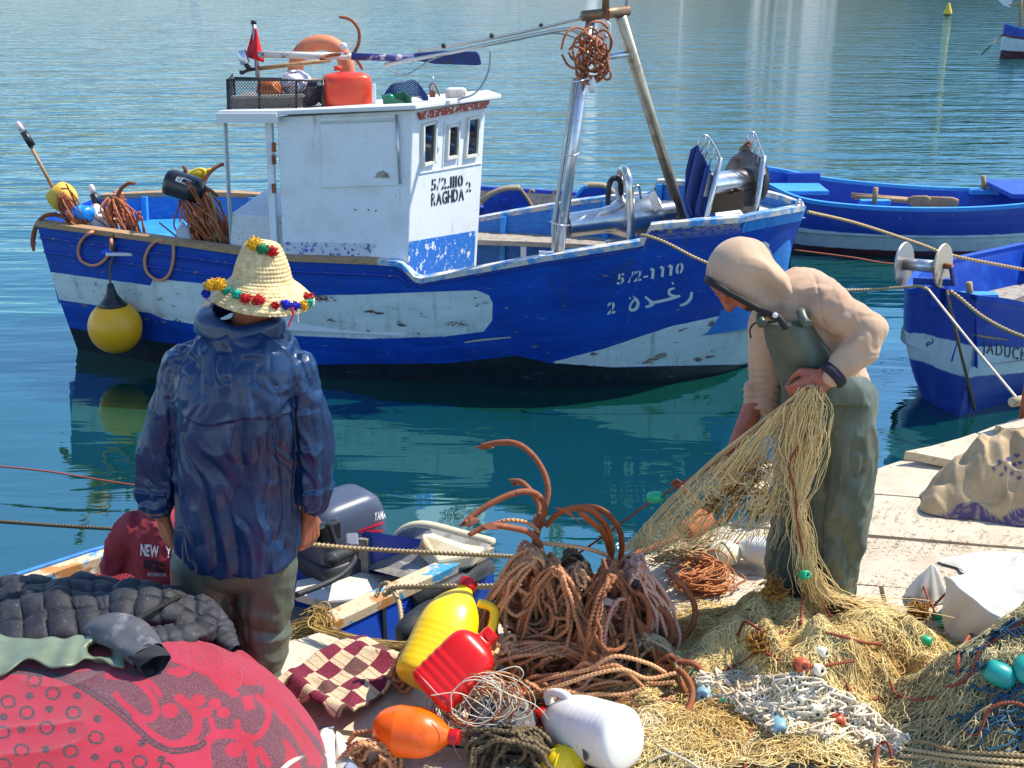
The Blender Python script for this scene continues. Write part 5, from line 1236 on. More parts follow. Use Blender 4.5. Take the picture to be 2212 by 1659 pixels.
# ------------------------------------------------------------------ the boy sitting in the skiff
def make_boy():
    Y0 = 4.55; A = lambda x, y, dy=0.: at(x, y, Y0 + dy); m = .00183
    root = thing('person', (A(330, 1250).x, Y0, -.55), 'person in a faded red hoodie with white lettering, sitting in the skiff', 'person')
    b = MB(); hc = A(352, 1048, .05); head(b, hc, (.05, -.02, 1), (.35, -.9, -.35), .098); b.cap(hc + V(0, 0, -.08), A(345, 1150), .05, .06)
    b.cap(A(342, 1170), A(340, 1270), .10, .10)
    b.cap(A(340, 1150), A(275, 1150), .07, .05); b.cap(A(275, 1150), A(245, 1250), .045, .038); b.cap(A(245, 1250), A(330, 1320, -.12), .038, .028)
    b.cap(A(345, 1150), A(415, 1150), .07, .05); b.cap(A(415, 1150), A(450, 1250), .045, .038); b.cap(A(450, 1250), A(480, 1325, -.2), .038, .027)
    hand(b, A(480, 1328, -.2), (.10, -.3, -.9), (.4, -.8, .3), (-.8, 0, 0), .17, (.4, .5, .4)); hand(b, A(330, 1320, -.12), (.5, -.5, -.5), (-.2, -.6, .6), (.2, .4, .6), .17)
    for x in (300, 390): b.cap(A(x, 1300), A(x - 10, 1330, -.3), .075, .055); b.cap(A(x - 10, 1330, -.3), V(A(x, 1300).x, Y0 - .25, -.72), .05, .04)
    clay('body', b, .0065, 3, M['skin'], root)
    h = MB(); h.cap(A(345, 1150), A(342, 1270), .125, .135, 24); h.ell(A(345, 1155), (.17, .11, .075))
    for pts in (((285, 1140, .068), (256, 1190, .064), (242, 1255, .060), (270, 1295, .050), (325, 1318, .042)), ((402, 1145, .066), (430, 1200, .060), (452, 1255, .052), (472, 1312, .040))):
        for (x0, y0, r0), (x1, y1, r1) in zip(pts[:-1], pts[1:]): h.cap(A(x0, y0, -.02), A(x1, y1, -.06 if y1 > 1290 else -.02), r0, r1, 18)
    h.cap(A(330, 1108, .06), A(372, 1108, .06), .055, .055); h.cap(A(318, 1118, .0), A(338, 1140, -.08), .035, .03)
    for x in (300, 390): h.cap(A(x, 1300), A(x - 10, 1330, -.3), .085, .07)
    fr = NT('faded_red_fleece'); c_ = fr.mix(fr.step(fr.noise(4, 5), .4, .7), srgb(150, 52, 60), srgb(124, 40, 50)); M['redf'] = fr.out(c_, .95, 0., fr.bump(fr.noise(200, 3), .3, .002))
    o = clay('hoodie', h, .008, 3, M['redf'], root, lambda P, N: .009 * ridge(P, (8, 8, 8), 3) + .004 * ridge(P, (18, 18, 18), 6) - .004)
    bv = bvh_of(o); wp = pm('cracked_white_print', srgb(226, 216, 214), .8, layers=[(srgb(150, 80, 84), 60, .6, .66)], grain=0)
    text_decal('chest_print', root, bv, wp, 'NEW', (304, 1199), (16, 1.5), (1, -34), 0, .035, .05, .004)
    text_decal('chest_print', root, bv, wp, 'YORK', (357, 1203), (16, 1.5), (1, -34), 0, .035, .05, .004)
    stroke_decal('chest_print', root, bv, pm('dark_print', srgb(52, 26, 36), .8), [[(311, 1217, 9), (335, 1222, 11), (356, 1228, 9)]], .003)
    text_decal('chest_print', root, bv, pm('grey_print', srgb(190, 190, 200), .8), 'BROOKLYN', (319, 1243), (7., .3), (0, -11), 0, .02, .06, .005)
    tr = MB()
    for x in (300, 390): tr.cap(A(x, 1298), A(x - 10, 1328, -.3), .092, .075); tr.cap(A(x - 10, 1328, -.3), V(A(x, 1300).x, Y0 - .25, -.70), .07, .06)
    clay('trousers', tr, .01, 3, pm('dark_trousers', srgb(40, 36, 44), .8), root)
    hr = MB(); hr.ell(hc + V(0, .01, .03), (.082, .096, .085)); clay('hair', hr, .008, 1, pm('black_hair', srgb(24, 20, 20), .8, bump=(80, .8, .006)), root, lambda P, N: .005 * vnoise(P, 50, 4))
make_boy()
# ================================================================== FOREGROUND ON THE QUAY
RN = random.Random(11); NR = np.random.default_rng(11)
# ------------------------------------------------------------------ bundle under the red blanket
BC = V(-1.15, 2.95, 0)
def bundle_pt(X, Y):
    ax = .60 if X > BC.x else 1.35; by = .52 if Y > BC.y else .95
    u = math.hypot((X - BC.x) / ax, (Y - BC.y) / by); return .505 * math.sqrt(max(0., 1 - u ** 2.2))
def make_bundle():
    th = np.linspace(0, 2 * np.pi, 520, endpoint=False); ph = np.linspace(.02, np.pi / 2, 250)
    T, Fh = np.meshgrid(th, ph, indexing='ij'); cx, sy = np.cos(T), np.sin(T)
    ax = np.where(cx > 0, .60, 1.35); by = np.where(sy > 0, .52, .95); s = np.sin(Fh) ** (1 / 1.1)
    P = np.stack([BC.x + ax * cx * s, BC.y + by * sy * s, .505 * np.cos(Fh) ** 1.0], -1).reshape(-1, 3)
    P[:, 2] += (.018 * vnoise(P, 3.2, 3) + .010 * ridge(P + .1 * np.c_[vnoise(P, 4, 1), vnoise(P, 4, 2), 0 * P[:, 0]], (3.2, 5, 3), 8, 1)) * np.clip(P[:, 2] / .1, 0, 1)
    P[:, 2] += .014 * fold(P + .2 * np.c_[P[:, 1], P[:, 0] * 0, P[:, 0] * 0], (2.2, 3.2, 2), 4, 1.4) * np.clip((.48 - P[:, 2]) / .2, .15, 1) * np.clip(P[:, 2] / .1, 0, 1)
    P[:, 0] += .010 * vnoise(P, 5, 6) * (P[:, 2] < .4)
    o = MB().grid(P.reshape(520, 250, 3), wrap_u=True).build('blanket_bundle', None or blanket_mat(), base=(BC.x, BC.y, 0))
    tag(o, 'bundle covered by a red patterned blanket with rings and scrolls', 'bundle')
    q = proj(P)
    dark = sdpoly(q, [(128, 1457), (193, 1488), (251, 1527), (300, 1569), (345, 1603), (385, 1612), (432, 1598), (442, 1690), (730, 1690), (690, 1600), (650, 1560), (600, 1500), (570, 1480), (520, 1480), (480, 1470), (430, 1450), (380, 1425), (340, 1400), (300, 1440), (250, 1452), (200, 1447)])
    pink = np.full(len(q), -99.)
    for poly in ([(330, 1395), (400, 1345), (470, 1375), (545, 1440), (570, 1480), (535, 1474), (505, 1492), (480, 1494), (450, 1462), (400, 1442), (365, 1425)],
                 [(563, 1472), (600, 1500), (640, 1555), (700, 1640), (690, 1664), (652, 1622), (620, 1570), (590, 1522)], [(608, 1588), (640, 1620), (652, 1665), (612, 1658), (618, 1625)],
                 [(480, 1490), (500, 1482), (520, 1500), (505, 1508)], [(520, 1505), (545, 1500), (552, 1530), (530, 1536)]):
        pink = np.maximum(pink, sdpoly(q, poly))
    for pts, w in (([(232, 1460), (290, 1468), (330, 1508), (336, 1545), (310, 1552), (270, 1522), (250, 1500)], 7), ([(387, 1508), (420, 1535), (426, 1574), (402, 1601), (367, 1609), (328, 1588), (292, 1556)], 10),
                   ([(456, 1700), (446, 1613), (472, 1586), (514, 1590), (541, 1620), (548, 1690)], 10), ([(557, 1505), (580, 1532), (574, 1570), (549, 1594), (518, 1582), (512, 1560)], 7), ([(572, 1500), (595, 1530), (614, 1560)], 5),
                   ([(456, 1555), (464, 1588)], 6), ([(306, 1462), (330, 1480), (345, 1500)], 6), ([(640, 1575), (660, 1610), (672, 1650)], 6), ([(560, 1620), (580, 1650)], 8)):
        pink = np.maximum(pink, w - sdline(q, spl([(a, b, 0) for a, b in pts], 6)[:, :2]))
    for x, y, r in ((367, 1535, 19), (429, 1512, 15), (464, 1520, 14), (483, 1539, 14), (445, 1539, 13), (506, 1620, 19), (388, 1452, 13), (370, 1450, 9), (404, 1452, 9)):
        pink = np.maximum(pink, r - np.hypot(q[:, 0] - x, (q[:, 1] - y) * 1.15))
    mot = np.full(len(q), -99.)
    def Z(x, y): return x * .3866, 1017.5 + .3866 * y
    for x, y, big in ((45, 1290, 1), (165, 1255, 0), (295, 1243, 1), (430, 1255, 0), (150, 1350, 1), (275, 1330, 0), (410, 1350, 1), (545, 1385, 0), (20, 1375, 0), (15, 1460, 1), (120, 1445, 0), (260, 1435, 1), (400, 1448, 0), (535, 1490, 1), (120, 1560, 1), (255, 1555, 0), (395, 1565, 1), (530, 1600, 0), (660, 1555, 0), (790, 1520, 0), (190, 1170, 1), (650, 1655, 1), (780, 1625, 1), (250, 1660, 1), (20, 1640, 1), (400, 1665, 0), (900, 1610, 0), (930, 1665, 1)):
        cx_, cy_ = Z(x, y); d = np.hypot(q[:, 0] - cx_, (q[:, 1] - cy_) * 1.15)
        mot = np.maximum(mot, (3.2 - np.abs(d - 14.5)) if big else 9.5 - d)
    dl = 3.2 - np.abs(sdline(q, spl([(a, b, 0) for a, b in [(-40, 1452), (60, 1450), (128, 1462), (193, 1494), (251, 1534), (294, 1572), (329, 1603), (372, 1622), (424, 1615), (440, 1605)]], 6)[:, :2]) - 4)
    mot = np.maximum(mot, dl * 1.2)
    attr(o, 'ground', np.minimum(dark, -pink)); attr(o, 'motif', mot); attr(o, 'dots', np.maximum(0, np.minimum(1, sdpoly(q, [(340, 1400), (400, 1350), (470, 1385), (545, 1440), (600, 1520), (560, 1500), (450, 1450)]) / 6)))
    return o
def blanket_mat():
    t = NT('red_plush_blanket'); nap = t.noise(300, 3, .6); mid = t.noise(5, 5, .6)
    red = t.mix(t.step(mid, .35, .65), srgb(152, 14, 36), srgb(164, 28, 58)); red = t.mix(t.step(nap, .5, .8, 0, .35), red, srgb(178, 66, 90))
    mar = t.mix(t.step(nap, .45, .7), srgb(84, 30, 44), srgb(132, 84, 92)); blk = t.mix(t.step(nap, .45, .75), srgb(50, 20, 32), srgb(124, 84, 90))
    rag = t.math('MULTIPLY', t.math('ADD', t.noise(130, 4, .7), -.5), 5.)
    c = t.mix(t.step(t.math('ADD', t.attr('ground'), rag), -.6, .6), red, mar); c = t.mix(t.step(t.math('ADD', t.attr('motif'), rag), -.5, .5), c, blk)
    c = t.mix(t.math('MULTIPLY', t.attr('dots'), t.step(t.noise(95, 2, .5), .60, .66, 0, .8)), c, blk)
    return t.out(c, .95, 0., t.bump(nap, .7, .004), Sheen_Weight=.25)
BUNDLE = make_bundle()

def sheet(name, P, mat, thick=.008, sub=1, parent=None, base=None):
    o = MB().grid(np.asarray(P)).build(name, mat, parent, base=base)
    if sub: m = o.modifiers.new('sub', 'SUBSURF'); m.levels = sub; m.render_levels = sub
    if thick: m = o.modifiers.new('thick', 'SOLIDIFY'); m.thickness = thick; m.offset = 0
    return o
def bil(c, nu, nv):                                            # c: 4 corner points -> grid
    a, b, d, e = [np.array(p) for p in c]; u = np.linspace(0, 1, nu)[:, None, None]; v = np.linspace(0, 1, nv)[None, :, None]
    return (a * (1 - u) + b * u) * (1 - v) + (e * (1 - u) + d * u) * v

# ------------------------------------------------------------------ black quilted jacket thrown over it
BVB = bvh_of(BUNDLE)
def onb(px, py, lift=.02):
    h = cast(BVB, px, py); return h[0] + h[1] * lift if h else at(px, py, 3.1)
def make_puffer():
    root = thing('padded_jacket', tuple(at(200, 1390, 3.1)), 'black quilted padded jacket thrown over the red blanket bundle', 'jacket')
    t = NT('black_quilting'); c = t.mix(t.step(t.noise(7, 5), .4, .7), srgb(30, 30, 36), srgb(44, 46, 54)); c = t.mix(t.step(t.noise(60, 5), .62, .72, 0, .5), c, srgb(110, 112, 120))
    qm = t.out(c, .68, 0., t.bump(t.noise(38, 4, .6, (1, 1, 1), 1.5), .5, .006))
    gr = pm('sunlit_quilting', srgb(74, 76, 82), .7, layers=[(srgb(130, 132, 136), 14, .5, .7)], bump=(40, .5, .005))  # paler copy of the quilting: sunlight on one sleeve put into its colour
    def quilt(name, corners, nu, nv, amp, mat=qm, seed=1, lift=.0, per=9):
        G = bil(corners, nu * per + 1, nv * per + 1); U = np.linspace(0, nu, nu * per + 1)[:, None]; Vv = np.linspace(0, nv, nv * per + 1)[None]
        b = (np.abs(np.sin(np.pi * U)) ** .45) * (np.abs(np.sin(np.pi * Vv)) ** .45)
        n = np.cross(G[-1, 0] - G[0, 0], G[0, -1] - G[0, 0]); n /= np.linalg.norm(n); n = n if n[2] > 0 else -n
        F = G.reshape(-1, 3); w = crumple(F, seed + 20, 5, 9, .010, 1.) + .016 * vnoise(F, 5, seed) + .010 * ridge(F, (9, 9, 9), seed + 1, 1) + .006 * ridge(F, (22, 22, 22), seed + 2, 1)
        env = np.sin(np.pi * np.clip(U / nu, 0, 1)) ** .5 * np.sin(np.pi * np.clip(Vv / nv, 0, 1)) ** .5
        F = F + n * (b * amp + lift * env).reshape(-1, 1) + n * w[:, None] + np.c_[.012 * vnoise(F, 8, seed + 5), np.zeros(len(F)), np.zeros(len(F))]
        o = MB().grid(F.reshape(G.shape)).build(name, mat, root)
        m = o.modifiers.new('thick', 'SOLIDIFY'); m.thickness = .02; m.offset = -1; return o
    quilt('jacket_body', [at(-30, 1268, 3.42), at(250, 1262, 3.42), at(278, 1370, 3.12), at(-60, 1428, 3.0)], 6, 4, .016, lift=.05)
    quilt('jacket_body', [at(215, 1272, 3.44), at(400, 1296, 3.36), at(392, 1340, 3.22), at(190, 1392, 3.06)], 4, 4, .013, seed=7, lift=.06)
    quilt('jacket_back', [at(340, 1296, 3.4), at(470, 1318, 3.34), at(466, 1378, 3.2), at(330, 1378, 3.16)], 3, 3, .013, seed=12, lift=.05)
    # zip edge
    zp = [at(*p) for p in ((78, 1432, 2.96), (92, 1414, 2.98), (150, 1406, 3.0), (210, 1390, 3.02), (270, 1362, 3.06), (310, 1335, 3.12), (350, 1312, 3.2), (392, 1290, 3.28))]
    zz = [p + V(0, -.015, .012) for p in zp]; MB().tube(spl(zz, 8), .008, 8).build('zip', pm('zip_teeth', (.03, .03, .03, 1), .35, .5, bump=(400, 1., .004)), root)
    def sleeve(name, pts, mat, rib=0, lay=False):
        mb = MB(); P = spl([onb(x, y, Y) if lay else at(x, y, Y) for x, y, Y, r in pts], 10); r = np.interp(np.linspace(0, len(pts) - 1, len(P)), range(len(pts)), [p[3] for p in pts])
        T, N, B = frames(P); an = np.linspace(0, 2 * np.pi, 36, endpoint=False); L = np.linspace(0, len(pts) - 1, len(P))
        rr = r[:, None] * (1 + (.16 * np.abs(np.sin(np.pi * L * rib))[:, None] ** .5 - .08 if rib else 0) + .06 * np.sin(5 * an + L[:, None] * 3))
        R_ = P[:, None] + rr[..., None] * (np.cos(an)[None, :, None] * N[:, None] + .72 * np.sin(an)[None, :, None] * B[:, None])
        F = R_.reshape(-1, 3); F = F + .010 * np.c_[vnoise(F, 16, 3), vnoise(F, 16, 4), vnoise(F, 16, 5)]
        return mb.rings(F.reshape(R_.shape), False).build(name, mat, root)
    sleeve('sleeve', [(205, 1380, .03, .04), (245, 1390, .045, .058), (285, 1412, .045, .060), (322, 1446, .04, .050)], gr, 0, True)
    sleeve('cuff', [(316, 1440, .04, .047), (328, 1455, .038, .046), (333, 1461, .036, .042)], pm('ribbed_cuff', srgb(40, 40, 44), .9, bump=(200, .6, .003)), 0, True)
    sleeve('sleeve', [(318, 1385, 3.08, .045), (360, 1382, 3.1, .05), (410, 1368, 3.14, .048), (452, 1360, 3.2, .04)], qm, 2)
    sleeve('sleeve', [(400, 1310, 3.34, .05), (450, 1335, 3.28, .05), (476, 1368, 3.22, .042), (496, 1392, 3.18, .030), (508, 1404, 3.16, .018)], qm, 2)
    # olive oilskin hem below
    om = pm('light_olive_oilskin', srgb(116, 128, 104), .4, layers=[(srgb(92, 102, 84), 5, .45, .65)], bump=(30, .15, .004))
    rows = []
    for i, u in enumerate(np.linspace(0, 1, 26)):
        x = -40 + 310 * u; yt = 1400 - 6 * math.sin(9 * u); yb = 1462 - 16 * u + 9 * math.sin(14 * u); rows.append([tuple(onb(x, yt + (yb - yt) * v, .016 + .020 * (1 + math.sin(11 * u + 2.2 * v + 2.5 * math.sin(5 * u))) * (1 - .4 * v) * .7 + .006 * math.sin(31 * u * u + 4 * v))) for v in np.linspace(0, 1, 9)])
    tag(sheet('oilskin_garment', rows, om, .006, 1), 'pale olive oilskin garment showing under the black padded jacket', 'garment')
make_puffer()
# grey hoop and red mesh behind the jacket
hoop = thing('net_hoop', tuple(at(300, 1290, 3.6)), 'grey padded hoop with white ties behind the black jacket', 'hoop')
hp = spl([at(205, 1262, 3.75), at(250, 1266, 3.7), at(300, 1275, 3.62), at(345, 1290, 3.52), at(372, 1302, 3.45)], 8)
MB().tube(hp, .016, 10).build('hoop_tube', pm('grey_foam', srgb(120, 122, 124), .9, bump=(80, .5, .004)), hoop)
for i in (9, 20): MB().tube(spl([Vector(hp[i]) + V(0, -.02 * math.cos(a), .02 * math.sin(a)) for a in np.linspace(0, 6.3, 9)], 3), .004, 6).build('tie', pm('white_tie', (.7, .68, .62, 1), .7), hoop)
def netting(name, fn, nu, nv, r, mat, label=None, cat='net', parent=None, sides=4):
    """diamond mesh over a surface fn(u, v)"""
    mb = MB()
    for k in range(-nv, nu):
        for s in (1, -1):
            pts = []
            for i in range(nv + 1):
                u = (k + i) / nu if s > 0 else (k + nv - i) / nu
                if -1e-6 <= u <= 1 + 1e-6: pts.append(fn(u, i / nv))
            if len(pts) > 1: mb.tube(pts, r, sides, cap=False, tint=RN.random())
    o = mb.build(name, mat, parent); o['kind'] = 'stuff' if parent else None
    if not parent: del o['kind']; tag(o, label, cat)
    return o
netting('mesh_bag', lambda u, v: at(185 + 105 * u, 1250 + 20 * v - 10 * math.sin(3 * u), 3.72) + V(0, -.12 * v, .01 * math.sin(9 * u)), 16, 7, .0022, pm('red_cord', srgb(150, 30, 40), .7), 'red mesh bag behind the black padded jacket')

# ------------------------------------------------------------------ checked blanket
def make_checked():
    P = bil([onz(596, 1492, .02), onz(770, 1400, .02), onz(905, 1440, .02), onz(735, 1590, .02)], 90, 90); F = P.reshape(-1, 3)
    F[:, 2] += .026 + .020 * vnoise(F, 6, 2) + .016 * ridge(F, (7, 7, 1), 5, 1)
    q = proj(F); fold = np.exp(-((sdline(q, [(640, 1490), (690, 1535), (760, 1565)]) / 16) ** 2)); F[:, 2] += fold * .05
    o = MB().grid(F.reshape(P.shape)).build('checked_blanket', None or chk()); U, W = np.meshgrid(np.linspace(0, 1, 90), np.linspace(0, 1, 90), indexing='ij')
    attr(o, 'cu', U.ravel()); attr(o, 'cv', W.ravel()); m = o.modifiers.new('thick', 'SOLIDIFY'); m.thickness = .012
    tag(o, 'maroon and cream checked blanket lying on the quay by the skiff', 'blanket')
def chk():
    t = NT('checked_wool'); u = t.math('MULTIPLY', t.math('ADD', t.attr('cu'), t.math('MULTIPLY', t.noise(9, 2), .05)), 5.5); v = t.math('MULTIPLY', t.math('ADD', t.attr('cv'), t.math('MULTIPLY', t.noise(8, 2), .05)), 5.)
    par = t.math('MODULO', t.math('ADD', t.math('FLOOR', u), t.math('FLOOR', v)), 2.); nap = t.noise(160, 4, .6)
    cr = t.mix(t.step(nap, .4, .7), srgb(206, 186, 150), srgb(176, 150, 118)); ma = t.mix(t.step(nap, .4, .7), srgb(100, 16, 42), srgb(128, 44, 62)); br = t.mix(t.step(nap, .4, .7), srgb(84, 50, 46), srgb(120, 84, 74))
    third = t.step(t.math('MODULO', t.math('FLOOR', v), 3.), 1.5, 1.6); c = t.mix(par, cr, t.mix(third, ma, br))
    st = t.math('LESS_THAN', t.math('ABSOLUTE', t.math('ADD', t.math('FRACT', t.math('MULTIPLY', u, 2.)), -.5)), .05); c = t.mix(t.math('MULTIPLY', st, .6), c, ma)
    return t.out(c, .95, 0., t.bump(nap, .6, .004))
make_checked()
# pale cloth with a denim lining at the corner of the bundle
def make_rag():
    root = thing('cloth', tuple(onz(730, 1640, 0)), 'white and blue-grey cloth crumpled between the red bundle and the orange float', 'cloth')
    wm, dm = pm('soiled_white_cloth', srgb(222, 218, 206), .9, layers=[(srgb(150, 140, 120), 6, .55, .7)], bump=(150, .3, .002)), pm('faded_denim', srgb(96, 108, 140), .9, layers=[(srgb(160, 168, 190), 10, .5, .7)], bump=(200, .4, .002))
    def s(name, rows, mat): sheet(name, [[at(*p) for p in r] for r in rows], mat, .006, 2, root)
    s('cloth_fold', [[(688, 1578, 3.20), (694, 1620, 3.10), (700, 1690, 3.0)], [(704, 1572, 3.22), (712, 1625, 3.06), (715, 1690, 2.98)], [(722, 1574, 3.25), (726, 1620, 3.12), (728, 1690, 3.0)]], wm)
    s('cloth_fold', [[(722, 1574, 3.25), (730, 1600, 3.14), (722, 1690, 3.0)], [(740, 1590, 3.22), (746, 1615, 3.08), (744, 1690, 2.98)], [(756, 1610, 3.2), (766, 1640, 3.08), (772, 1690, 3.0)]], wm)
    s('denim_lining', [[(744, 1645, 3.05), (742, 1690, 2.97)], [(760, 1648, 3.04), (770, 1690, 2.97)], [(775, 1660, 3.06), (786, 1690, 3.0)]], dm)
    s('denim_lining', [[(672, 1590, 3.26), (690, 1586, 3.2)], [(690, 1574, 3.28), (712, 1572, 3.22)], [(712, 1568, 3.3), (726, 1572, 3.24)]], dm)
make_rag()
rope_thing('rope', spl([at(585, 1690, 2.66), at(625, 1650, 2.8), at(660, 1632, 2.92), at(690, 1628, 3.02), at(702, 1636, 3.06)], 10), .008, pm('white_rope', srgb(220, 214, 200), .85), 'white rope end lying over the right flank of the red bundle')

# ------------------------------------------------------------------ plastic jugs used as floats
def plastic(name, c, rough=.32, trans=.25, dirt=None):
    t = NT(name); col = t.mix(t.step(t.noise(6, 5), .45, .75, 0, .35), c, tuple(x * .8 for x in c[:3]) + (1,))
    if dirt: col = t.mix(t.step(t.noise(9, 6, .7), .60, .66, 0, .7), col, dirt)
    return t.out(col, rough, 0., t.bump(t.noise(22, 3), .1, .004), Subsurface_Weight=trans, Subsurface_Scale=.03)
def jug(name, base, top, r, mat, capmat, label, shape='round', handle=None, group='plastic jugs by the anchors', hside=(1, 0, 0)):
    base, top = Vector(base), Vector(top); ax = top - base; L = ax.length; ax.normalize()
    root = thing(name, tuple(base), label, 'plastic jug' if name == 'plastic_jug' else 'float', group)
    hs = Vector(hside); hs = (hs - ax * hs.dot(ax)).normalized()
    if shape == 'round': prof = [(r * .86, 0), (r * .97, .012), (r, .03)] + [(r * (1 + (.018 if i % 2 else -.006)), L * (.08 + .42 * i / 14)) for i in range(15)] + [(r * .99, L * .54), (r * .93, L * .64), (r * .80, L * .73), (r * .58, L * .81), (r * .36, L * .88), (r * .26, L * .91), (r * .25, L * .95)]; sq = (.85, 1, .92)
    elif shape == 'square': prof = [(r * .84, 0), (r * .98, .012), (r, .03)] + [(r * (1.0 if i % 3 else .955), L * (.07 + .40 * i / 12)) for i in range(13)] + [(r, L * .52), (r * .98, L * .70), (r * .88, L * .79), (r * .62, L * .85), (r * .34, L * .88), (r * .30, L * .90), (r * .30, L * .94)]; sq = (.55, 1, .85)
    elif shape == 'egg': prof = [(r * .25, 0), (r * .55, .008), (r * .80, .03), (r * .95, .065)] + [(r * (1.0 - .002 * i + (.010 if i % 2 else 0)), L * (.30 + .26 * i / 12)) for i in range(13)] + [(r * .93, L * .64), (r * .78, L * .74), (r * .55, L * .83), (r * .32, L * .90), (r * .26, L * .94)]; sq = (.95, 1, 1)
    MB().lathe(prof, base, ax, 40, sq=sq, xref=tuple(hs)).build('jug_body', mat, root, sub=1)
    c0 = base + ax * (prof[-1][1] - .004); MB().lathe([(r * .30, 0), (r * .31, .006), (r * .31, .028), (r * .26, .032)], c0, ax, 24).build('cap', capmat, root, autosmooth=40)
    if handle:
        a, b, outw = handle; pa = base + ax * L * a; pb = base + ax * L * b
        MB().tube(spl([pa + hs * r * .55, pa + hs * r * (outw * .85), (pa + pb) / 2 + hs * r * outw, pb + hs * r * (outw * .95), pb + hs * r * .75], 7), r * .15, 12).build('handle', mat, root)
    return root
YEL, REDP, ORG, WHT = plastic('yellow_plastic', srgb(250, 208, 22), dirt=srgb(206, 160, 40)), plastic('red_plastic', srgb(214, 18, 14), dirt=srgb(150, 20, 16)), plastic('orange_plastic', srgb(250, 104, 4), dirt=srgb(206, 84, 20)), plastic('white_plastic', srgb(222, 220, 210), dirt=srgb(190, 176, 140))
CAPR = plastic('red_cap_plastic', srgb(190, 16, 24), .4, .1); CAPG = pm('grey_cap', (.3, .3, .3, 1), .5)
jug('plastic_jug', at(912, 1478, 3.36), at(1012, 1258, 3.66), .104, YEL, CAPR, 'large yellow jug with a red cap leaning on the rope pile', 'round', (.86, .55, 1.30), hside=(1, .2, 0))
rj = jug('plastic_jug', at(925, 1503, 3.22), at(1060, 1370, 3.34), .088, REDP, REDP, 'red ribbed jug with torn white label leaning in front of the yellow jug', 'square', None)
bvj = bvh_of(rj.children[0])
stroke_decal('torn_label', rj, bvj, pm('torn_paper', srgb(214, 190, 190), .8, layers=[(srgb(190, 40, 40), 22, .52, .56)]), [[(968, 1416, 6), (985, 1410, 12), (1000, 1420, 12), (1012, 1432, 9)], [(996, 1440, 10), (1012, 1434, 9), (1024, 1426, 5)]], .006)
jug('plastic_jug', at(808, 1572, 3.16), at(985, 1592, 3.10), .078, ORG, CAPR, 'orange jug with a red cap lying on its side by the checked blanket', 'egg')
wj = jug('plastic_jug', at(1352, 1600, 3.02), at(1168, 1546, 3.30), .098, WHT, CAPR, 'white jug with a red cap lying on its side, base towards the nets', 'round', (.84, .60, 1.02), hside=(-.2, .2, 1))
ball = thing('net_float', tuple(at(1216, 1650, 3.08)), 'yellow ribbed ball float below the white jug at the bottom edge', 'float')
mb = MB(); mb.ell(at(1216, 1652, 3.06), (.062, .055, .06), nu=20, nv=30); mb.build('ball', YEL, ball)
for k in range(3): MB().tube([at(1216, 1652, 3.06) + V(.063 * math.cos(a) * math.cos(k * 1.05), .057 * math.cos(a) * math.sin(k * 1.05) - .0, .061 * math.sin(a)) for a in np.linspace(0, 6.2832, 30)], .004, 6, cap=False).build('rib', YEL, ball)
# rope tied round the white jug
rope_thing('rope', spl([at(1250, 1545, 3.2), at(1258, 1522, 3.22), at(1280, 1515, 3.2), at(1262, 1600, 3.06), at(1266, 1640, 3.0), at(1252, 1600, 3.1), at(1206, 1560, 3.2), at(1210, 1535, 3.22), at(1240, 1524, 3.25)], 8), .0065, M['roped'], 'olive rope tied round the neck of the white jug')

# ------------------------------------------------------------------ grapnels and coils
def fluke(root, P, mat, th=.006):
    a, b, c, d = P; n = (b - a).cross(d - a).normalized(); MB().prism(P, n, th).build('fluke', mat, root, smooth=False, bevel=.002)
def grapnel(label, arms, flukes=(), r=.0105, mat=None, group='rusty grapnel anchors', shank=None):
    mat = mat or M['rust']; p0 = at(*arms[0][-1][:3]); root = thing('grapnel_anchor', tuple(p0), label, 'anchor', group)
    for a in arms: MB().tube(spl([at(*p) for p in a], 8), np.interp(np.linspace(0, 1, (len(a) - 1) * 8 + 1), [0, .12, 1], [r * .75, r, r * 1.05]), 10).build('arm', mat, root)
    if shank: MB().tube(spl([at(*p) for p in shank], 6), r * 1.25, 10).build('shank', mat, root)
    for f in flukes: fluke(root, [at(*p) for p in f], mat)
    return root
def yarm(pts, y0, y1): return [(x, y, y0 + (y1 - y0) * i / (len(pts) - 1)) for i, (x, y) in enumerate(pts)]
g1 = grapnel('rusty grapnel standing tallest, hooks pointing left over the left rope coil', [
    yarm([(1040, 963), (1072, 957), (1104, 956), (1131, 966), (1157, 991), (1177, 1026), (1184, 1061), (1178, 1092), (1168, 1128)], 3.98, 3.80),
    yarm([(1004, 1130), (1016, 1118), (1060, 1088), (1113, 1065), (1148, 1063), (1170, 1079), (1177, 1105), (1164, 1132)], 3.62, 3.78),
    yarm([(1106, 1038), (1131, 1045), (1161, 1082), (1168, 1110), (1166, 1132)], 4.02, 3.82),
    yarm([(1012, 1156), (1056, 1136), (1104, 1140), (1144, 1151), (1166, 1178), (1166, 1211), (1148, 1240)], 3.60, 3.74)],
    [[(1026, 968, 3.98), (1046, 958, 3.98), (1068, 968, 3.97), (1046, 972, 3.98)], [(990, 1136, 3.62), (1014, 1112, 3.64), (1036, 1122, 3.62), (1018, 1136, 3.6)], [(1098, 1034, 4.02), (1108, 1034, 4.02), (1120, 1048, 4.0), (1110, 1050, 4.0)], [(1038, 1136, 3.6), (1062, 1126, 3.62), (1078, 1144, 3.62), (1056, 1144, 3.6)]],
    shank=[(1170, 1108, 3.80), (1160, 1150, 3.80), (1146, 1230, 3.80), (1130, 1330, 3.78)])
MB().lathe([(.018, 0), (.022, .01), (.022, .03), (.018, .04)], at(1164, 1136, 3.80), (0.05, 0, 1), 14).build('crown', M['rust'], g1)
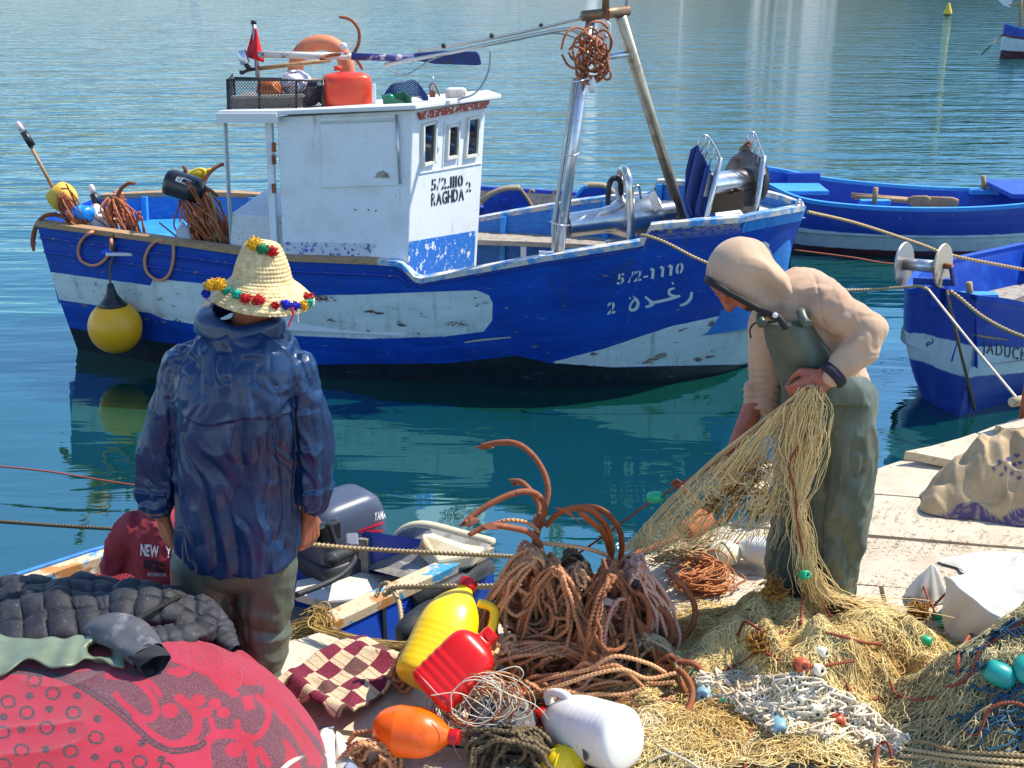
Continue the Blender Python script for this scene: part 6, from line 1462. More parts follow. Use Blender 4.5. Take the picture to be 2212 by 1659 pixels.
g2 = grapnel('rusty grapnel in the middle of the pile with hooks curving over to the right', [
    yarm([(1208, 1104), (1245, 1098), (1280, 1105), (1311, 1140), (1322, 1184), (1315, 1219), (1302, 1250)], 3.70, 3.82),
    yarm([(1179, 1138), (1205, 1110), (1245, 1096), (1289, 1098), (1320, 1118), (1342, 1158), (1340, 1211), (1330, 1250)], 3.80, 3.86),
    yarm([(1252, 1107), (1278, 1128), (1302, 1149), (1316, 1186), (1322, 1230)], 3.66, 3.84)],
    [[(1196, 1096, 3.70), (1226, 1098, 3.70), (1262, 1140, 3.68), (1240, 1118, 3.69)]], shank=[(1318, 1200, 3.84), (1328, 1260, 3.84), (1340, 1300, 3.82)], mat=pm('orange_rust', srgb(168, 84, 38), .75, .1, layers=[(srgb(96, 50, 30), 14, .5, .7)], bump=(70, .5, .004)))
g3 = grapnel('rusty grapnel with a pierced fluke hooked round the right rope coil', [
    yarm([(1439, 1233), (1474, 1263), (1500, 1307), (1496, 1351), (1469, 1382), (1430, 1396)], 3.76, 3.68),
    yarm([(1342, 1283), (1377, 1281), (1399, 1307), (1401, 1347), (1392, 1372)], 3.62, 3.58),
    yarm([(1403, 1303), (1434, 1320), (1452, 1356), (1440, 1391), (1412, 1410)], 3.66, 3.62),
    yarm([(1300, 1298), (1330, 1302), (1362, 1304), (1396, 1316)], 3.58, 3.66)],
    [[(1372, 1330, 3.58), (1408, 1362, 3.58), (1388, 1398, 3.56), (1380, 1366, 3.57)]])
MB().prism([at(*p) for p in [(1294, 1296, 3.57), (1310, 1290, 3.57), (1336, 1298, 3.57), (1334, 1308, 3.56), (1306, 1306, 3.56)]], (0, -1, .3), .006).build('worn_fluke', pm('pale_worn_metal', srgb(206, 198, 186), .6), g3, smooth=False)
g4 = grapnel('rusty grapnel lying lowest, its big hook curling round in front of the nets', [
    yarm([(1443, 1435), (1478, 1457), (1496, 1496), (1482, 1540), (1447, 1571), (1394, 1593)], 3.50, 3.16),
    yarm([(1390, 1395), (1425, 1413), (1430, 1448), (1403, 1475), (1380, 1490)], 3.54, 3.42),
    yarm([(1430, 1425), (1456, 1428), (1500, 1435), (1522, 1461)], 3.52, 3.46),
    yarm([(1440, 1440), (1468, 1470), (1486, 1510), (1496, 1550)], 3.5, 3.36)], shank=[(1400, 1405, 3.56), (1436, 1432, 3.52)])
rope_thing('rope', spl([at(1418, 1404, 3.50), at(1440, 1420, 3.46), at(1452, 1436, 3.48), at(1430, 1446, 3.46), at(1420, 1428, 3.46), at(1448, 1416, 3.46), at(1458, 1434, 3.48), at(1426, 1440, 3.46)], 8), .008, M['rust'], 'tan lashing knotted round the crown of the lowest grapnel')

def coil(name, label, top, ctr, rx, rz, n, r, mat, Y, depth=.10, seed=1, tilt=0., pinch=.80, group='rope coils on the anchor pile'):
    rn = np.random.default_rng(seed); T = at(top[0], top[1], Y); C = at(ctr[0], ctr[1], Y); k = mpp(ctr[0], ctr[1], Y)
    ez = (T - C); ez.normalize(); ez = np.array(ez); ex = np.array([1., 0, 0]); ex -= ez * (ex @ ez); ey = np.cross(ez, ex); root = None; path = []
    rxs = rx * k; rzs = rz * k
    for i in range(n):
        f = rn.uniform(.30, 1.06); g = f * rn.uniform(.80, 1.1) if pinch > .3 else rn.uniform(.7, 1.08); d = rn.normal(0, depth * .55); ox = rn.normal(0, rxs * .10); a = np.linspace(0, 2 * np.pi, 22, endpoint=False)
        up = (1 + np.cos(a)) / 2; wx = np.sin(a) * rxs * f * (1 - pinch * up ** 1.5)
        P = np.array(C) + np.outer(wx + ox * (1 - up), ex) + np.outer(rzs - (1 - np.cos(a)) * rzs * (g if pinch > .3 else .5 + .5 * g), ez) + np.outer(d * (1 - up * .7) + .02 * np.sin(a * 2 + i) - depth * .55 * np.sin(a / 2) ** 2 * .6 + tilt * np.sin(a), ey * -1)
        path.append(P + rn.normal(0, .0045, P.shape) + np.outer(np.sin(a * rn.integers(1, 4) + rn.uniform(0, 6)), rn.normal(0, .010, 3)))
    mb = MB()
    for g in range(0, n, 6): mb.rope(spl(np.concatenate(path[g:g + 6]), 5), r, tint=rn.random())
    return tag(mb.build(name, mat), label, 'rope coil', group)
coil('rope_coil', 'brown rope coil hanging on the tallest grapnel, left side of the pile', (1150, 1178), (1136, 1332), 112, 158, 40, .0078, M['ropeb'], 3.66, .11, 2, pinch=.80)
coil('rope_coil', 'pinkish brown rope coil draped on the right side of the pile', (1375, 1205), (1366, 1352), 100, 155, 36, .0078, pm('pink_brown_rope', srgb(226, 170, 142), .85, tint=srgb(184, 124, 102), layers=[(srgb(120, 78, 62), 18, .6, .8)], bump=(220, .5, .002), grain=.3), 3.66, .09, 5)
coil('rope_coil', 'olive rope coil squeezed between the two brown coils', (1235, 1190), (1240, 1300), 66, 118, 20, .0075, M['roped'], 3.76, .08, 8, pinch=.7)
coil('rope_coil', 'brown rope coil slumped at the foot of the pile, behind the tangle of line', (1210, 1385), (1200, 1470), 190, 80, 16, .0078, M['ropeb'], 3.52, .14, 9, pinch=.2)
coil('rope_coil', 'dark brown rope coil at the right foot of the pile', (1330, 1400), (1320, 1478), 140, 75, 16, .0078, pm('dark_brown_rope', srgb(104, 70, 54), .9, tint=srgb(60, 42, 36), bump=(220, .5, .002)), 3.58, .13, 12, pinch=.2)
coil('rope_coil', 'brown rope coil to the left of the yellow jug', (880, 1392), (868, 1465), 34, 70, 9, .0075, M['ropeb'], 3.52, .05, 15)
coil('rope_coil', 'dark olive rope coil at the bottom edge below the grey stone', (1130, 1572), (1110, 1640), 110, 62, 18, .0080, M['roped'], 3.08, .10, 18, pinch=.15)
coil('rope_coil', 'brown rope heaped under the orange jug', (850, 1585), (800, 1640), 80, 50, 12, .0078, M['ropeb'], 3.10, .10, 21, pinch=.1)
coil('rope_coil', 'brown rope coil filling the middle of the pile, in front of the olive coil', (1252, 1215), (1252, 1372), 92, 155, 30, .0078, M['ropeb'], 3.62, .12, 40, tilt=.03, pinch=.7)
coil('rope_coil', 'brown rope coil bridging the left and middle of the pile', (1200, 1195), (1196, 1375), 96, 175, 22, .0078, M['ropeb'], 3.60, .13, 50, tilt=.05, pinch=.6)
coil('rope_coil', 'rust brown rope coil bridging the middle and right of the pile', (1316, 1205), (1310, 1380), 96, 172, 22, .0078, pm('rust_brown_rope', srgb(190, 126, 84), .85, tint=srgb(140, 84, 54), bump=(220, .5, .002), grain=.3), 3.58, .13, 51, tilt=-.05, pinch=.6)
coil('rope_coil', 'brown rope coil low on the left of the pile, beside the red jug', (1085, 1380), (1080, 1470), 70, 92, 16, .0078, M['ropeb'], 3.52, .10, 41, tilt=-.03, pinch=.2)
coil('rope_coil', 'tan rope coil low on the right of the pile under the pierced fluke', (1400, 1370), (1395, 1465), 80, 95, 16, .0075, M['ropet'], 3.56, .10, 42, tilt=.03, pinch=.2)
# dark heart of the pile, so nothing shows through it
mb = MB()
for x, y, Y, rx, rz in ((1145, 1330, 3.78, .075, .19), (1370, 1345, 3.78, .07, .17), (1250, 1420, 3.74, .20, .13), (1200, 1510, 3.55, .22, .08), (1050, 1610, 3.2, .2, .05), (1330, 1500, 3.6, .18, .07)):
    mb.ell(at(x, y, Y + .08), (rx, .08, rz), nu=14, nv=20)
heap_mat = pm('dark_tangled_rope', srgb(58, 44, 36), .95, layers=[(srgb(104, 78, 58), 40, .5, .6)], bump=(60, 1., .02))
o = clay('rope_heap', mb, .012, 2, heap_mat, None, lambda P, N: .012 * ridge(P, (20, 20, 20), 3)); tag(o, 'dark tangle of old rope at the heart of the anchor pile', 'rope heap')
# loose turns running over the pile
for i in range(22):
    x0, y0 = RN.uniform(1010, 1150), RN.uniform(1460, 1560); x1, y1 = RN.uniform(1300, 1470), RN.uniform(1440, 1540)
    pts = [at(x0 + (x1 - x0) * k + RN.gauss(0, 8), y0 + (y1 - y0) * k + (45 if i % 3 else -25) * math.sin(3.1 * k) + RN.gauss(0, 12), 3.44 + .06 * math.sin(3.1 * k + i) - .0008 * (max(y0, y1) - 1450)) for k in np.linspace(0, 1, 8)]
    pts = [p if p.z > .015 else V(p.x, p.y, .015 + .01 * RN.random()) for p in pts]
    rope_thing('rope', spl(pts, 8), .0075, (M['ropeb'], M['roped'], M['ropeb'])[i % 3], 'loose rope turn running across the foot of the anchor pile', group='loose turns of rope over the anchor pile', tint=RN.random())
rope_thing('rope', spl([at(1165, 1172, 3.7), at(1220, 1178, 3.66), at(1270, 1186, 3.66), at(1312, 1200, 3.7)], 8), .008, M['ropeb'], 'brown rope stretched between the two upright grapnels')
rope_thing('rope', spl([at(1070, 1130, 3.75), at(1100, 1124, 3.74), at(1140, 1130, 3.74), at(1166, 1150, 3.72)], 8), .008, M['ropeb'], 'short brown rope looped under the left hooks of the tallest grapnel')
rope_thing('rope', spl([at(1360, 1292, 3.54), at(1330, 1300, 3.52), at(1310, 1350, 3.5), at(1300, 1420, 3.46), at(1262, 1480, 3.42), at(1232, 1490, 3.42), at(1218, 1462, 3.44)], 8), .008, pm('pale_pink_rope', srgb(206, 150, 128), .85, bump=(220, .5, .002)), 'pale pink rope hanging in front of the right rope coil')
# grey stone and the tangle of line
def stone():
    P = MB().ell((0, 0, 0), (.108, .085, .062), nu=40, nv=60); v = np.concatenate(P.v); c = at(1086, 1556, 3.22); v = v + np.array(c)
    d = v - np.array(c); nn = d / np.linalg.norm(d, axis=1, keepdims=True); v = v + nn * (.020 * vnoise(v, 12, 3) + .010 * ridge(v, (16, 16, 40), 5, 2))[:, None]; P.v = [v]
    tag(P.build('stone', pm('grey_slate', srgb(112, 108, 106), .85, layers=[(srgb(70, 66, 66), 14, .45, .65, (1, 1, 3)), (srgb(150, 146, 142), 40, .6, .75)], bump=(30, .6, .01))), 'grey rough stone under the tangle of fishing line', 'stone')
stone()
def line_tangle():
    mb1, mb2 = MB(), MB()
    for i in range(64):
        cx, cy = RN.gauss(1035, 16), RN.gauss(1525, 12); rx, ry = RN.uniform(42, 92), RN.uniform(30, 62); a0 = RN.uniform(0, 6.3); w = RN.uniform(4, 7); Y = 3.22 + RN.gauss(0, .03); tl = RN.gauss(-.25, .25)
        pts = []
        for k in np.linspace(0, 1, 16):
            a = a0 + w * k; x = rx * math.cos(a); y = ry * math.sin(a); pts.append(at(cx + x * math.cos(tl) - y * math.sin(tl) + RN.gauss(0, 2), cy + x * math.sin(tl) + y * math.cos(tl) + RN.gauss(0, 2), Y - .03 * math.sin(a) - .02))
        (mb1 if i % 3 else mb2).tube(spl(pts, 4), .0014 if i % 3 else .0024, 5, tint=RN.random())
    for pts in ([(1000, 1520), (1040, 1470), (1110, 1440), (1130, 1460), (1090, 1490)], [(960, 1540), (990, 1480), (1040, 1470), (1100, 1500), (1165, 1530), (1210, 1600), (1225, 1640)], [(930, 1502), (1000, 1500), (1080, 1560), (1060, 1620), (1000, 1640), (975, 1600)]):
        mb1.tube(spl([at(x, y, 3.16) for x, y in pts], 10), .0016, 5)
    root = thing('fishing_line', tuple(at(1035, 1560, 3.22)), 'tangle of white and copper fishing line lying on the grey stone', 'fishing line')
    mb1.build('white_line', pm('pale_monofilament', srgb(232, 222, 200), .4, tint=srgb(214, 206, 170)), root); mb2.build('copper_line', M['ropec'], root)
line_tangle()
# black can beside the skiff, frayed hemp hank, knots on the gunwale
can = thing('black_can', tuple(onz(915, 1385, 0)), 'black plastic can with an open threaded neck, beside the skiff', 'can')
MB().lathe([(.05, 0), (.060, .02), (.066, .08), (.064, .17), (.045, .21), (.02, .22)], at(950, 1318, 4.10), at(885, 1366, 3.98) - at(950, 1318, 4.10), 28, sq=(.7, 1, .8)).build('can_body', M['rubber'], can, sub=1)
na = V(.2, -.75, .25); MB().lathe([(.034, 0), (.036, .01), (.032, .014), (.036, .022), (.032, .028), (.036, .036), (.032, .042), (.026, .044), (.022, .01)], at(918, 1372, 3.92), na, 24, cap=True).build('threaded_neck', M['black'], can)
def frayed(name, path, n, spread, r, mat, label, cat, seed, wild=.5, kind=None):
    rn = np.random.default_rng(seed); C = resample(spl(path, 8), .03); m_ = len(C); mb = MB()
    for i in range(n):
        a = rn.integers(0, max(1, m_ - 4)); b = min(m_, a + rn.integers(4, max(5, m_))); seg = C[a:b]; off = rn.normal(0, spread, 3); P = seg + off + np.cumsum(rn.normal(0, spread * wild * .35, seg.shape), 0)
        if len(P) > 2: mb.tube(spl(P, 3), r * rn.uniform(.6, 1.4), 4, cap=False, tint=rn.random())
    return tag(mb.build(name, mat), label, cat)
hemp = pm('frayed_hemp', srgb(216, 184, 110), .9, tint=srgb(160, 124, 66))
frayed('hemp_hank', [at(690, 1330, 4.12), at(676, 1352, 4.08), at(720, 1368, 4.02), at(800, 1388, 3.9), at(892, 1398, 3.74)], 110, .007, .0020, hemp, 'frayed hank of pale hemp trailing from the skiff gunwale to the jugs', 'rope', 4, .6)
frayed('hemp_knot', [at(670, 1330, 4.2), at(690, 1322, 4.2), at(700, 1345, 4.18), at(668, 1352, 4.2), at(630, 1372, 4.2)], 160, .016, .002, hemp, 'bushy hemp knot on the skiff gunwale next to the raincoat man', 'rope', 6, .9)
for k, (pts, lb) in enumerate((([(812, 1290, 4.42), (826, 1262, 4.46), (842, 1262, 4.42), (830, 1284, 4.36), (848, 1276, 4.36)], 'tan rope knotted over the skiff gunwale'), ([(848, 1274, 4.36), (862, 1300, 4.22), (868, 1340, 4.12), (872, 1372, 4.06)], 'tan rope end hanging down the blue side of the skiff'), ([(640, 1378, 4.18), (690, 1386, 4.1), (720, 1384, 4.08), (716, 1370, 4.12), (690, 1366, 4.16)], 'brown cord looped on the skiff gunwale'))):
    rope_thing('rope', spl([at(*p) for p in pts], 8), .010 if k < 2 else .005, M['ropet'] if k < 2 else M['ropeb'], lb)
# ================================================================== NETS
def fibres(mb, P, r, tint, sides=3):
    """many strands at once: P (strands, points, 3)"""
    P = np.asarray(P, float); S, K = P.shape[:2]; T = np.gradient(P, axis=1); T /= np.linalg.norm(T, axis=2, keepdims=True) + 1e-9
    ref = NR.normal(size=(S, 1, 3)); N = np.cross(T, ref); N /= np.linalg.norm(N, axis=2, keepdims=True) + 1e-9; B = np.cross(T, N)
    a = np.arange(sides) / sides * 2 * np.pi; r = np.broadcast_to(np.asarray(r, float).reshape(-1, 1, 1, 1), (S, 1, 1, 1))
    Vt = P[:, :, None] + r * (np.cos(a)[None, None, :, None] * N[:, :, None] + np.sin(a)[None, None, :, None] * B[:, :, None])
    s = np.arange(S)[:, None, None] * K * sides; i = np.arange(K - 1)[None, :, None] * sides; j = np.arange(sides)[None, None]; j2 = (j + 1) % sides
    f = np.stack(np.broadcast_arrays(s + i + j, s + i + j2, s + i + sides + j2, s + i + sides + j), -1).reshape(-1, 4)
    mb.add(Vt.reshape(-1, 3), [f], np.repeat(np.broadcast_to(tint, S), K * sides)); return mb
def walk(n, k, step, start, curl, drift=None):
    th = NR.uniform(0, 2 * np.pi, (n, 1)) if drift is None else NR.normal(drift, .7, (n, 1))
    w = NR.normal(0, curl, (n, 1)) + NR.normal(0, curl * .6, (n, k)); th = th + np.cumsum(w, 1)
    return start[:, None] + np.cumsum(np.stack([np.cos(th), np.sin(th)], -1) * step, 1)
def sm(x, a, b): t = np.clip((x - a) / (b - a), 0, 1); return t * t * (3 - 2 * t)
def h_main(X, Y):
    u = ((X - 1.03) / .47) ** 2 + ((Y - 3.56) / .36) ** 2; h = .24 * np.exp(-u ** 1.6 * .9)
    u2 = np.clip(1 - ((X - 1.05) / .80) ** 4, 0, 1) * sm(Y, 3.62, 3.40); h = np.maximum(h, .085 * u2)
    P = np.stack([X, Y, np.zeros_like(X)], -1).reshape(-1, 3); return h * (1 + .45 * vnoise(P, 5.5, 3).reshape(X.shape) + .25 * vnoise(P, 13, 4).reshape(X.shape))
def h_right(X, Y):
    u = (np.clip(1.78 - X, 0, 9) / .52) ** 2 + ((Y - 3.12) / .40) ** 2; P = np.stack([X, Y, np.zeros_like(X)], -1).reshape(-1, 3)
    return .53 * np.exp(-u ** 1.4) * (1 + .16 * vnoise(P, 6, 8).reshape(X.shape) + .08 * vnoise(P, 15, 9).reshape(X.shape))
def h_low(X, Y):
    e = sm(X, .18, .40) * sm(Y, 3.42, 3.28) * (1 - sm(X, 1.7, 2.0)); P = np.stack([X, Y, np.zeros_like(X)], -1).reshape(-1, 3)
    return e * (.055 + .03 * vnoise(P, 7, 12).reshape(X.shape))
def heap(name, label, hf, xr, yr, n, cols, seed, r=.0014, rop=(), curls=(.75, .30), zmin=.015, k=10):
    root = thing(name, ((xr[0] + xr[1]) / 2, (yr[0] + yr[1]) / 2, 0), label, 'net heap')
    xs, ys = np.linspace(*xr, 150), np.linspace(*yr, 130); X, Y = np.meshgrid(xs, ys, indexing='ij'); Z = hf(X, Y)
    core = MB().grid(np.stack([X, Y, Z - .012], -1)); core.build('net_core', pm(name + '_core', cols[2], .95, layers=[(cols[1], 60, .45, .6)], bump=(70, 1., .02)), root)
    mb = MB(); tot = 0
    while tot < n:
        q = np.c_[NR.uniform(*xr, 4000), NR.uniform(*yr, 4000)]; z = hf(q[:, 0], q[:, 1]); q = q[z > zmin][:n - tot]
        if not len(q): continue
        tot += len(q); c = np.where(NR.random(len(q)) < .6, *curls)
        W = walk(len(q), k, .013, q, 1., None) if False else None
        th = NR.uniform(0, 2 * np.pi, (len(q), 1)) * .5 + 2.2 * vnoise(np.c_[q, np.zeros(len(q))], 2.6, seed)[:, None]
        th = th + np.cumsum(NR.normal(0, 1, (len(q), 1)) * c[:, None] + NR.normal(0, .32, (len(q), k)), 1)
        xy = q[:, None] + np.cumsum(np.stack([np.cos(th), np.sin(th)], -1) * .0135, 1)
        zz = hf(xy[..., 0], xy[..., 1]) + .004 + np.abs(NR.normal(0, .008, (len(q), 1))) + .014 * np.sin(np.linspace(0, np.pi, k))[None] * NR.random((len(q), 1))
        tn = np.clip(.45 + .6 * vnoise(np.c_[q, np.zeros(len(q))], 7, seed + 2) + NR.normal(0, .22, len(q)), 0, 1)
        fibres(mb, np.concatenate([xy, zz[..., None]], -1), r * NR.uniform(.6, 1.5, len(q)), tn)
    o = mb.build('net_twine', pm(name + '_twine', cols[0], .9, tint=cols[1], grain=0), root); o['kind'] = 'stuff'
    return root
TAN = (srgb(240, 220, 158), srgb(204, 164, 92), srgb(150, 112, 60)); OLV = (srgb(224, 210, 160), srgb(160, 142, 96), srgb(92, 82, 54)); PAL = (srgb(238, 222, 182), srgb(204, 174, 124), srgb(150, 124, 86))
heap('tan_net_heap', 'wide heap of tan fishing net at the hooded man’s feet'.replace('’', "'"), h_main, (.30, 1.95), (3.02, 4.05), 14000, TAN, 3)
heap('olive_net_heap', 'tall olive net heap with blue twine and big teal floats, at the right edge', h_right, (1.05, 2.3), (2.66, 3.60), 9000, OLV, 5)
heap('pale_net_heap', 'flat pale net spread along the bottom edge right of the white jug', h_low, (.22, 1.75), (2.72, 3.46), 8500, PAL, 7)
def hz(X, Y): X = np.atleast_1d(X); Y = np.atleast_1d(Y); return np.maximum.reduce([h_main(X, Y), h_right(X, Y), h_low(X, Y)])
def onnet(px, py, lift=.01):
    d = ray(px, py); lo, hi = 2.4, 7.0
    Y = np.linspace(2.6, 4.6, 160); k = Y / d.y; X = d.x * k; Z = CAMH + d.z * k; H_ = hz(X, Y); i = np.argmax(Z <= H_)
    if Z[i] <= H_[i]: return V(X[i], Y[i] - lift * .5, H_[i] + lift)
    return onz(px, py, lift)
# thick white net on top
def white_net():
    poly = [(1500, 1470), (1617, 1462), (1740, 1480), (1808, 1500), (1891, 1563), (1955, 1606)], [(1506, 1500), (1578, 1530), (1600, 1556), (1668, 1586), (1812, 1610), (1940, 1630)]
    top, bot = (spl([(a, b, 0) for a, b in q], 6)[:, :2] for q in poly); U = np.linspace(0, 1, len(top))
    def fn(u, v):
        a = np.array([np.interp(u, U, top[:, 0]), np.interp(u, U, top[:, 1])]); b = np.array([np.interp(u, np.linspace(0, 1, len(bot)), bot[:, 0]), np.interp(u, np.linspace(0, 1, len(bot)), bot[:, 1])])
        w = np.array([[u * 19, v * 6.5, 0.]]); q = a * (1 - v) + b * v + np.array([9 * vnoise(w, 1.7, 1)[0] + 5 * vnoise(w, 4, 2)[0], 9 * vnoise(w, 1.7, 3)[0] + 4 * vnoise(w, 4, 4)[0]]); return onnet(q[0], q[1], .018 + .012 * vnoise(w, 2.5, 5)[0] + .003 * NR.random())
    mb = MB()
    nu, nv = 66, 16
    for k in range(-nv, nu):
        for s in (1, -1):
            pts = [fn(uu, i / nv) for i in range(nv + 1) for uu in [((k + i) / nu if s > 0 else (k + nv - i) / nu)] if -1e-6 <= uu <= 1 + 1e-6]
            if len(pts) > 2: mb.tube(spl(pts, 5), .0031, 6, tint=RN.random())
    for i in range(70):                                               # knots and loose loops
        u, v = RN.random(), RN.random(); p = fn(u, v); mb.tube(spl([p + V(RN.gauss(0, .022), RN.gauss(0, .022), RN.random() * .012) for _ in range(4)], 5), .0040, 6, tint=RN.random())
    tag(mb.build('white_net', pm('thick_white_twine', srgb(238, 228, 206), .95, tint=srgb(196, 176, 144), bump=(160, .5, .003))), 'thick white knotted net lying across the tan and pale nets', 'net')
white_net()
# ---- floats
def float_proto(name, mat, lab, L=.075, R_=.034):
    root = thing(name, (0, 0, 0), lab, 'net float', 'net floats on the heaps')
    pr = [(.010, -L * .46), (R_ * .62, -L * .5), (R_ * .92, -L * .34), (R_, 0), (R_ * .92, L * .34), (R_ * .62, L * .5), (.010, L * .46)]
    MB().lathe(pr, (0, 0, 0), (0, 0, 1), 20, cap=True).build('float_body', mat, root)
    MB().lathe([(.0052, -L * .505), (.0052, L * .505)], (0, 0, 0), (0, 0, 1), 10).build('bore', M['rubber'], root); return root
GRN, TEA, GRY, CRM, RST = (plastic(n, srgb(*c), .4, .1) for n, c in (('green_float_plastic', (30, 170, 116)), ('teal_float_plastic', (24, 150, 140)), ('grey_blue_float_plastic', (128, 164, 176)), ('cream_float_plastic', (236, 226, 196)), ('rust_float_plastic', (196, 88, 52))))
specs = [(GRN, .040, .017, [(1878, 1322, 'green float highest on the tan heap, left of its pair'), (1924, 1327, 'green float highest on the tan heap, right of its pair'), (2024, 1338, 'half buried green float beside the white sack'), (2034, 1356, 'round green float under the white sack'), (1998, 1388, 'green float alone on the right shoulder of the tan heap'), (2050, 1400, 'green float where the tan heap meets the olive heap'), (2076, 1382, 'green float touching the teal one at the olive heap'), (1500, 1460, 'green float at the left tip of the white net'), (1566, 1522, 'pale green float beside the grey-blue one')]),
         (TEA, .088, .036, [(2193, 1316, 'large teal barrel float on top of the olive heap'), (2092, 1368, 'dark teal float on the left shoulder of the olive heap'), (2156, 1464, 'big teal ring float in the middle of the olive heap'), (2212, 1458, 'teal float cut by the right edge of the picture')]),
         (GRY, .085, .030, [(1518, 1512, 'grey-blue float next to the big grapnel hook'), (1680, 1577, 'grey-blue float caught under the white net')]),
         (CRM, .052, .020, [(1729, 1523, 'cream oval float lying on the white net'), (1761, 1548, 'cream float lower on the white net'), (1763, 1453, 'round cream float in the middle of the tan heap'), (1772, 1420, 'cream float higher on the tan heap')]),
         (RST, .060, .024, [(1728, 1450, 'small orange float on the tan heap'), (1806, 1560, 'rust red float under the white net')])]
for mt, L, R_, lst in specs:
    pr = None
    for x, y, lab in lst:
        p = onnet(x, y, R_ * .45); rot = (R(90) + RN.gauss(0, .35), RN.gauss(0, .3), RN.uniform(-1.2, 1.2))
        if pr is None: pr = float_proto('net_float', mt, lab, L, R_); pr.location = p; pr.rotation_euler = rot
        else: clone(pr, p, rot, RN.uniform(.92, 1.08), lab)
# ---- ropes on the nets
def netrope(pts, label, mat='roper', r=.0055, lift=.02): rope_thing('net_rope', spl([onnet(x, y, lift) if not h else onnet(x, y, lift) + V(0, 0, h) for x, y, h in pts], 7), r, M[mat] if isinstance(mat, str) else mat, label, group='ropes on the net heaps', tint=RN.random())
netrope([(1728, 1360, 0), (1730, 1330, .04), (1742, 1305, .07), (1762, 1318, .05), (1790, 1345, .01)], 'red-brown rope arching up next to the olive trouser leg')
netrope([(1758, 1340, 0), (1780, 1318, .03), (1812, 1312, .03), (1840, 1330, 0)], 'red-brown rope arching at the back of the tan heap')
netrope([(1590, 1392, 0), (1606, 1374, .02), (1640, 1378, .01), (1690, 1376, 0), (1730, 1352, 0)], 'red-brown rope looped over the boot of the hooded man')
netrope([(1780, 1380, 0), (1820, 1384, 0), (1860, 1396, 0), (1900, 1406, 0)], 'red-brown rope across the middle of the tan heap')
netrope([(1560, 1462, 0), (1600, 1440, 0), (1640, 1425, 0), (1680, 1440, 0), (1740, 1452, 0), (1840, 1450, 0)], 'red-brown rope along the front of the tan heap')
netrope([(1918, 1488, 0), (1935, 1510, 0), (1975, 1525, 0), (2020, 1520, 0)], 'red-brown rope in the hollow right of the white net')
netrope([(1826, 1486, 0), (1836, 1506, 0), (1865, 1518, 0), (1892, 1524, 0)], 'short red-brown rope at the edge of the white net')
netrope([(2010, 1322, 0), (2040, 1318, .06), (2062, 1340, .07), (2068, 1388, .0)], 'red-brown rope arching in front of the white sack')
netrope([(2062, 1480, 0), (2070, 1420, 0), (2100, 1372, 0), (2140, 1345, 0), (2200, 1318, 0)], 'red-brown rope running up the left side of the olive heap')
netrope([(2036, 1496, 0), (2060, 1498, .01), (2090, 1470, 0), (2112, 1420, 0), (2150, 1390, 0), (2230, 1345, 0)], 'red-brown rope over the shoulder of the olive heap')
netrope([(2080, 1600, 0), (2110, 1592, 0), (2130, 1560, .03), (2180, 1545, .03), (2230, 1552, 0)], 'orange rope arching near the bottom right corner')
netrope([(2156, 1464, .0), (2190, 1456, 0), (2240, 1440, 0)], 'rope threaded through the big teal ring float')
netrope([(1610, 1690, 0), (1606, 1640, 0), (1615, 1600, 0), (1625, 1580, 0)], 'red-brown rope coming down from the white net to the bottom edge')
netrope([(1885, 1690, 0), (1892, 1640, .02), (1912, 1625, .02), (1925, 1660, 0), (1918, 1690, 0)], 'orange rope bight at the bottom edge')
netrope([(1380, 1590, 0), (1440, 1630, 0), (1490, 1662, 0), (1530, 1690, 0)], 'pale rope beside the base of the white jug', pm('bleached_rope', srgb(226, 214, 186), .9), .004)
netrope([(1400, 1660, 0), (1430, 1640, 0), (1480, 1636, 0), (1520, 1652, 0)], 'pale rope end at the bottom edge near the yellow ball', pm('bleached_rope_end', srgb(220, 204, 170), .9), .004)
for i, (y, s) in enumerate(((1622, 0), (1638, 6), (1652, -4))): netrope([(1940, y - 10, 0), (2000, y - 4 + s, 0), (2060, y + 10, 0), (2150, y + 20 + s, 0), (2230, y + 26, 0)], ('upper', 'middle', 'lowest')[i] + ' of three tan ropes along the bottom right', 'ropet', .008)
bt = MB(); P = []
for i in range(46):
    x, y = RN.uniform(2060, 2215), RN.uniform(1350, 1640); a = RN.uniform(-.9, .3); P.append([tuple(onnet(x + 34 * t * math.cos(a) + RN.gauss(0, 3), y + 34 * t * math.sin(a) + RN.gauss(0, 3), .02)) for t in np.linspace(-1, 1, 8)])
for p in P: bt.tube(spl(p, 3), .004, 5, tint=RN.random())
o = tag(bt.build('blue_twine', pm('dark_blue_twine', srgb(40, 92, 110), .8, tint=srgb(20, 50, 80))), 'dark blue twine strands tangled in the olive net heap', 'twine', kind='stuff')
def seaweed(name_lab, pts, n, w):
    mb = MB()
    for x, y, lift in pts:
        c = onnet(x, y, lift) if lift < 1 else HA(x, y, -.22)
        for i in range(n):
            d = V(RN.gauss(0, 1), RN.gauss(0, 1), RN.gauss(0, .8)).normalized(); p = c + d * RN.random() * w; mb.tube(spl([p, p + V(RN.gauss(0, .012), RN.gauss(0, .012), RN.gauss(0, .012)), p + V(RN.gauss(0, .02), RN.gauss(0, .02), RN.gauss(0, .02))], 3), .0024, 4, tint=RN.random())
    return mb
M['weed'] = pm('brown_seaweed', srgb(186, 132, 40), .8, tint=srgb(110, 70, 24))
tag(seaweed('', [(1672, 1272, 9)], 90, .045).build('seaweed', M['weed']), 'clump of brown seaweed hanging by the dark trouser leg', 'seaweed')
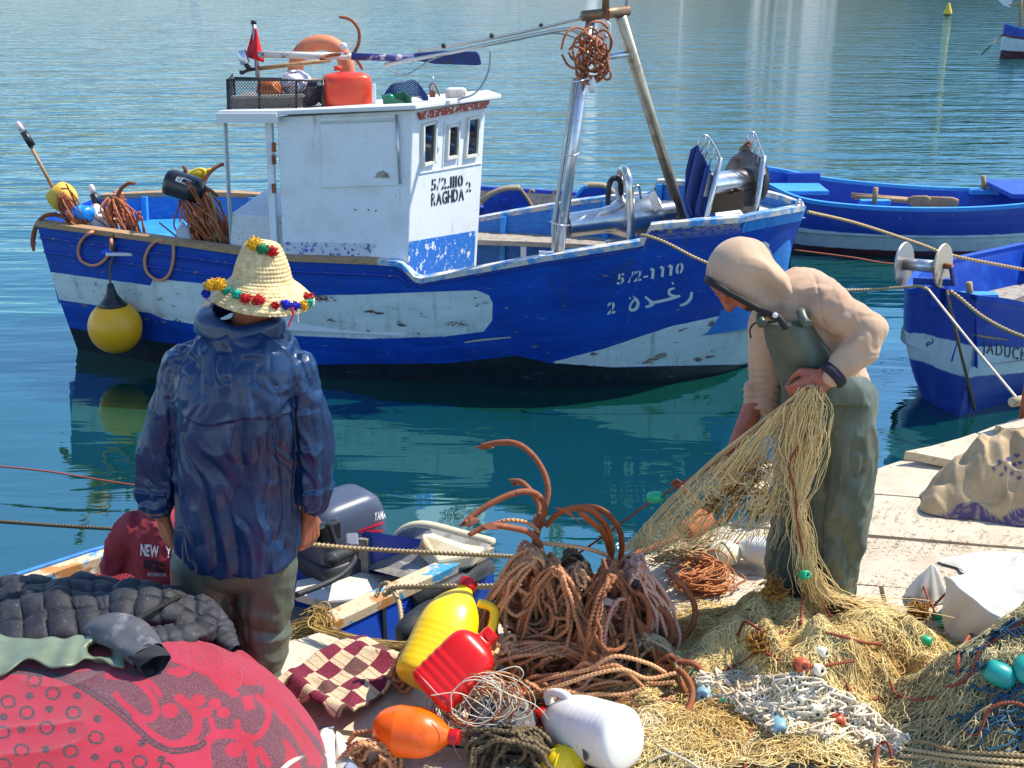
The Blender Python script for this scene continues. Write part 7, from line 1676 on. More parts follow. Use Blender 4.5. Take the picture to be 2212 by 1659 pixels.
for (x, y, l, lab) in ((1815, 1330, .02, 'brown seaweed on the back of the tan heap'), (1980, 1330, .02, 'brown seaweed at the right of the tan heap'), (1640, 1405, .02, 'brown seaweed at the left of the tan heap')):
    tag(seaweed('', [(x + RN.gauss(0, 6), y + RN.gauss(0, 3), l) for _ in range(4)], 45, .03).build('seaweed', M['weed']), lab, 'seaweed')

# ---- the net in the hooded man's hands
def held_net():
    H_ = HA(1752, 838, -.27); root = thing('held_net', tuple(H_), 'tan net hanging from the hooded man\'s near hand and spread to the left', 'net')
    mb = MB()
    def strands(ctrl, wid, n, r, curl, loose=0.):
        C = np.array([tuple(HA(*c)) for c in ctrl]); t = np.linspace(0, 1, 26); Cs = np.stack([np.interp(t * (len(C) - 1), range(len(C)), C[:, k]) for k in range(3)], 1)
        Wd = np.interp(t * (len(C) - 1), range(len(C)), wid); off = NR.normal(0, 1, (n, 1, 3)) * [1, .45, .25]; ph = NR.uniform(0, 6.28, (n, 1)); fr = NR.uniform(10, 26, (n, 1))
        P = Cs[None] + off * Wd[None, :, None] * .5 + (np.sin(fr * t[None] + ph) * curl)[..., None] * np.array([.8, .3, .5]) + np.cumsum(NR.normal(0, loose, (n, 26, 3)), 1)
        a = NR.integers(0, 12, n); fibres(mb, P, r * NR.uniform(.7, 1.5, n), NR.random(n), 4)
    # dense falling bundle
    strands([(1752, 838, -.27), (1745, 880, -.27), (1738, 950, -.26), (1730, 1020, -.25), (1724, 1075, -.25)], [.025, .055, .065, .045, .022], 90, .00095, .008)
    strands([(1770, 845, -.26), (1772, 900, -.26), (1762, 980, -.25), (1740, 1050, -.25), (1725, 1085, -.25)], [.02, .035, .04, .04, .03], 34, .00095, .008)
    strands([(1724, 1075, -.25), (1730, 1130, -.25), (1742, 1200, -.25), (1752, 1250, -.25), (1785, 1300, -.22)], [.02, .032, .042, .055, .075], 70, .0009, .008)
    strands([(1750, 1230, -.25), (1770, 1280, -.22), (1830, 1300, -.15), (1900, 1312, -.10)], [.03, .05, .08, .16], 50, .0013, .008)
    # curtain pulled out to the left: edge rope, main hanks, hanging mesh
    strands([(1748, 835, -.27), (1660, 905, -.20), (1560, 985, -.10), (1470, 1075, -.05), (1360, 1195, .0)], [.012, .02, .028, .04, .05], 44, .00095, .008)
    for k in range(24):
        u = k / 23; ex, ey = 1365 + 330 * u ** 1.1, 1200 - 30 * u; sx = 1745 - 190 * (1 - u) * RN.random(); sy = 838 + (1745 - sx) * .80
        strands([(sx, sy, -.24), (sx * .6 + ex * .4 + RN.gauss(0, 10), sy * .6 + ey * .4 + RN.gauss(0, 8) + 12, -.16), (sx * .25 + ex * .75 + RN.gauss(0, 10), sy * .25 + ey * .75 + 10, -.08), (ex, ey, -.02)], [.01, .045, .07, .07], 5, .0009, .011, .0016)
    nb = []
    for i in range(260):                                               # cross twine and curls
        x = RN.uniform(1400, 1735); u = (x - 1360) / 385; lo = 1185; hi_ = 1195 - 355 * u; y = hi_ + (lo - hi_) * RN.random() ** 1.4 * .8
        a = RN.uniform(0, 6.28); c = HA(x, y, -.12 - .1 * u); w = RN.uniform(.6, 2.2); nb.append([tuple(c + V(.03 * math.cos(a + w * t) + .012 * t, RN.gauss(0, .004), .03 * math.sin(a + w * t) - .02 * t)) for t in np.linspace(-1, 1, 9)])
    fibres(mb, np.array(nb), .0011, NR.random(len(nb)), 3)
    o = mb.build('net_twine', pm('held_net_twine', srgb(244, 226, 172), .9, tint=srgb(214, 176, 110), grain=0), root); o['kind'] = 'stuff'
    rp = MB(); rp.rope(spl([HA(*c) for c in ((1750, 836, -.28), (1660, 905, -.21), (1560, 990, -.11), (1480, 1040, -.06), (1400, 1088, -.02), (1300, 1160, .02), (1250, 1195, .04))], 8), .0045); rp.build('head_rope', M['roper'], root)
    rp = MB(); rp.rope(spl([HA(*c) for c in ((1760, 850, -.27), (1745, 930, -.27), (1705, 1000, -.27), (1716, 1060, -.26), (1724, 1140, -.26), (1738, 1210, -.26))], 8), .0045); rp.build('foot_rope', M['roper'], root)
    wd = seaweed('', [], 0, 0)
    for x, y in ((1610, 1010), (1625, 1035), (1590, 1060), (1545, 1095), (1640, 1000)):
        c = HA(x, y, -.14)
        for i in range(40): p = c + V(RN.gauss(0, .022), RN.gauss(0, .015), RN.gauss(0, .016)); wd.tube([p, p + V(RN.gauss(0, .014), RN.gauss(0, .01), RN.gauss(0, .014)), p + V(RN.gauss(0, .02), RN.gauss(0, .014), RN.gauss(0, .02))], .0022, 4, tint=RN.random())
    w_ = wd.build('caught_seaweed', M['weed'], root); w_['kind'] = 'stuff'
    f = float_proto('net_float', GRN, 'green float threaded on the red rope of the held net, over the water', .058, .021); f.location = HA(1415, 1074, -.05); f.rotation_euler = (R(75), R(20), R(60))
    f = clone(f, HA(1738, 1242, -.30), (R(60), 0, R(20)), .8, 'small green float low in the net hanging by the dark trouser leg')
held_net()

# ================================================================== MORE THINGS ON THE QUAY
grapnel('grapnel with a rusty pipe shank lying by the water, under the spread net', [yarm([(1462, 1048), (1480, 1060), (1500, 1085), (1515, 1110)], 4.25, 4.35), yarm([(1590, 1090), (1570, 1120), (1545, 1130), (1520, 1128)], 4.3, 4.35)],
        [[(1446, 1046, 4.25), (1462, 1034, 4.25), (1476, 1044, 4.25), (1466, 1056, 4.25)]], shank=[(1350, 1208, 4.05), (1420, 1178, 4.15), (1480, 1150, 4.25), (1500, 1138, 4.3)], r=.012)
MB_ = MB().lathe([(.040, 0), (.045, .01), (.045, .13), (.038, .14)], at(1478, 1152, 4.24), at(1520, 1120, 4.32) - at(1478, 1152, 4.24), 20); tag(MB_.build('rusty_pipe', pm('orange_pipe_rust', srgb(190, 104, 56), .8, layers=[(srgb(120, 62, 36), 12, .5, .7)])), 'short rusty pipe at the end of the anchor shank by the water', 'pipe')
def jugfloat(name, c, r, lab, mat, sc_=(1, 1, 1)):
    root = thing(name, tuple(c), lab, 'float'); MB().ell(c, (r * sc_[0], r * sc_[1], r * sc_[2]), nu=16, nv=24).build('float_body', mat, root); return root
MOS = plastic('stained_white_plastic', srgb(232, 228, 204), .5, .1, srgb(176, 170, 60))
rt = jugfloat('round_float', at(1562, 1196, 4.45), .068, 'white round float with yellow-green stains beside the white bottle', MOS, (1.15, .9, .85))
rope_thing('rope', spl([at(1590, 1215, 4.36), at(1575, 1188, 4.37), at(1560, 1172, 4.42), at(1545, 1190, 4.38), at(1552, 1214, 4.36)], 7), .006, M['ropet'], 'tan rope tied round the stained white float')
wb = jug('plastic_jug', at(1682, 1196, 4.36), at(1588, 1182, 4.5), .062, WHT, CAPR, 'white bottle with a red and yellow label lying behind the olive trousers', 'round')
bvw = bvh_of(wb.children[0])
stroke_decal('bottle_label', wb, bvw, pm('red_label', srgb(200, 44, 30), .5), [[(1650, 1174, 6), (1652, 1188, 7)]], .006); stroke_decal('bottle_label', wb, bvw, pm('yellow_label', srgb(236, 170, 40), .5), [[(1651, 1194, 6), (1652, 1206, 6)]], .006)
frayed('rope_litter', [at(1540, 1230, 4.3), at(1500, 1240, 4.25), at(1470, 1255, 4.2), at(1520, 1262, 4.18), at(1560, 1240, 4.25), at(1500, 1218, 4.3)], 90, .022, .0035, pm('orange_rope_litter', srgb(204, 134, 80), .9, tint=srgb(160, 96, 60)), 'litter of orange-brown rope scraps on the quay behind the right coil', 'rope', 9, .9)
frayed('rope_litter', [at(1400, 1205, 4.25), at(1450, 1195, 4.35), at(1500, 1180, 4.45), at(1540, 1165, 4.5)], 120, .025, .003, M['ropet'], 'tan rope scraps along the water edge under the spread net', 'rope', 10, .9)
frayed('rope_litter', [at(1625, 1105, 4.8), at(1650, 1085, 4.85), at(1680, 1080, 4.9)], 60, .025, .006, M['roped'], 'dark rope clump on the quay edge left of the olive trousers', 'rope', 12, .9)
for q, nm, lb in (((1662, 1028, 5.0, .05, .055), 'white_stone', 'pale rounded stone at the water edge behind the net'), ((1655, 1050, 4.92, .045, .022), 'broken_pipe', 'short pale pipe stub at the water edge behind the net')):
    c = at(*q[:3])
    if nm == 'white_stone': o = MB().ell(c, (.06, .06, .055), nu=14, nv=20).build(nm, pm('pale_stone', srgb(206, 192, 166), .9, bump=(20, .6, .01)))
    else: o = MB().lathe([(.024, 0), (.026, .01), (.026, .10), (.016, .101), (.016, .02)], c, V(-.85, -.5, -.1), 18).build(nm, pm('pale_pipe', srgb(216, 196, 158), .7))
    tag(o, lb, 'stone' if 'stone' in nm else 'pipe')
def cloth_dome(name, label, cat, ctr, rad, hgt, mat, seed, folds=.02, e=2.2, nth=220, nph=70):
    th = np.linspace(0, 2 * np.pi, nth, endpoint=False); ph = np.linspace(.02, 1, nph); T, F = np.meshgrid(th, ph, indexing='ij'); s = F
    rr = 1 + .10 * np.sin(3 * T + seed) + .06 * np.sin(7 * T + 2 * seed); P = np.stack([ctr[0] + rad[0] * np.cos(T) * s * rr, ctr[1] + rad[1] * np.sin(T) * s * rr, hgt * np.clip(1 - s ** e, 0, 1) ** .8 + .006], -1).reshape(-1, 3)
    W = P + .05 * np.c_[vnoise(P, 4, seed), vnoise(P, 4, seed + 1), vnoise(P, 4, seed + 2)]; m = (1 - s.ravel() * .3)
    P[:, 2] += m * (crumple(P, seed + 10, 5, 7, folds * .6, 1.) + folds * .6 * ridge(W, (7, 7, 7), seed, 1) + folds * .8 * vnoise(P, 5, seed + 3)) * np.clip(P[:, 2] / .05, .15, 1); P[:, 2] = np.maximum(P[:, 2], .006)
    o = MB().grid(P.reshape(nth, nph, 3), wrap_u=True).build(name, mat, base=(ctr[0], ctr[1], 0)); tag(o, label, cat); return o
def lace():
    t = NT('beige_cloth_purple_lace'); z = t.n('ShaderNodeSeparateXYZ'); t.l(t.tc.outputs['Object'], z.inputs[0]); nap = t.noise(140, 3, .6)
    c = t.mix(t.step(t.noise(6, 5), .4, .7), srgb(190, 166, 128), srgb(160, 134, 100)); c = t.mix(t.attr('lace'), c, srgb(84, 72, 112))
    return t.out(c, .95, 0., t.bump(nap, .5, .004))
sk = cloth_dome('cloth_bundle', 'beige cloth bundle with a purple lace hem and dots, far right of the quay', 'bundle', (2.36, 5.02), (.47, .27), .335, lace(), 4, .045)
q = proj(wco(sk)); P = wco(sk); zz = P[:, 2]; x_ = q[:, 0]
sc = 1112 - 34 * np.abs(np.sin((x_ - 2040) / 38.)) + (x_ - 2040) * .10; band = (q[:, 1] > sc) * (.45 + .55 * (np.sin(q[:, 0] * .9) * np.sin(q[:, 1] * .9) < .25)); band = band * (q[:, 0] > 2030)
for dx, dy in ((2158, 998), (2178, 992), (2196, 984), (2172, 1012), (2190, 1004), (2146, 1012), (2164, 1026), (2186, 1022), (2204, 1000), (2200, 1032)): band = np.maximum(band, (np.hypot(q[:, 0] - dx, (q[:, 1] - dy) * 1.3) < 6.) * 1.)
attr(sk, 'lace', band)
def make_sack():
    wmat = pm('white_sack_cloth', srgb(206, 200, 188), .75, layers=[(srgb(196, 184, 166), 5, .5, .75), (srgb(150, 134, 110), 26, .68, .74)], bump=(30, .2, .004))
    root = thing('white_sack', tuple(onz(2120, 1400, 0)), 'big square white plastic sack standing behind the olive net heap', 'sack')
    A_ = [(2040, 1245, 4.05), (2130, 1232, 4.1), (2250, 1215, 4.2)]; rows = []
    mb = MB(); b0, b1, b2 = onz(2036, 1392, 0), onz(2170, 1425, 0), onz(2330, 1390, 0)
    T0, T1, T2, T3 = at(2038, 1248, 3.92), at(2175, 1345, 3.70), at(2290, 1240, 3.9), at(2120, 1228, 4.22); T1.z = T0.z - .06
    def face(c, name):
        G = bil(c, 26, 22); F = G.reshape(-1, 3); F = F + np.c_[crumple(F, 3, 4, 7, .014), crumple(F, 4, 4, 7, .016), crumple(F, 5, 4, 6, .014)]; sheet(name, F.reshape(G.shape), wmat, .004, 1, root)
    T1 = at(2160, 1335, 3.66)
    face([b0, onz(2160, 1450, 0), T1, T0], 'sack_front'); face([onz(2160, 1450, 0), onz(2330, 1400, 0), at(2300, 1250, 3.85), T1], 'sack_side'); face([T0, T1, at(2300, 1250, 3.85), T3], 'sack_top')
    cb = cloth_dome('crumpled_bag', 'small crumpled white bag left of the square white sack', 'bag', tuple(onz(2000, 1290, 0))[:2], (.085, .075), .10, wmat, 9, .045, 1.6, 120, 40)
    cb2 = cloth_dome('flattened_sheet', 'flat pale plastic sheet behind the square white sack', 'sheet', tuple(onz(2200, 1225, 0))[:2], (.30, .12), .035, wmat, 13, .02, 1.8, 120, 40)
    MB2 = MB().box(onz(1985, 1300, .012), (.09, .05, .02)); tag(MB2.build('slate_scrap', pm('dark_scrap', srgb(60, 58, 64), .7), smooth=False, bevel=.004), 'small dark scrap lying left of the crumpled white bag', 'scrap')
    rope_thing('rope', spl([onz(1992, 1255, .08), onz(2004, 1290, .06), onz(2018, 1318, .04), onz(2012, 1330, .03)], 6), .005, M['roper'], 'thin red-brown cord hanging on the crumpled white bag')
make_sack()
post = thing('mooring_post', tuple(onz(2212, 912, .13)), 'rusty post with a pale stick through it at the right edge', 'post')
MB().tube([onz(2214, 915, .10), onz(2214, 915, .10) + V(0, 0, .34)], .035, 12).build('post_shaft', M['rust'], post); MB().tube([at(2186, 869, 5.85), at(2240, 858, 5.95)], .026, 12).build('cross_stick', pm('pale_stick', srgb(206, 186, 150), .8), post)
# dry weed and grit scattered on the slabs
wd = MB(); P = []
for i in range(1500):
    x = RN.uniform(1470, 2210); y = RN.choice((RN.gauss(1175, 12), RN.gauss(1262, 16), RN.gauss(1372, 14), RN.gauss(1110, 12), RN.uniform(1060, 1400))); p = onz(x, y, .006)
    if (p.x - QL0[0]) * QLN[0] + (p.y - QL0[1]) * QLN[1] < .03: continue
    a = RN.uniform(0, 6.28); L = RN.uniform(.003, .010); P.append([tuple(p + V(L * t * math.cos(a), L * t * math.sin(a), .002 + .003 * RN.random())) for t in (-1, 0, 1)])
fibres(wd, np.array(P), .0013, NR.random(len(P)), 3); tag(wd.build('dry_weed', pm('dry_weed_scraps', srgb(166, 134, 88), .9, tint=srgb(112, 88, 60))), 'scraps of dry weed and twine scattered over the slabs', 'litter', kind='stuff')

# ================================================================== GEAR ON THE FISHING BOAT
YR_ = 9.65
# roof rack with its mesh
rack = thing('roof_rack', tuple(at(600, 245, YR_)), 'black wire rack with mesh sides on the wheelhouse roof', 'rack')
fr = [(491, 172, 9.45), (697, 174, 9.45), (697, 172, 10.1), (505, 168, 10.1)]; fb_ = [(493, 246, 9.40), (697, 244, 9.40), (697, 228, 10.1), (508, 226, 10.1)]
for i in range(4):
    MB().tube([at(*fr[i]), at(*fr[(i + 1) % 4])], .009, 6).build('rail', M['black'], rack); MB().tube([at(*fb_[i]), at(*fb_[(i + 1) % 4])], .009, 6).build('rail', M['black'], rack); MB().tube([at(*fr[i]), at(*fb_[i])], .010, 6).build('upright', M['black'], rack)
for x in (560, 640): MB().tube([at(x, 173, 9.45), at(x, 245, 9.41)], .008, 6).build('upright', M['black'], rack)
netting('mesh_side', lambda u, v: at(491 + 206 * u, 172 + 73 * v + 3 * math.sin(9 * u), 9.44), 30, 10, .0022, M['black'], parent=rack)
netting('mesh_side', lambda u, v: at(491 + 12 * u, 172 + 73 * v - 14 * u * (1 - 0 * v), 9.44 + .62 * u), 10, 8, .0022, M['black'], parent=rack)
box = thing('fish_box', tuple(at(570, 240, 9.6)), 'grey plastic fish box inside the roof rack', 'box')
MB().prism([at(503, 212, 9.52), at(655, 208, 9.52), at(655, 243, 9.52), at(503, 243, 9.52)], (0, 1, 0), .42).build('box_wall', pm('grey_box_plastic', srgb(150, 142, 136), .6, layers=[(srgb(110, 100, 96), 7, .5, .7)]), box, smooth=False, bevel=.01)
MB().beam(at(500, 210, 9.5), at(657, 206, 9.5), .03, .02).build('box_rim', pm('pale_box_rim', srgb(200, 196, 190), .6), box, smooth=False)
def lump(name, label, cat, c, rad, mat, seed, amp=.03, vox=.012, parent=None):
    m_ = MB(); m_.ell(c, rad, nu=14, nv=20); o = clay(name, m_, vox, 1, mat, parent, lambda P, N: amp * ridge(P, (9, 9, 9), seed, 2) + amp * .6 * vnoise(P, 7, seed)); return tag(o, label, cat) if not parent else o
lump('basket', 'orange-brown plastic basket in the roof rack', 'basket', at(582, 196, 9.62), (.10, .10, .075), pm('amber_plastic', srgb(190, 96, 24), .5), 3, .015)
lump('cloth', 'white and purple striped cloth heaped in the roof rack', 'cloth', at(640, 182, 9.7), (.12, .12, .085), pm('striped_cloth', srgb(226, 216, 220), .9, layers=[(srgb(120, 60, 100), 9, .55, .62, (1, 1, 3)), (srgb(50, 46, 56), 7, .62, .68)]), 5, .03)
lump('rag_pile', 'dark rags stuffed in the roof rack next to the red can', 'rags', at(678, 204, 9.66), (.09, .12, .07), pm('dark_rags', srgb(58, 44, 52), .9, layers=[(srgb(150, 40, 60), 9, .6, .66)]), 7, .03)
can = thing('fuel_can', tuple(at(752, 238, 9.5)), 'orange-red fuel can standing on the wheelhouse roof', 'fuel can')
t = NT('orange_red_plastic'); c_ = t.mix(t.step(t.noise(5, 4), .35, .7), srgb(196, 40, 24), srgb(222, 84, 34)); om_ = t.out(c_, .35, 0., t.bump(t.noise(14, 3), .1, .01))
MB().lathe([(.06, 0), (.145, .008), (.160, .04), (.162, .12), (.160, .24), (.150, .285), (.10, .30), (.05, .302)], at(752, 242, 9.58), (0, 0, 1), 36, sq=(.55, 1.18, .85), xref=(1, .3, 0)).build('can_body', om_, can, sub=1)
MB().lathe([(.03, 0), (.03, .03), (.02, .035)], at(730, 152, 9.6), (0, 0, 1), 14).build('can_cap', om_, can)
MB().prism([at(804, 182, 9.42), at(811, 182, 9.42), at(812, 238, 9.42), at(804, 238, 9.42)], (0, 1, 0), .03).build('peeled_label', M['white'], can, smooth=False)
buoyr = thing('lifebuoy', tuple(at(700, 160, 10.0)), 'faded orange lifebuoy standing upright on the wheelhouse roof', 'lifebuoy')
obm = pm('faded_orange', srgb(214, 128, 88), .6, layers=[(srgb(186, 100, 64), 5, .5, .7)])
MB().tube(spl([at(*p) for p in ((640, 175, 10.0), (638, 150, 10.0), (646, 120, 10.0), (664, 100, 10.0), (690, 92, 10.0), (716, 96, 10.0), (736, 112, 10.0), (748, 138, 10.0), (752, 165, 10.0))], 8), .062, 18).build('ring', obm, buoyr)
MB().lathe([(.03, 0), (.03, .006)], at(802 / 1, 98, 9.9) if False else at(802 - 60, 100, 9.93), (0, -1, .2), 16).build('emblem', M['white'], buoyr)
# oar / sweep with blue blade, boathook, poles from mast
sw = thing('steering_oar', tuple(at(800, 125, 9.7)), 'long oar with white and blue shaft and dark blue blade on the roof', 'oar')
MB().tube([at(558, 117, 9.7), at(760, 122, 9.7)], .026, 12).build('white_shaft', pm('chipped_white_shaft', srgb(216, 206, 196), .6, layers=[(srgb(120, 90, 80), 14, .58, .66)]), sw); MB().tube([at(760, 122, 9.7), at(895, 126, 9.7)], .028, 12).build('blue_shaft', pm('chipped_blue_shaft', srgb(54, 56, 120), .6, layers=[(srgb(190, 180, 180), 14, .56, .64)]), sw)
MB().prism([at(x, y, 9.7) for x, y in [(868, 126), (900, 115), (960, 110), (1030, 112), (1036, 120), (1040, 140), (1030, 142), (940, 139)]], (0, 1, .1), .03).build('blade', pm('navy_blade', (.006, .03, .17, 1), .45, layers=[(srgb(40, 40, 48), 9, .55, .7)]), sw, smooth=False, bevel=.008)
hk = thing('boathook', tuple(at(640, 140, 9.8)), 'bamboo boathook lying under the oar on the roof rack', 'boathook')
MB().tube([at(560, 148, 9.75), at(715, 130, 9.8)], .016, 8).build('shaft', M['wood'], hk); MB().tube(spl([at(560, 148, 9.75), at(535, 152, 9.75), at(522, 158, 9.75), at(520, 152, 9.75)], 5), .013, 8).build('hook', M['black'], hk)
for i, (pts, lb) in enumerate((([(1258, 38, 9.27), (1130, 68, 9.4), (1000, 94, 9.55), (905, 110, 9.65)], 'upper aluminium pole lashed between mast and roof'), ([(1262, 78, 9.27), (1240, 66, 9.28), (1218, 64, 9.3), (1110, 84, 9.42), (980, 112, 9.57), (832, 139, 9.72)], 'lower aluminium pole with bent end between mast and roof'))):
    po = thing('aluminium_pole', tuple(at(*pts[-1])), lb, 'pole', 'poles from mast to wheelhouse roof'); MB().tube(spl([at(*p) for p in pts], 8), .015, 10).build('tube', pm('dull_aluminium', (.6, .58, .52, 1), .4, .6), po)
    for k in (.15, .45, .75):
        a, b = at(*pts[-1]).lerp(at(*pts[0]), k), at(*pts[-1]).lerp(at(*pts[0]), k + .02)
        if i == 0: MB().tube([a, b], .020, 8).build('tape', M['black'], po)
rope_thing('cable', spl([at(1060, 108, 9.6), at(1056, 150, 9.6), at(1040, 185, 9.6), at(1020, 205, 9.55), at(980, 218, 9.5)], 8), .008, pm('grey_cable', srgb(150, 160, 170), .5), 'grey cable curving from the poles down to the roof', 'cable', False)
rope_thing('cable', spl([at(835, 150, 9.6), at(880, 160, 9.6), at(930, 130, 9.6), at(985, 112, 9.56), at(1100, 90, 9.42), at(1200, 72, 9.3), at(1262, 90, 9.22)], 8), .006, pm('thin_grey_cable', srgb(140, 150, 150), .5), 'thin grey cable sagging along the aluminium poles', 'cable', False)
fl = thing('flag', tuple(at(555, 165, 9.75)), 'limp red flag on a short steel staff at the roof corner', 'flag')
MB().tube([at(557, 168, 9.75), at(548, 48, 9.75)], .018, 10).build('staff', M['galv'], fl); MB().tube([at(548, 52, 9.75), at(548, 44, 9.75)], .022, 10).build('staff_cap', M['black'], fl)
sheet('flag_cloth', [[at(549, 60 + 62 * v, 9.72 + .05 * math.sin(6 * u + 2 * v)) + V((-.02 + .085 * u) * (.25 + v) - .045 * v * (1 - u), 0, -.05 * u * v) for v in np.linspace(0, 1, 7)] for u in np.linspace(0, 1, 9)], pm('red_flag_cloth', srgb(204, 24, 32), .8), .003, 1, fl)
ln = thing('stern_lamp', tuple(at(525, 140, 9.7)), 'small steel lantern tin hooked beside the red flag', 'lamp'); MB().lathe([(.035, 0), (.037, .005), (.037, .10), (.030, .105)], at(530, 138, 9.68), at(521, 110, 9.68) - at(530, 138, 9.68), 18).build('tin', M['galv'], ln); MB().tube([at(530, 138, 9.68), at(540, 150, 9.7)], .02, 8).build('bracket', M['black'], ln)
grapnel('small grapnel lying on the lifebuoy, one hook sticking up against the water', [yarm([(732, 37), (745, 38), (762, 46), (775, 66), (775, 92), (766, 112), (755, 121)], 9.7, 9.75), yarm([(692, 128), (705, 121), (730, 118), (757, 122)], 9.6, 9.72), yarm([(783, 150), (775, 136), (768, 128), (757, 121)], 9.8, 9.74)], shank=[(756, 120, 9.74), (720, 124, 9.72), (690, 126, 9.7)], r=.013, group='grapnels aboard the fishing boat')
nl = thing('navigation_light', tuple(at(853, 230, 9.4)), 'green starboard light in a green bracket at the roof edge', 'lamp'); gm = pm('green_paint', srgb(14, 104, 70), .4)
MB().prism([at(x, y, 9.35) for x, y in [(824, 204), (830, 232), (886, 228), (884, 222)]], (0, .3, -1), .01).build('shelf', gm, nl, smooth=False); MB().prism([at(x, y, 9.55) for x, y in [(832, 206), (870, 199), (884, 208), (886, 226), (836, 230)]], (0, 1, 0), .012).build('back_plate', gm, nl, smooth=False); MB().prism([at(870, 200, 9.55), at(886, 208, 9.3), at(887, 228, 9.3), at(872, 226, 9.55)], (1, .2, 0), .01).build('side_plate', gm, nl, smooth=False)
MB().ell(at(842, 215, 9.42), (.04, .035, .045)).build('lens', pm('green_glass', srgb(20, 130, 90), .1), nl)
netting('hung_net', lambda u, v: at(830 + 95 * u, 205 - 58 * u * (1.6 - 1.6 * u) * (1 - v) * 1.4 + 12 * v * u, 9.6) + V(0, 0, .015 * math.sin(11 * u)), 13, 8, .0035, pm('blue_net_cord', srgb(40, 60, 120), .7), 'blue net remnant hung over the wheelhouse roof edge')
o = MB().box(at(985, 202, 9.9), (.17, .14, .09)); tag(o.build('foam_block', pm('chalky_foam', srgb(196, 192, 182), .9, layers=[(srgb(150, 140, 130), 12, .5, .7)], bump=(30, .6, .01)), smooth=False, bevel=.03), 'chalky white foam block on the front of the roof', 'block')
lk = thing('padlock', tuple(at(936, 205, 9.5)), 'rusty padlock hanging with orange cord on a roof staff', 'padlock'); MB().tube([at(936, 208, 9.5), at(935, 165, 9.5)], .008, 8).build('staff', M['galv'], lk); MB().box(at(934, 203, 9.46), (.045, .02, .05)).build('lock_body', M['rust'], lk, smooth=False, bevel=.005)
MB().tube(spl([at(930, 198, 9.46), at(928, 186, 9.46), at(936, 180, 9.46), at(942, 190, 9.46), at(950, 208, 9.46)], 6), .006, 6).build('cord', M['roper'], lk)
# mast gear
bk = thing('pulley_block', tuple(at(1310, 66, 9.25)), 'white pulley block hanging from the mast crossbar', 'pulley'); MB().prism([at(x, y, 9.22) for x, y in [(1312, 44), (1320, 52), (1320, 72), (1306, 94), (1299, 86), (1297, 64), (1304, 50)]], (0, 1, 0), .05).build('cheek', pm('white_block_plastic', srgb(226, 224, 216), .5), bk, smooth=False, bevel=.006)
MB().lathe([(.012, 0), (.012, .012)], at(1309, 78, 9.21), (0, -1, 0), 12).build('pin', M['galv'], bk); MB().tube(spl([at(1312, 46, 9.24), at(1308, 34, 9.24), at(1314, 22, 9.24), at(1318, 34, 9.24), at(1313, 44, 9.24)], 5), .008, 6).build('shackle', M['rust'], bk)
lb_ = thing('mast_lamp', tuple(at(1279, 188, 9.1)), 'white bulb lamp hanging under the rope bundle on the mast', 'lamp'); MB().lathe([(.016, .07), (.02, .05), (.03, .03), (.032, .0), (.028, -.03), (.012, -.045)], at(1279, 187, 9.1), (0, 0, 1), 18).build('bulb', pm('white_bulb', (.8, .8, .78, 1), .25), lb_)
mb = MB()
for i in range(16):
    c = V(RN.gauss(0, .05), RN.gauss(0, .03), RN.gauss(0, .08)); a0 = RN.uniform(0, 6); rx, rz = RN.uniform(.05, .13), RN.uniform(.07, .15); mb.rope(spl([at(1272, 128, 9.14) + c + V(rx * math.cos(a0 + t), .05 * math.sin(t * 2), rz * math.sin(a0 + t)) for t in np.linspace(0, 6, 9)], 6), .0095, tint=RN.random())
for q_ in ([(1305, 92), (1298, 110), (1296, 130)], [(1240, 100), (1262, 110), (1290, 150), (1310, 172), (1320, 160), (1300, 130)]): mb.rope(spl([at(x, y, 9.1) for x, y in q_], 6), .0095, tint=RN.random())
tag(mb.build('rope_bundle', M['ropec']), 'bundle of copper-brown rope tied on the mast leg', 'rope')
# ---- stern: dan buoys, floats, grapnels, line hanks
ST = 10.05
db = thing('dan_buoy', tuple(at(128, 440, ST)), 'dan buoy with a long bamboo staff, black sleeve and yellow float at the stern', 'marker buoy')
MB().tube([at(122, 420, ST), at(62, 308, ST)], .016, 8).build('staff', M['wood'], db); MB().tube([at(70, 316, ST), at(50, 284, ST)], .030, 10).build('sleeve', M['black'], db); MB().lathe([(.022, 0), (.024, .04), (.018, .07), (.006, .085)], at(48, 283, ST), at(38, 264, ST) - at(48, 283, ST), 14).build('light', pm('pink_white_lens', srgb(230, 200, 200), .3), db)
yf = pm('faded_yellow_foam', srgb(220, 176, 60), .7, layers=[(srgb(170, 120, 50), 8, .55, .7)])
MB().lathe([(.07, 0), (.10, .02), (.105, .10), (.10, .17), (.06, .20)], at(118, 440, ST - .02), V(.75, -.1, .6), 20, sq=(.8, 1, 1)).build('float', yf, db)
d2 = thing('light_buoy', tuple(at(205, 470, ST)), 'short marker light with black sleeve above white floats at the stern', 'marker buoy'); MB().tube([at(212, 446, ST), at(201, 418, ST)], .032, 10).build('sleeve', M['black'], d2); MB().lathe([(.024, 0), (.026, .04), (.02, .065), (.006, .075)], at(201, 417, ST), at(197, 402, ST) - at(201, 417, ST), 14).build('light', pm('pale_lens', srgb(226, 214, 214), .3), d2)
for x, y, rx, rz, lab in ((154, 473, .062, .055, 'cream ball float at the stern corner of the fishing boat'), (180, 462, .06, .06, 'cream float behind the blue bag at the stern'), (238, 484, .075, .06, 'white round float next to the copper line hank')):
    o = jugfloat('round_float', at(x, y, ST - .05), 1., lab, pm('cream_foam', srgb(232, 224, 200), .6), (rx, .055, rz))
lump('sail_roll', 'white cloth roll tied over the stern rail', 'cloth', at(207, 472, ST - .06), (.085, .06, .12), pm('white_canvas', srgb(226, 222, 216), .8, bump=(30, .5, .01)), 3, .012)
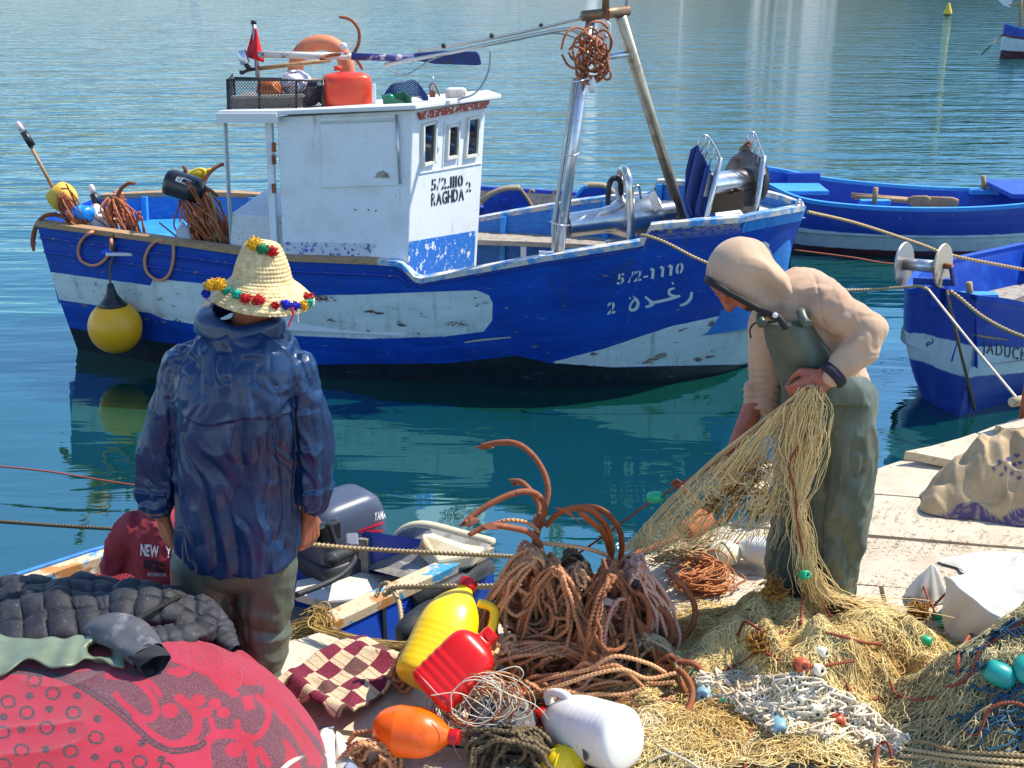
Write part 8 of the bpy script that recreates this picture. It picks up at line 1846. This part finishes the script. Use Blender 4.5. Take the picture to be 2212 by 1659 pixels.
lump('plastic_bag', 'bright blue plastic bag knotted over the stern floats', 'bag', at(174, 462, ST - .14), (.12, .03, .045), pm('blue_bag', srgb(20, 130, 220), .35, spec=.6), 6, .03, .008)
grapnel('grapnel hooked over the outside of the stern corner', [yarm([(150, 474), (118, 464), (92, 470), (76, 492), (70, 520), (73, 542)], ST, ST - .1)[::-1], yarm([(72, 522), (78, 492), (96, 466), (124, 462)], ST + .05, ST + .05)], [[(66, 522, ST - .1), (70, 516, ST - .1), (78, 522, ST - .1), (73, 545, ST - .1)]], r=.016, group='grapnels aboard the fishing boat')
grapnel('grapnel with one hook curving right above the copper line hank', [yarm([(291, 396), (278, 396), (262, 408), (252, 428), (246, 455), (250, 480)], ST, ST)], [[(284, 392, ST), (294, 394, ST), (290, 400, ST), (282, 399, ST)]], r=.016, group='grapnels aboard the fishing boat')
grapnel('grapnel with hooks on both sides of the black can', [yarm([(396, 358), (400, 366), (408, 388), (424, 404), (440, 410)], 9.9, 9.85), yarm([(484, 354), (468, 360), (452, 374), (442, 392), (440, 410)], 9.95, 9.85), yarm([(470, 424), (452, 410), (430, 402), (412, 412), (404, 432)], 9.7, 9.8), yarm([(362, 402), (376, 410), (388, 432), (392, 446)], 9.75, 9.8)], shank=[(440, 405, 9.85), (448, 450, 9.8), (455, 500, 9.75)], r=.015, group='grapnels aboard the fishing boat')
def hank(label, a, b, n, w, r, mat, seed, Y):
    rn = np.random.default_rng(seed); mb = MB()
    for i in range(n):
        o_ = rn.normal(0, w, 3); P = [at(*a, Y) + V(*(o_ * .35)), (at(*a, Y) + at(*b, Y)) / 2 + V(*(o_ * 1.1)) + V(0, -.03, .02), at(*b, Y) + V(*o_)]
        P += [P[-1] + V(rn.normal(0, .02), 0, -.02), P[1] + V(rn.normal(0, .05), -.02, rn.normal(0, .03))]; mb.tube(spl(P, 6), r, 5, tint=rn.random())
    tag(mb.build('line_hank', mat), label, 'line hank', 'hanks of line aboard the fishing boat')
hank('copper line hank wound on the yellow dan buoy float', (132, 418), (176, 480), 22, .055, .0075, M['ropec'], 1, ST - .14)
hank('copper line hank standing by the white floats at the stern', (244, 430), (276, 500), 34, .060, .0075, M['ropec'], 2, ST - .08)
hank('copper line hank falling from the black can', (404, 436), (455, 515), 30, .085, .0075, M['ropec'], 3, 9.72)
hank('copper line hank trailing right to the canopy post', (440, 420), (488, 530), 22, .055, .0075, M['ropec'], 4, 9.70)
hank('copper line hank coiled behind the grey jug', (420, 470), (440, 525), 26, .055, .0075, M['ropec'], 5, 9.62)
rope_thing('rope', spl([at(452, 415, 9.7), at(462, 440, 9.66), at(468, 480, 9.62), at(486, 520, 9.6)], 8), .013, M['ropet'], 'pale twisted rope hanging right of the black can')
rope_thing('rope', spl([at(452, 470, 9.62), at(454, 500, 9.6), at(450, 530, 9.58)], 8), .013, M['ropet'], 'pale twisted rope hanging straight under the black can')
coil('rope_coil', 'pale rope coil lying by the engine box', (470, 503), (472, 522), 18, 18, 7, .012, M['ropet'], 9.58, .03, 31, pinch=.1, group='coils aboard')
bc = thing('black_drum', tuple(at(402, 405, 9.8)), 'black ribbed plastic can strapped on top of the line hanks', 'can'); ca, cb_ = at(362, 392, 9.78), at(446, 420, 9.70)
MB().lathe([(.07, 0), (.108, .015), (.112, .06)] + [(.112 if i % 2 else .106, .08 + .02 * i) for i in range(9)] + [(.10, .28), (.05, .315), (.03, .33)], ca, cb_ - ca, 26, sq=(.8, 1, 1)).build('can_body', pm('shiny_black_plastic', (.015, .016, .018, 1), .3), bc); stb = bvh_of(bc.children[0]); stroke_decal('torn_label', bc, stb, pm('grey_label', srgb(170, 172, 180), .6, layers=[(srgb(60, 60, 66), 30, .5, .6)]), [[(380, 386, 5), (400, 392, 7), (418, 400, 7)]], .004)
jug('plastic_jug', at(408, 386, 10.0), at(452, 368, 10.0), .055, YEL, YEL, 'small yellow jug wedged behind the black can at the stern', 'round')
jug('plastic_jug', at(404, 524, 9.52), at(392, 484, 9.56), .06, pm('grey_jug_plastic', srgb(172, 176, 182), .5), M['white'], 'grey cut-open jug standing on the stern rail', 'square')
def onhull(px, py, off=.012): h = cast(HULLBV, px, py); return h[0] + h[1] * off if h else at(px, py, 9.9)
for pts, lab in (([(228, 500), (205, 500), (182, 516), (173, 540), (180, 562), (205, 572), (228, 562), (242, 540), (244, 515), (238, 500)], 'copper rope loop hanging outside the hull, left one above the buoy'), ([(356, 521), (342, 520), (324, 536), (316, 562), (322, 588), (346, 604), (366, 594), (376, 566), (378, 528)], 'copper rope loop hanging outside the hull, right one')):
    rope_thing('rope_loop', spl([onhull(x, y, .020) for x, y in pts], 8), .013, pm('pinkish_rope', srgb(214, 142, 108), .8), lab, 'rope', False, 'rope loops over the rail')
bo = thing('fender_buoy', tuple(onhull(249, 700)), 'big yellow ball fender hanging on a black cone against the stern', 'fender'); hp_ = onhull(249, 700); c = at(249, 706, hp_.y - .26); rB = 57 * mpp(249, 706, c.y)
mb = MB(); mb.lathe([(rB * math.sin(a) * (1 + .0 * a), -rB * 1.02 * math.cos(a)) for a in np.linspace(.02, 2.55, 26)], c, (0, 0, 1), 36); mb.build('ball', pm('yellow_orange_vinyl', srgb(252, 176, 12), .35, layers=[(srgb(90, 60, 20), 5, .66, .74)]), bo)
MB().lathe([(rB * .60, rB * .79), (rB * .40, rB * 1.0), (rB * .22, rB * 1.25), (rB * .15, rB * 1.5), (rB * .10, rB * 1.68)], c, (0, 0, 1), 24).build('cone', M['black'], bo)
rope_thing('fender_line', spl([c + V(0, 0, rB * 1.6), onhull(247, 575, .05), onhull(250, 545, .03), onhull(249, 506, .03)], 6), .010, M['roped'], 'dark line holding the yellow ball fender')
o = MB().box(onhull(262, 548, .02), (.22, .05, .025)); tag(o.build('cleat_board', M['white'], smooth=False, bevel=.006), 'small white wooden cleat on the hull above the yellow fender', 'cleat')
lump('bag_scrap', 'scrap of blue bag tied at the white cleat', 'bag', onhull(240, 541, .03), (.055, .02, .03), pm('blue_bag_scrap', srgb(24, 80, 210), .4), 9, .015, .008)
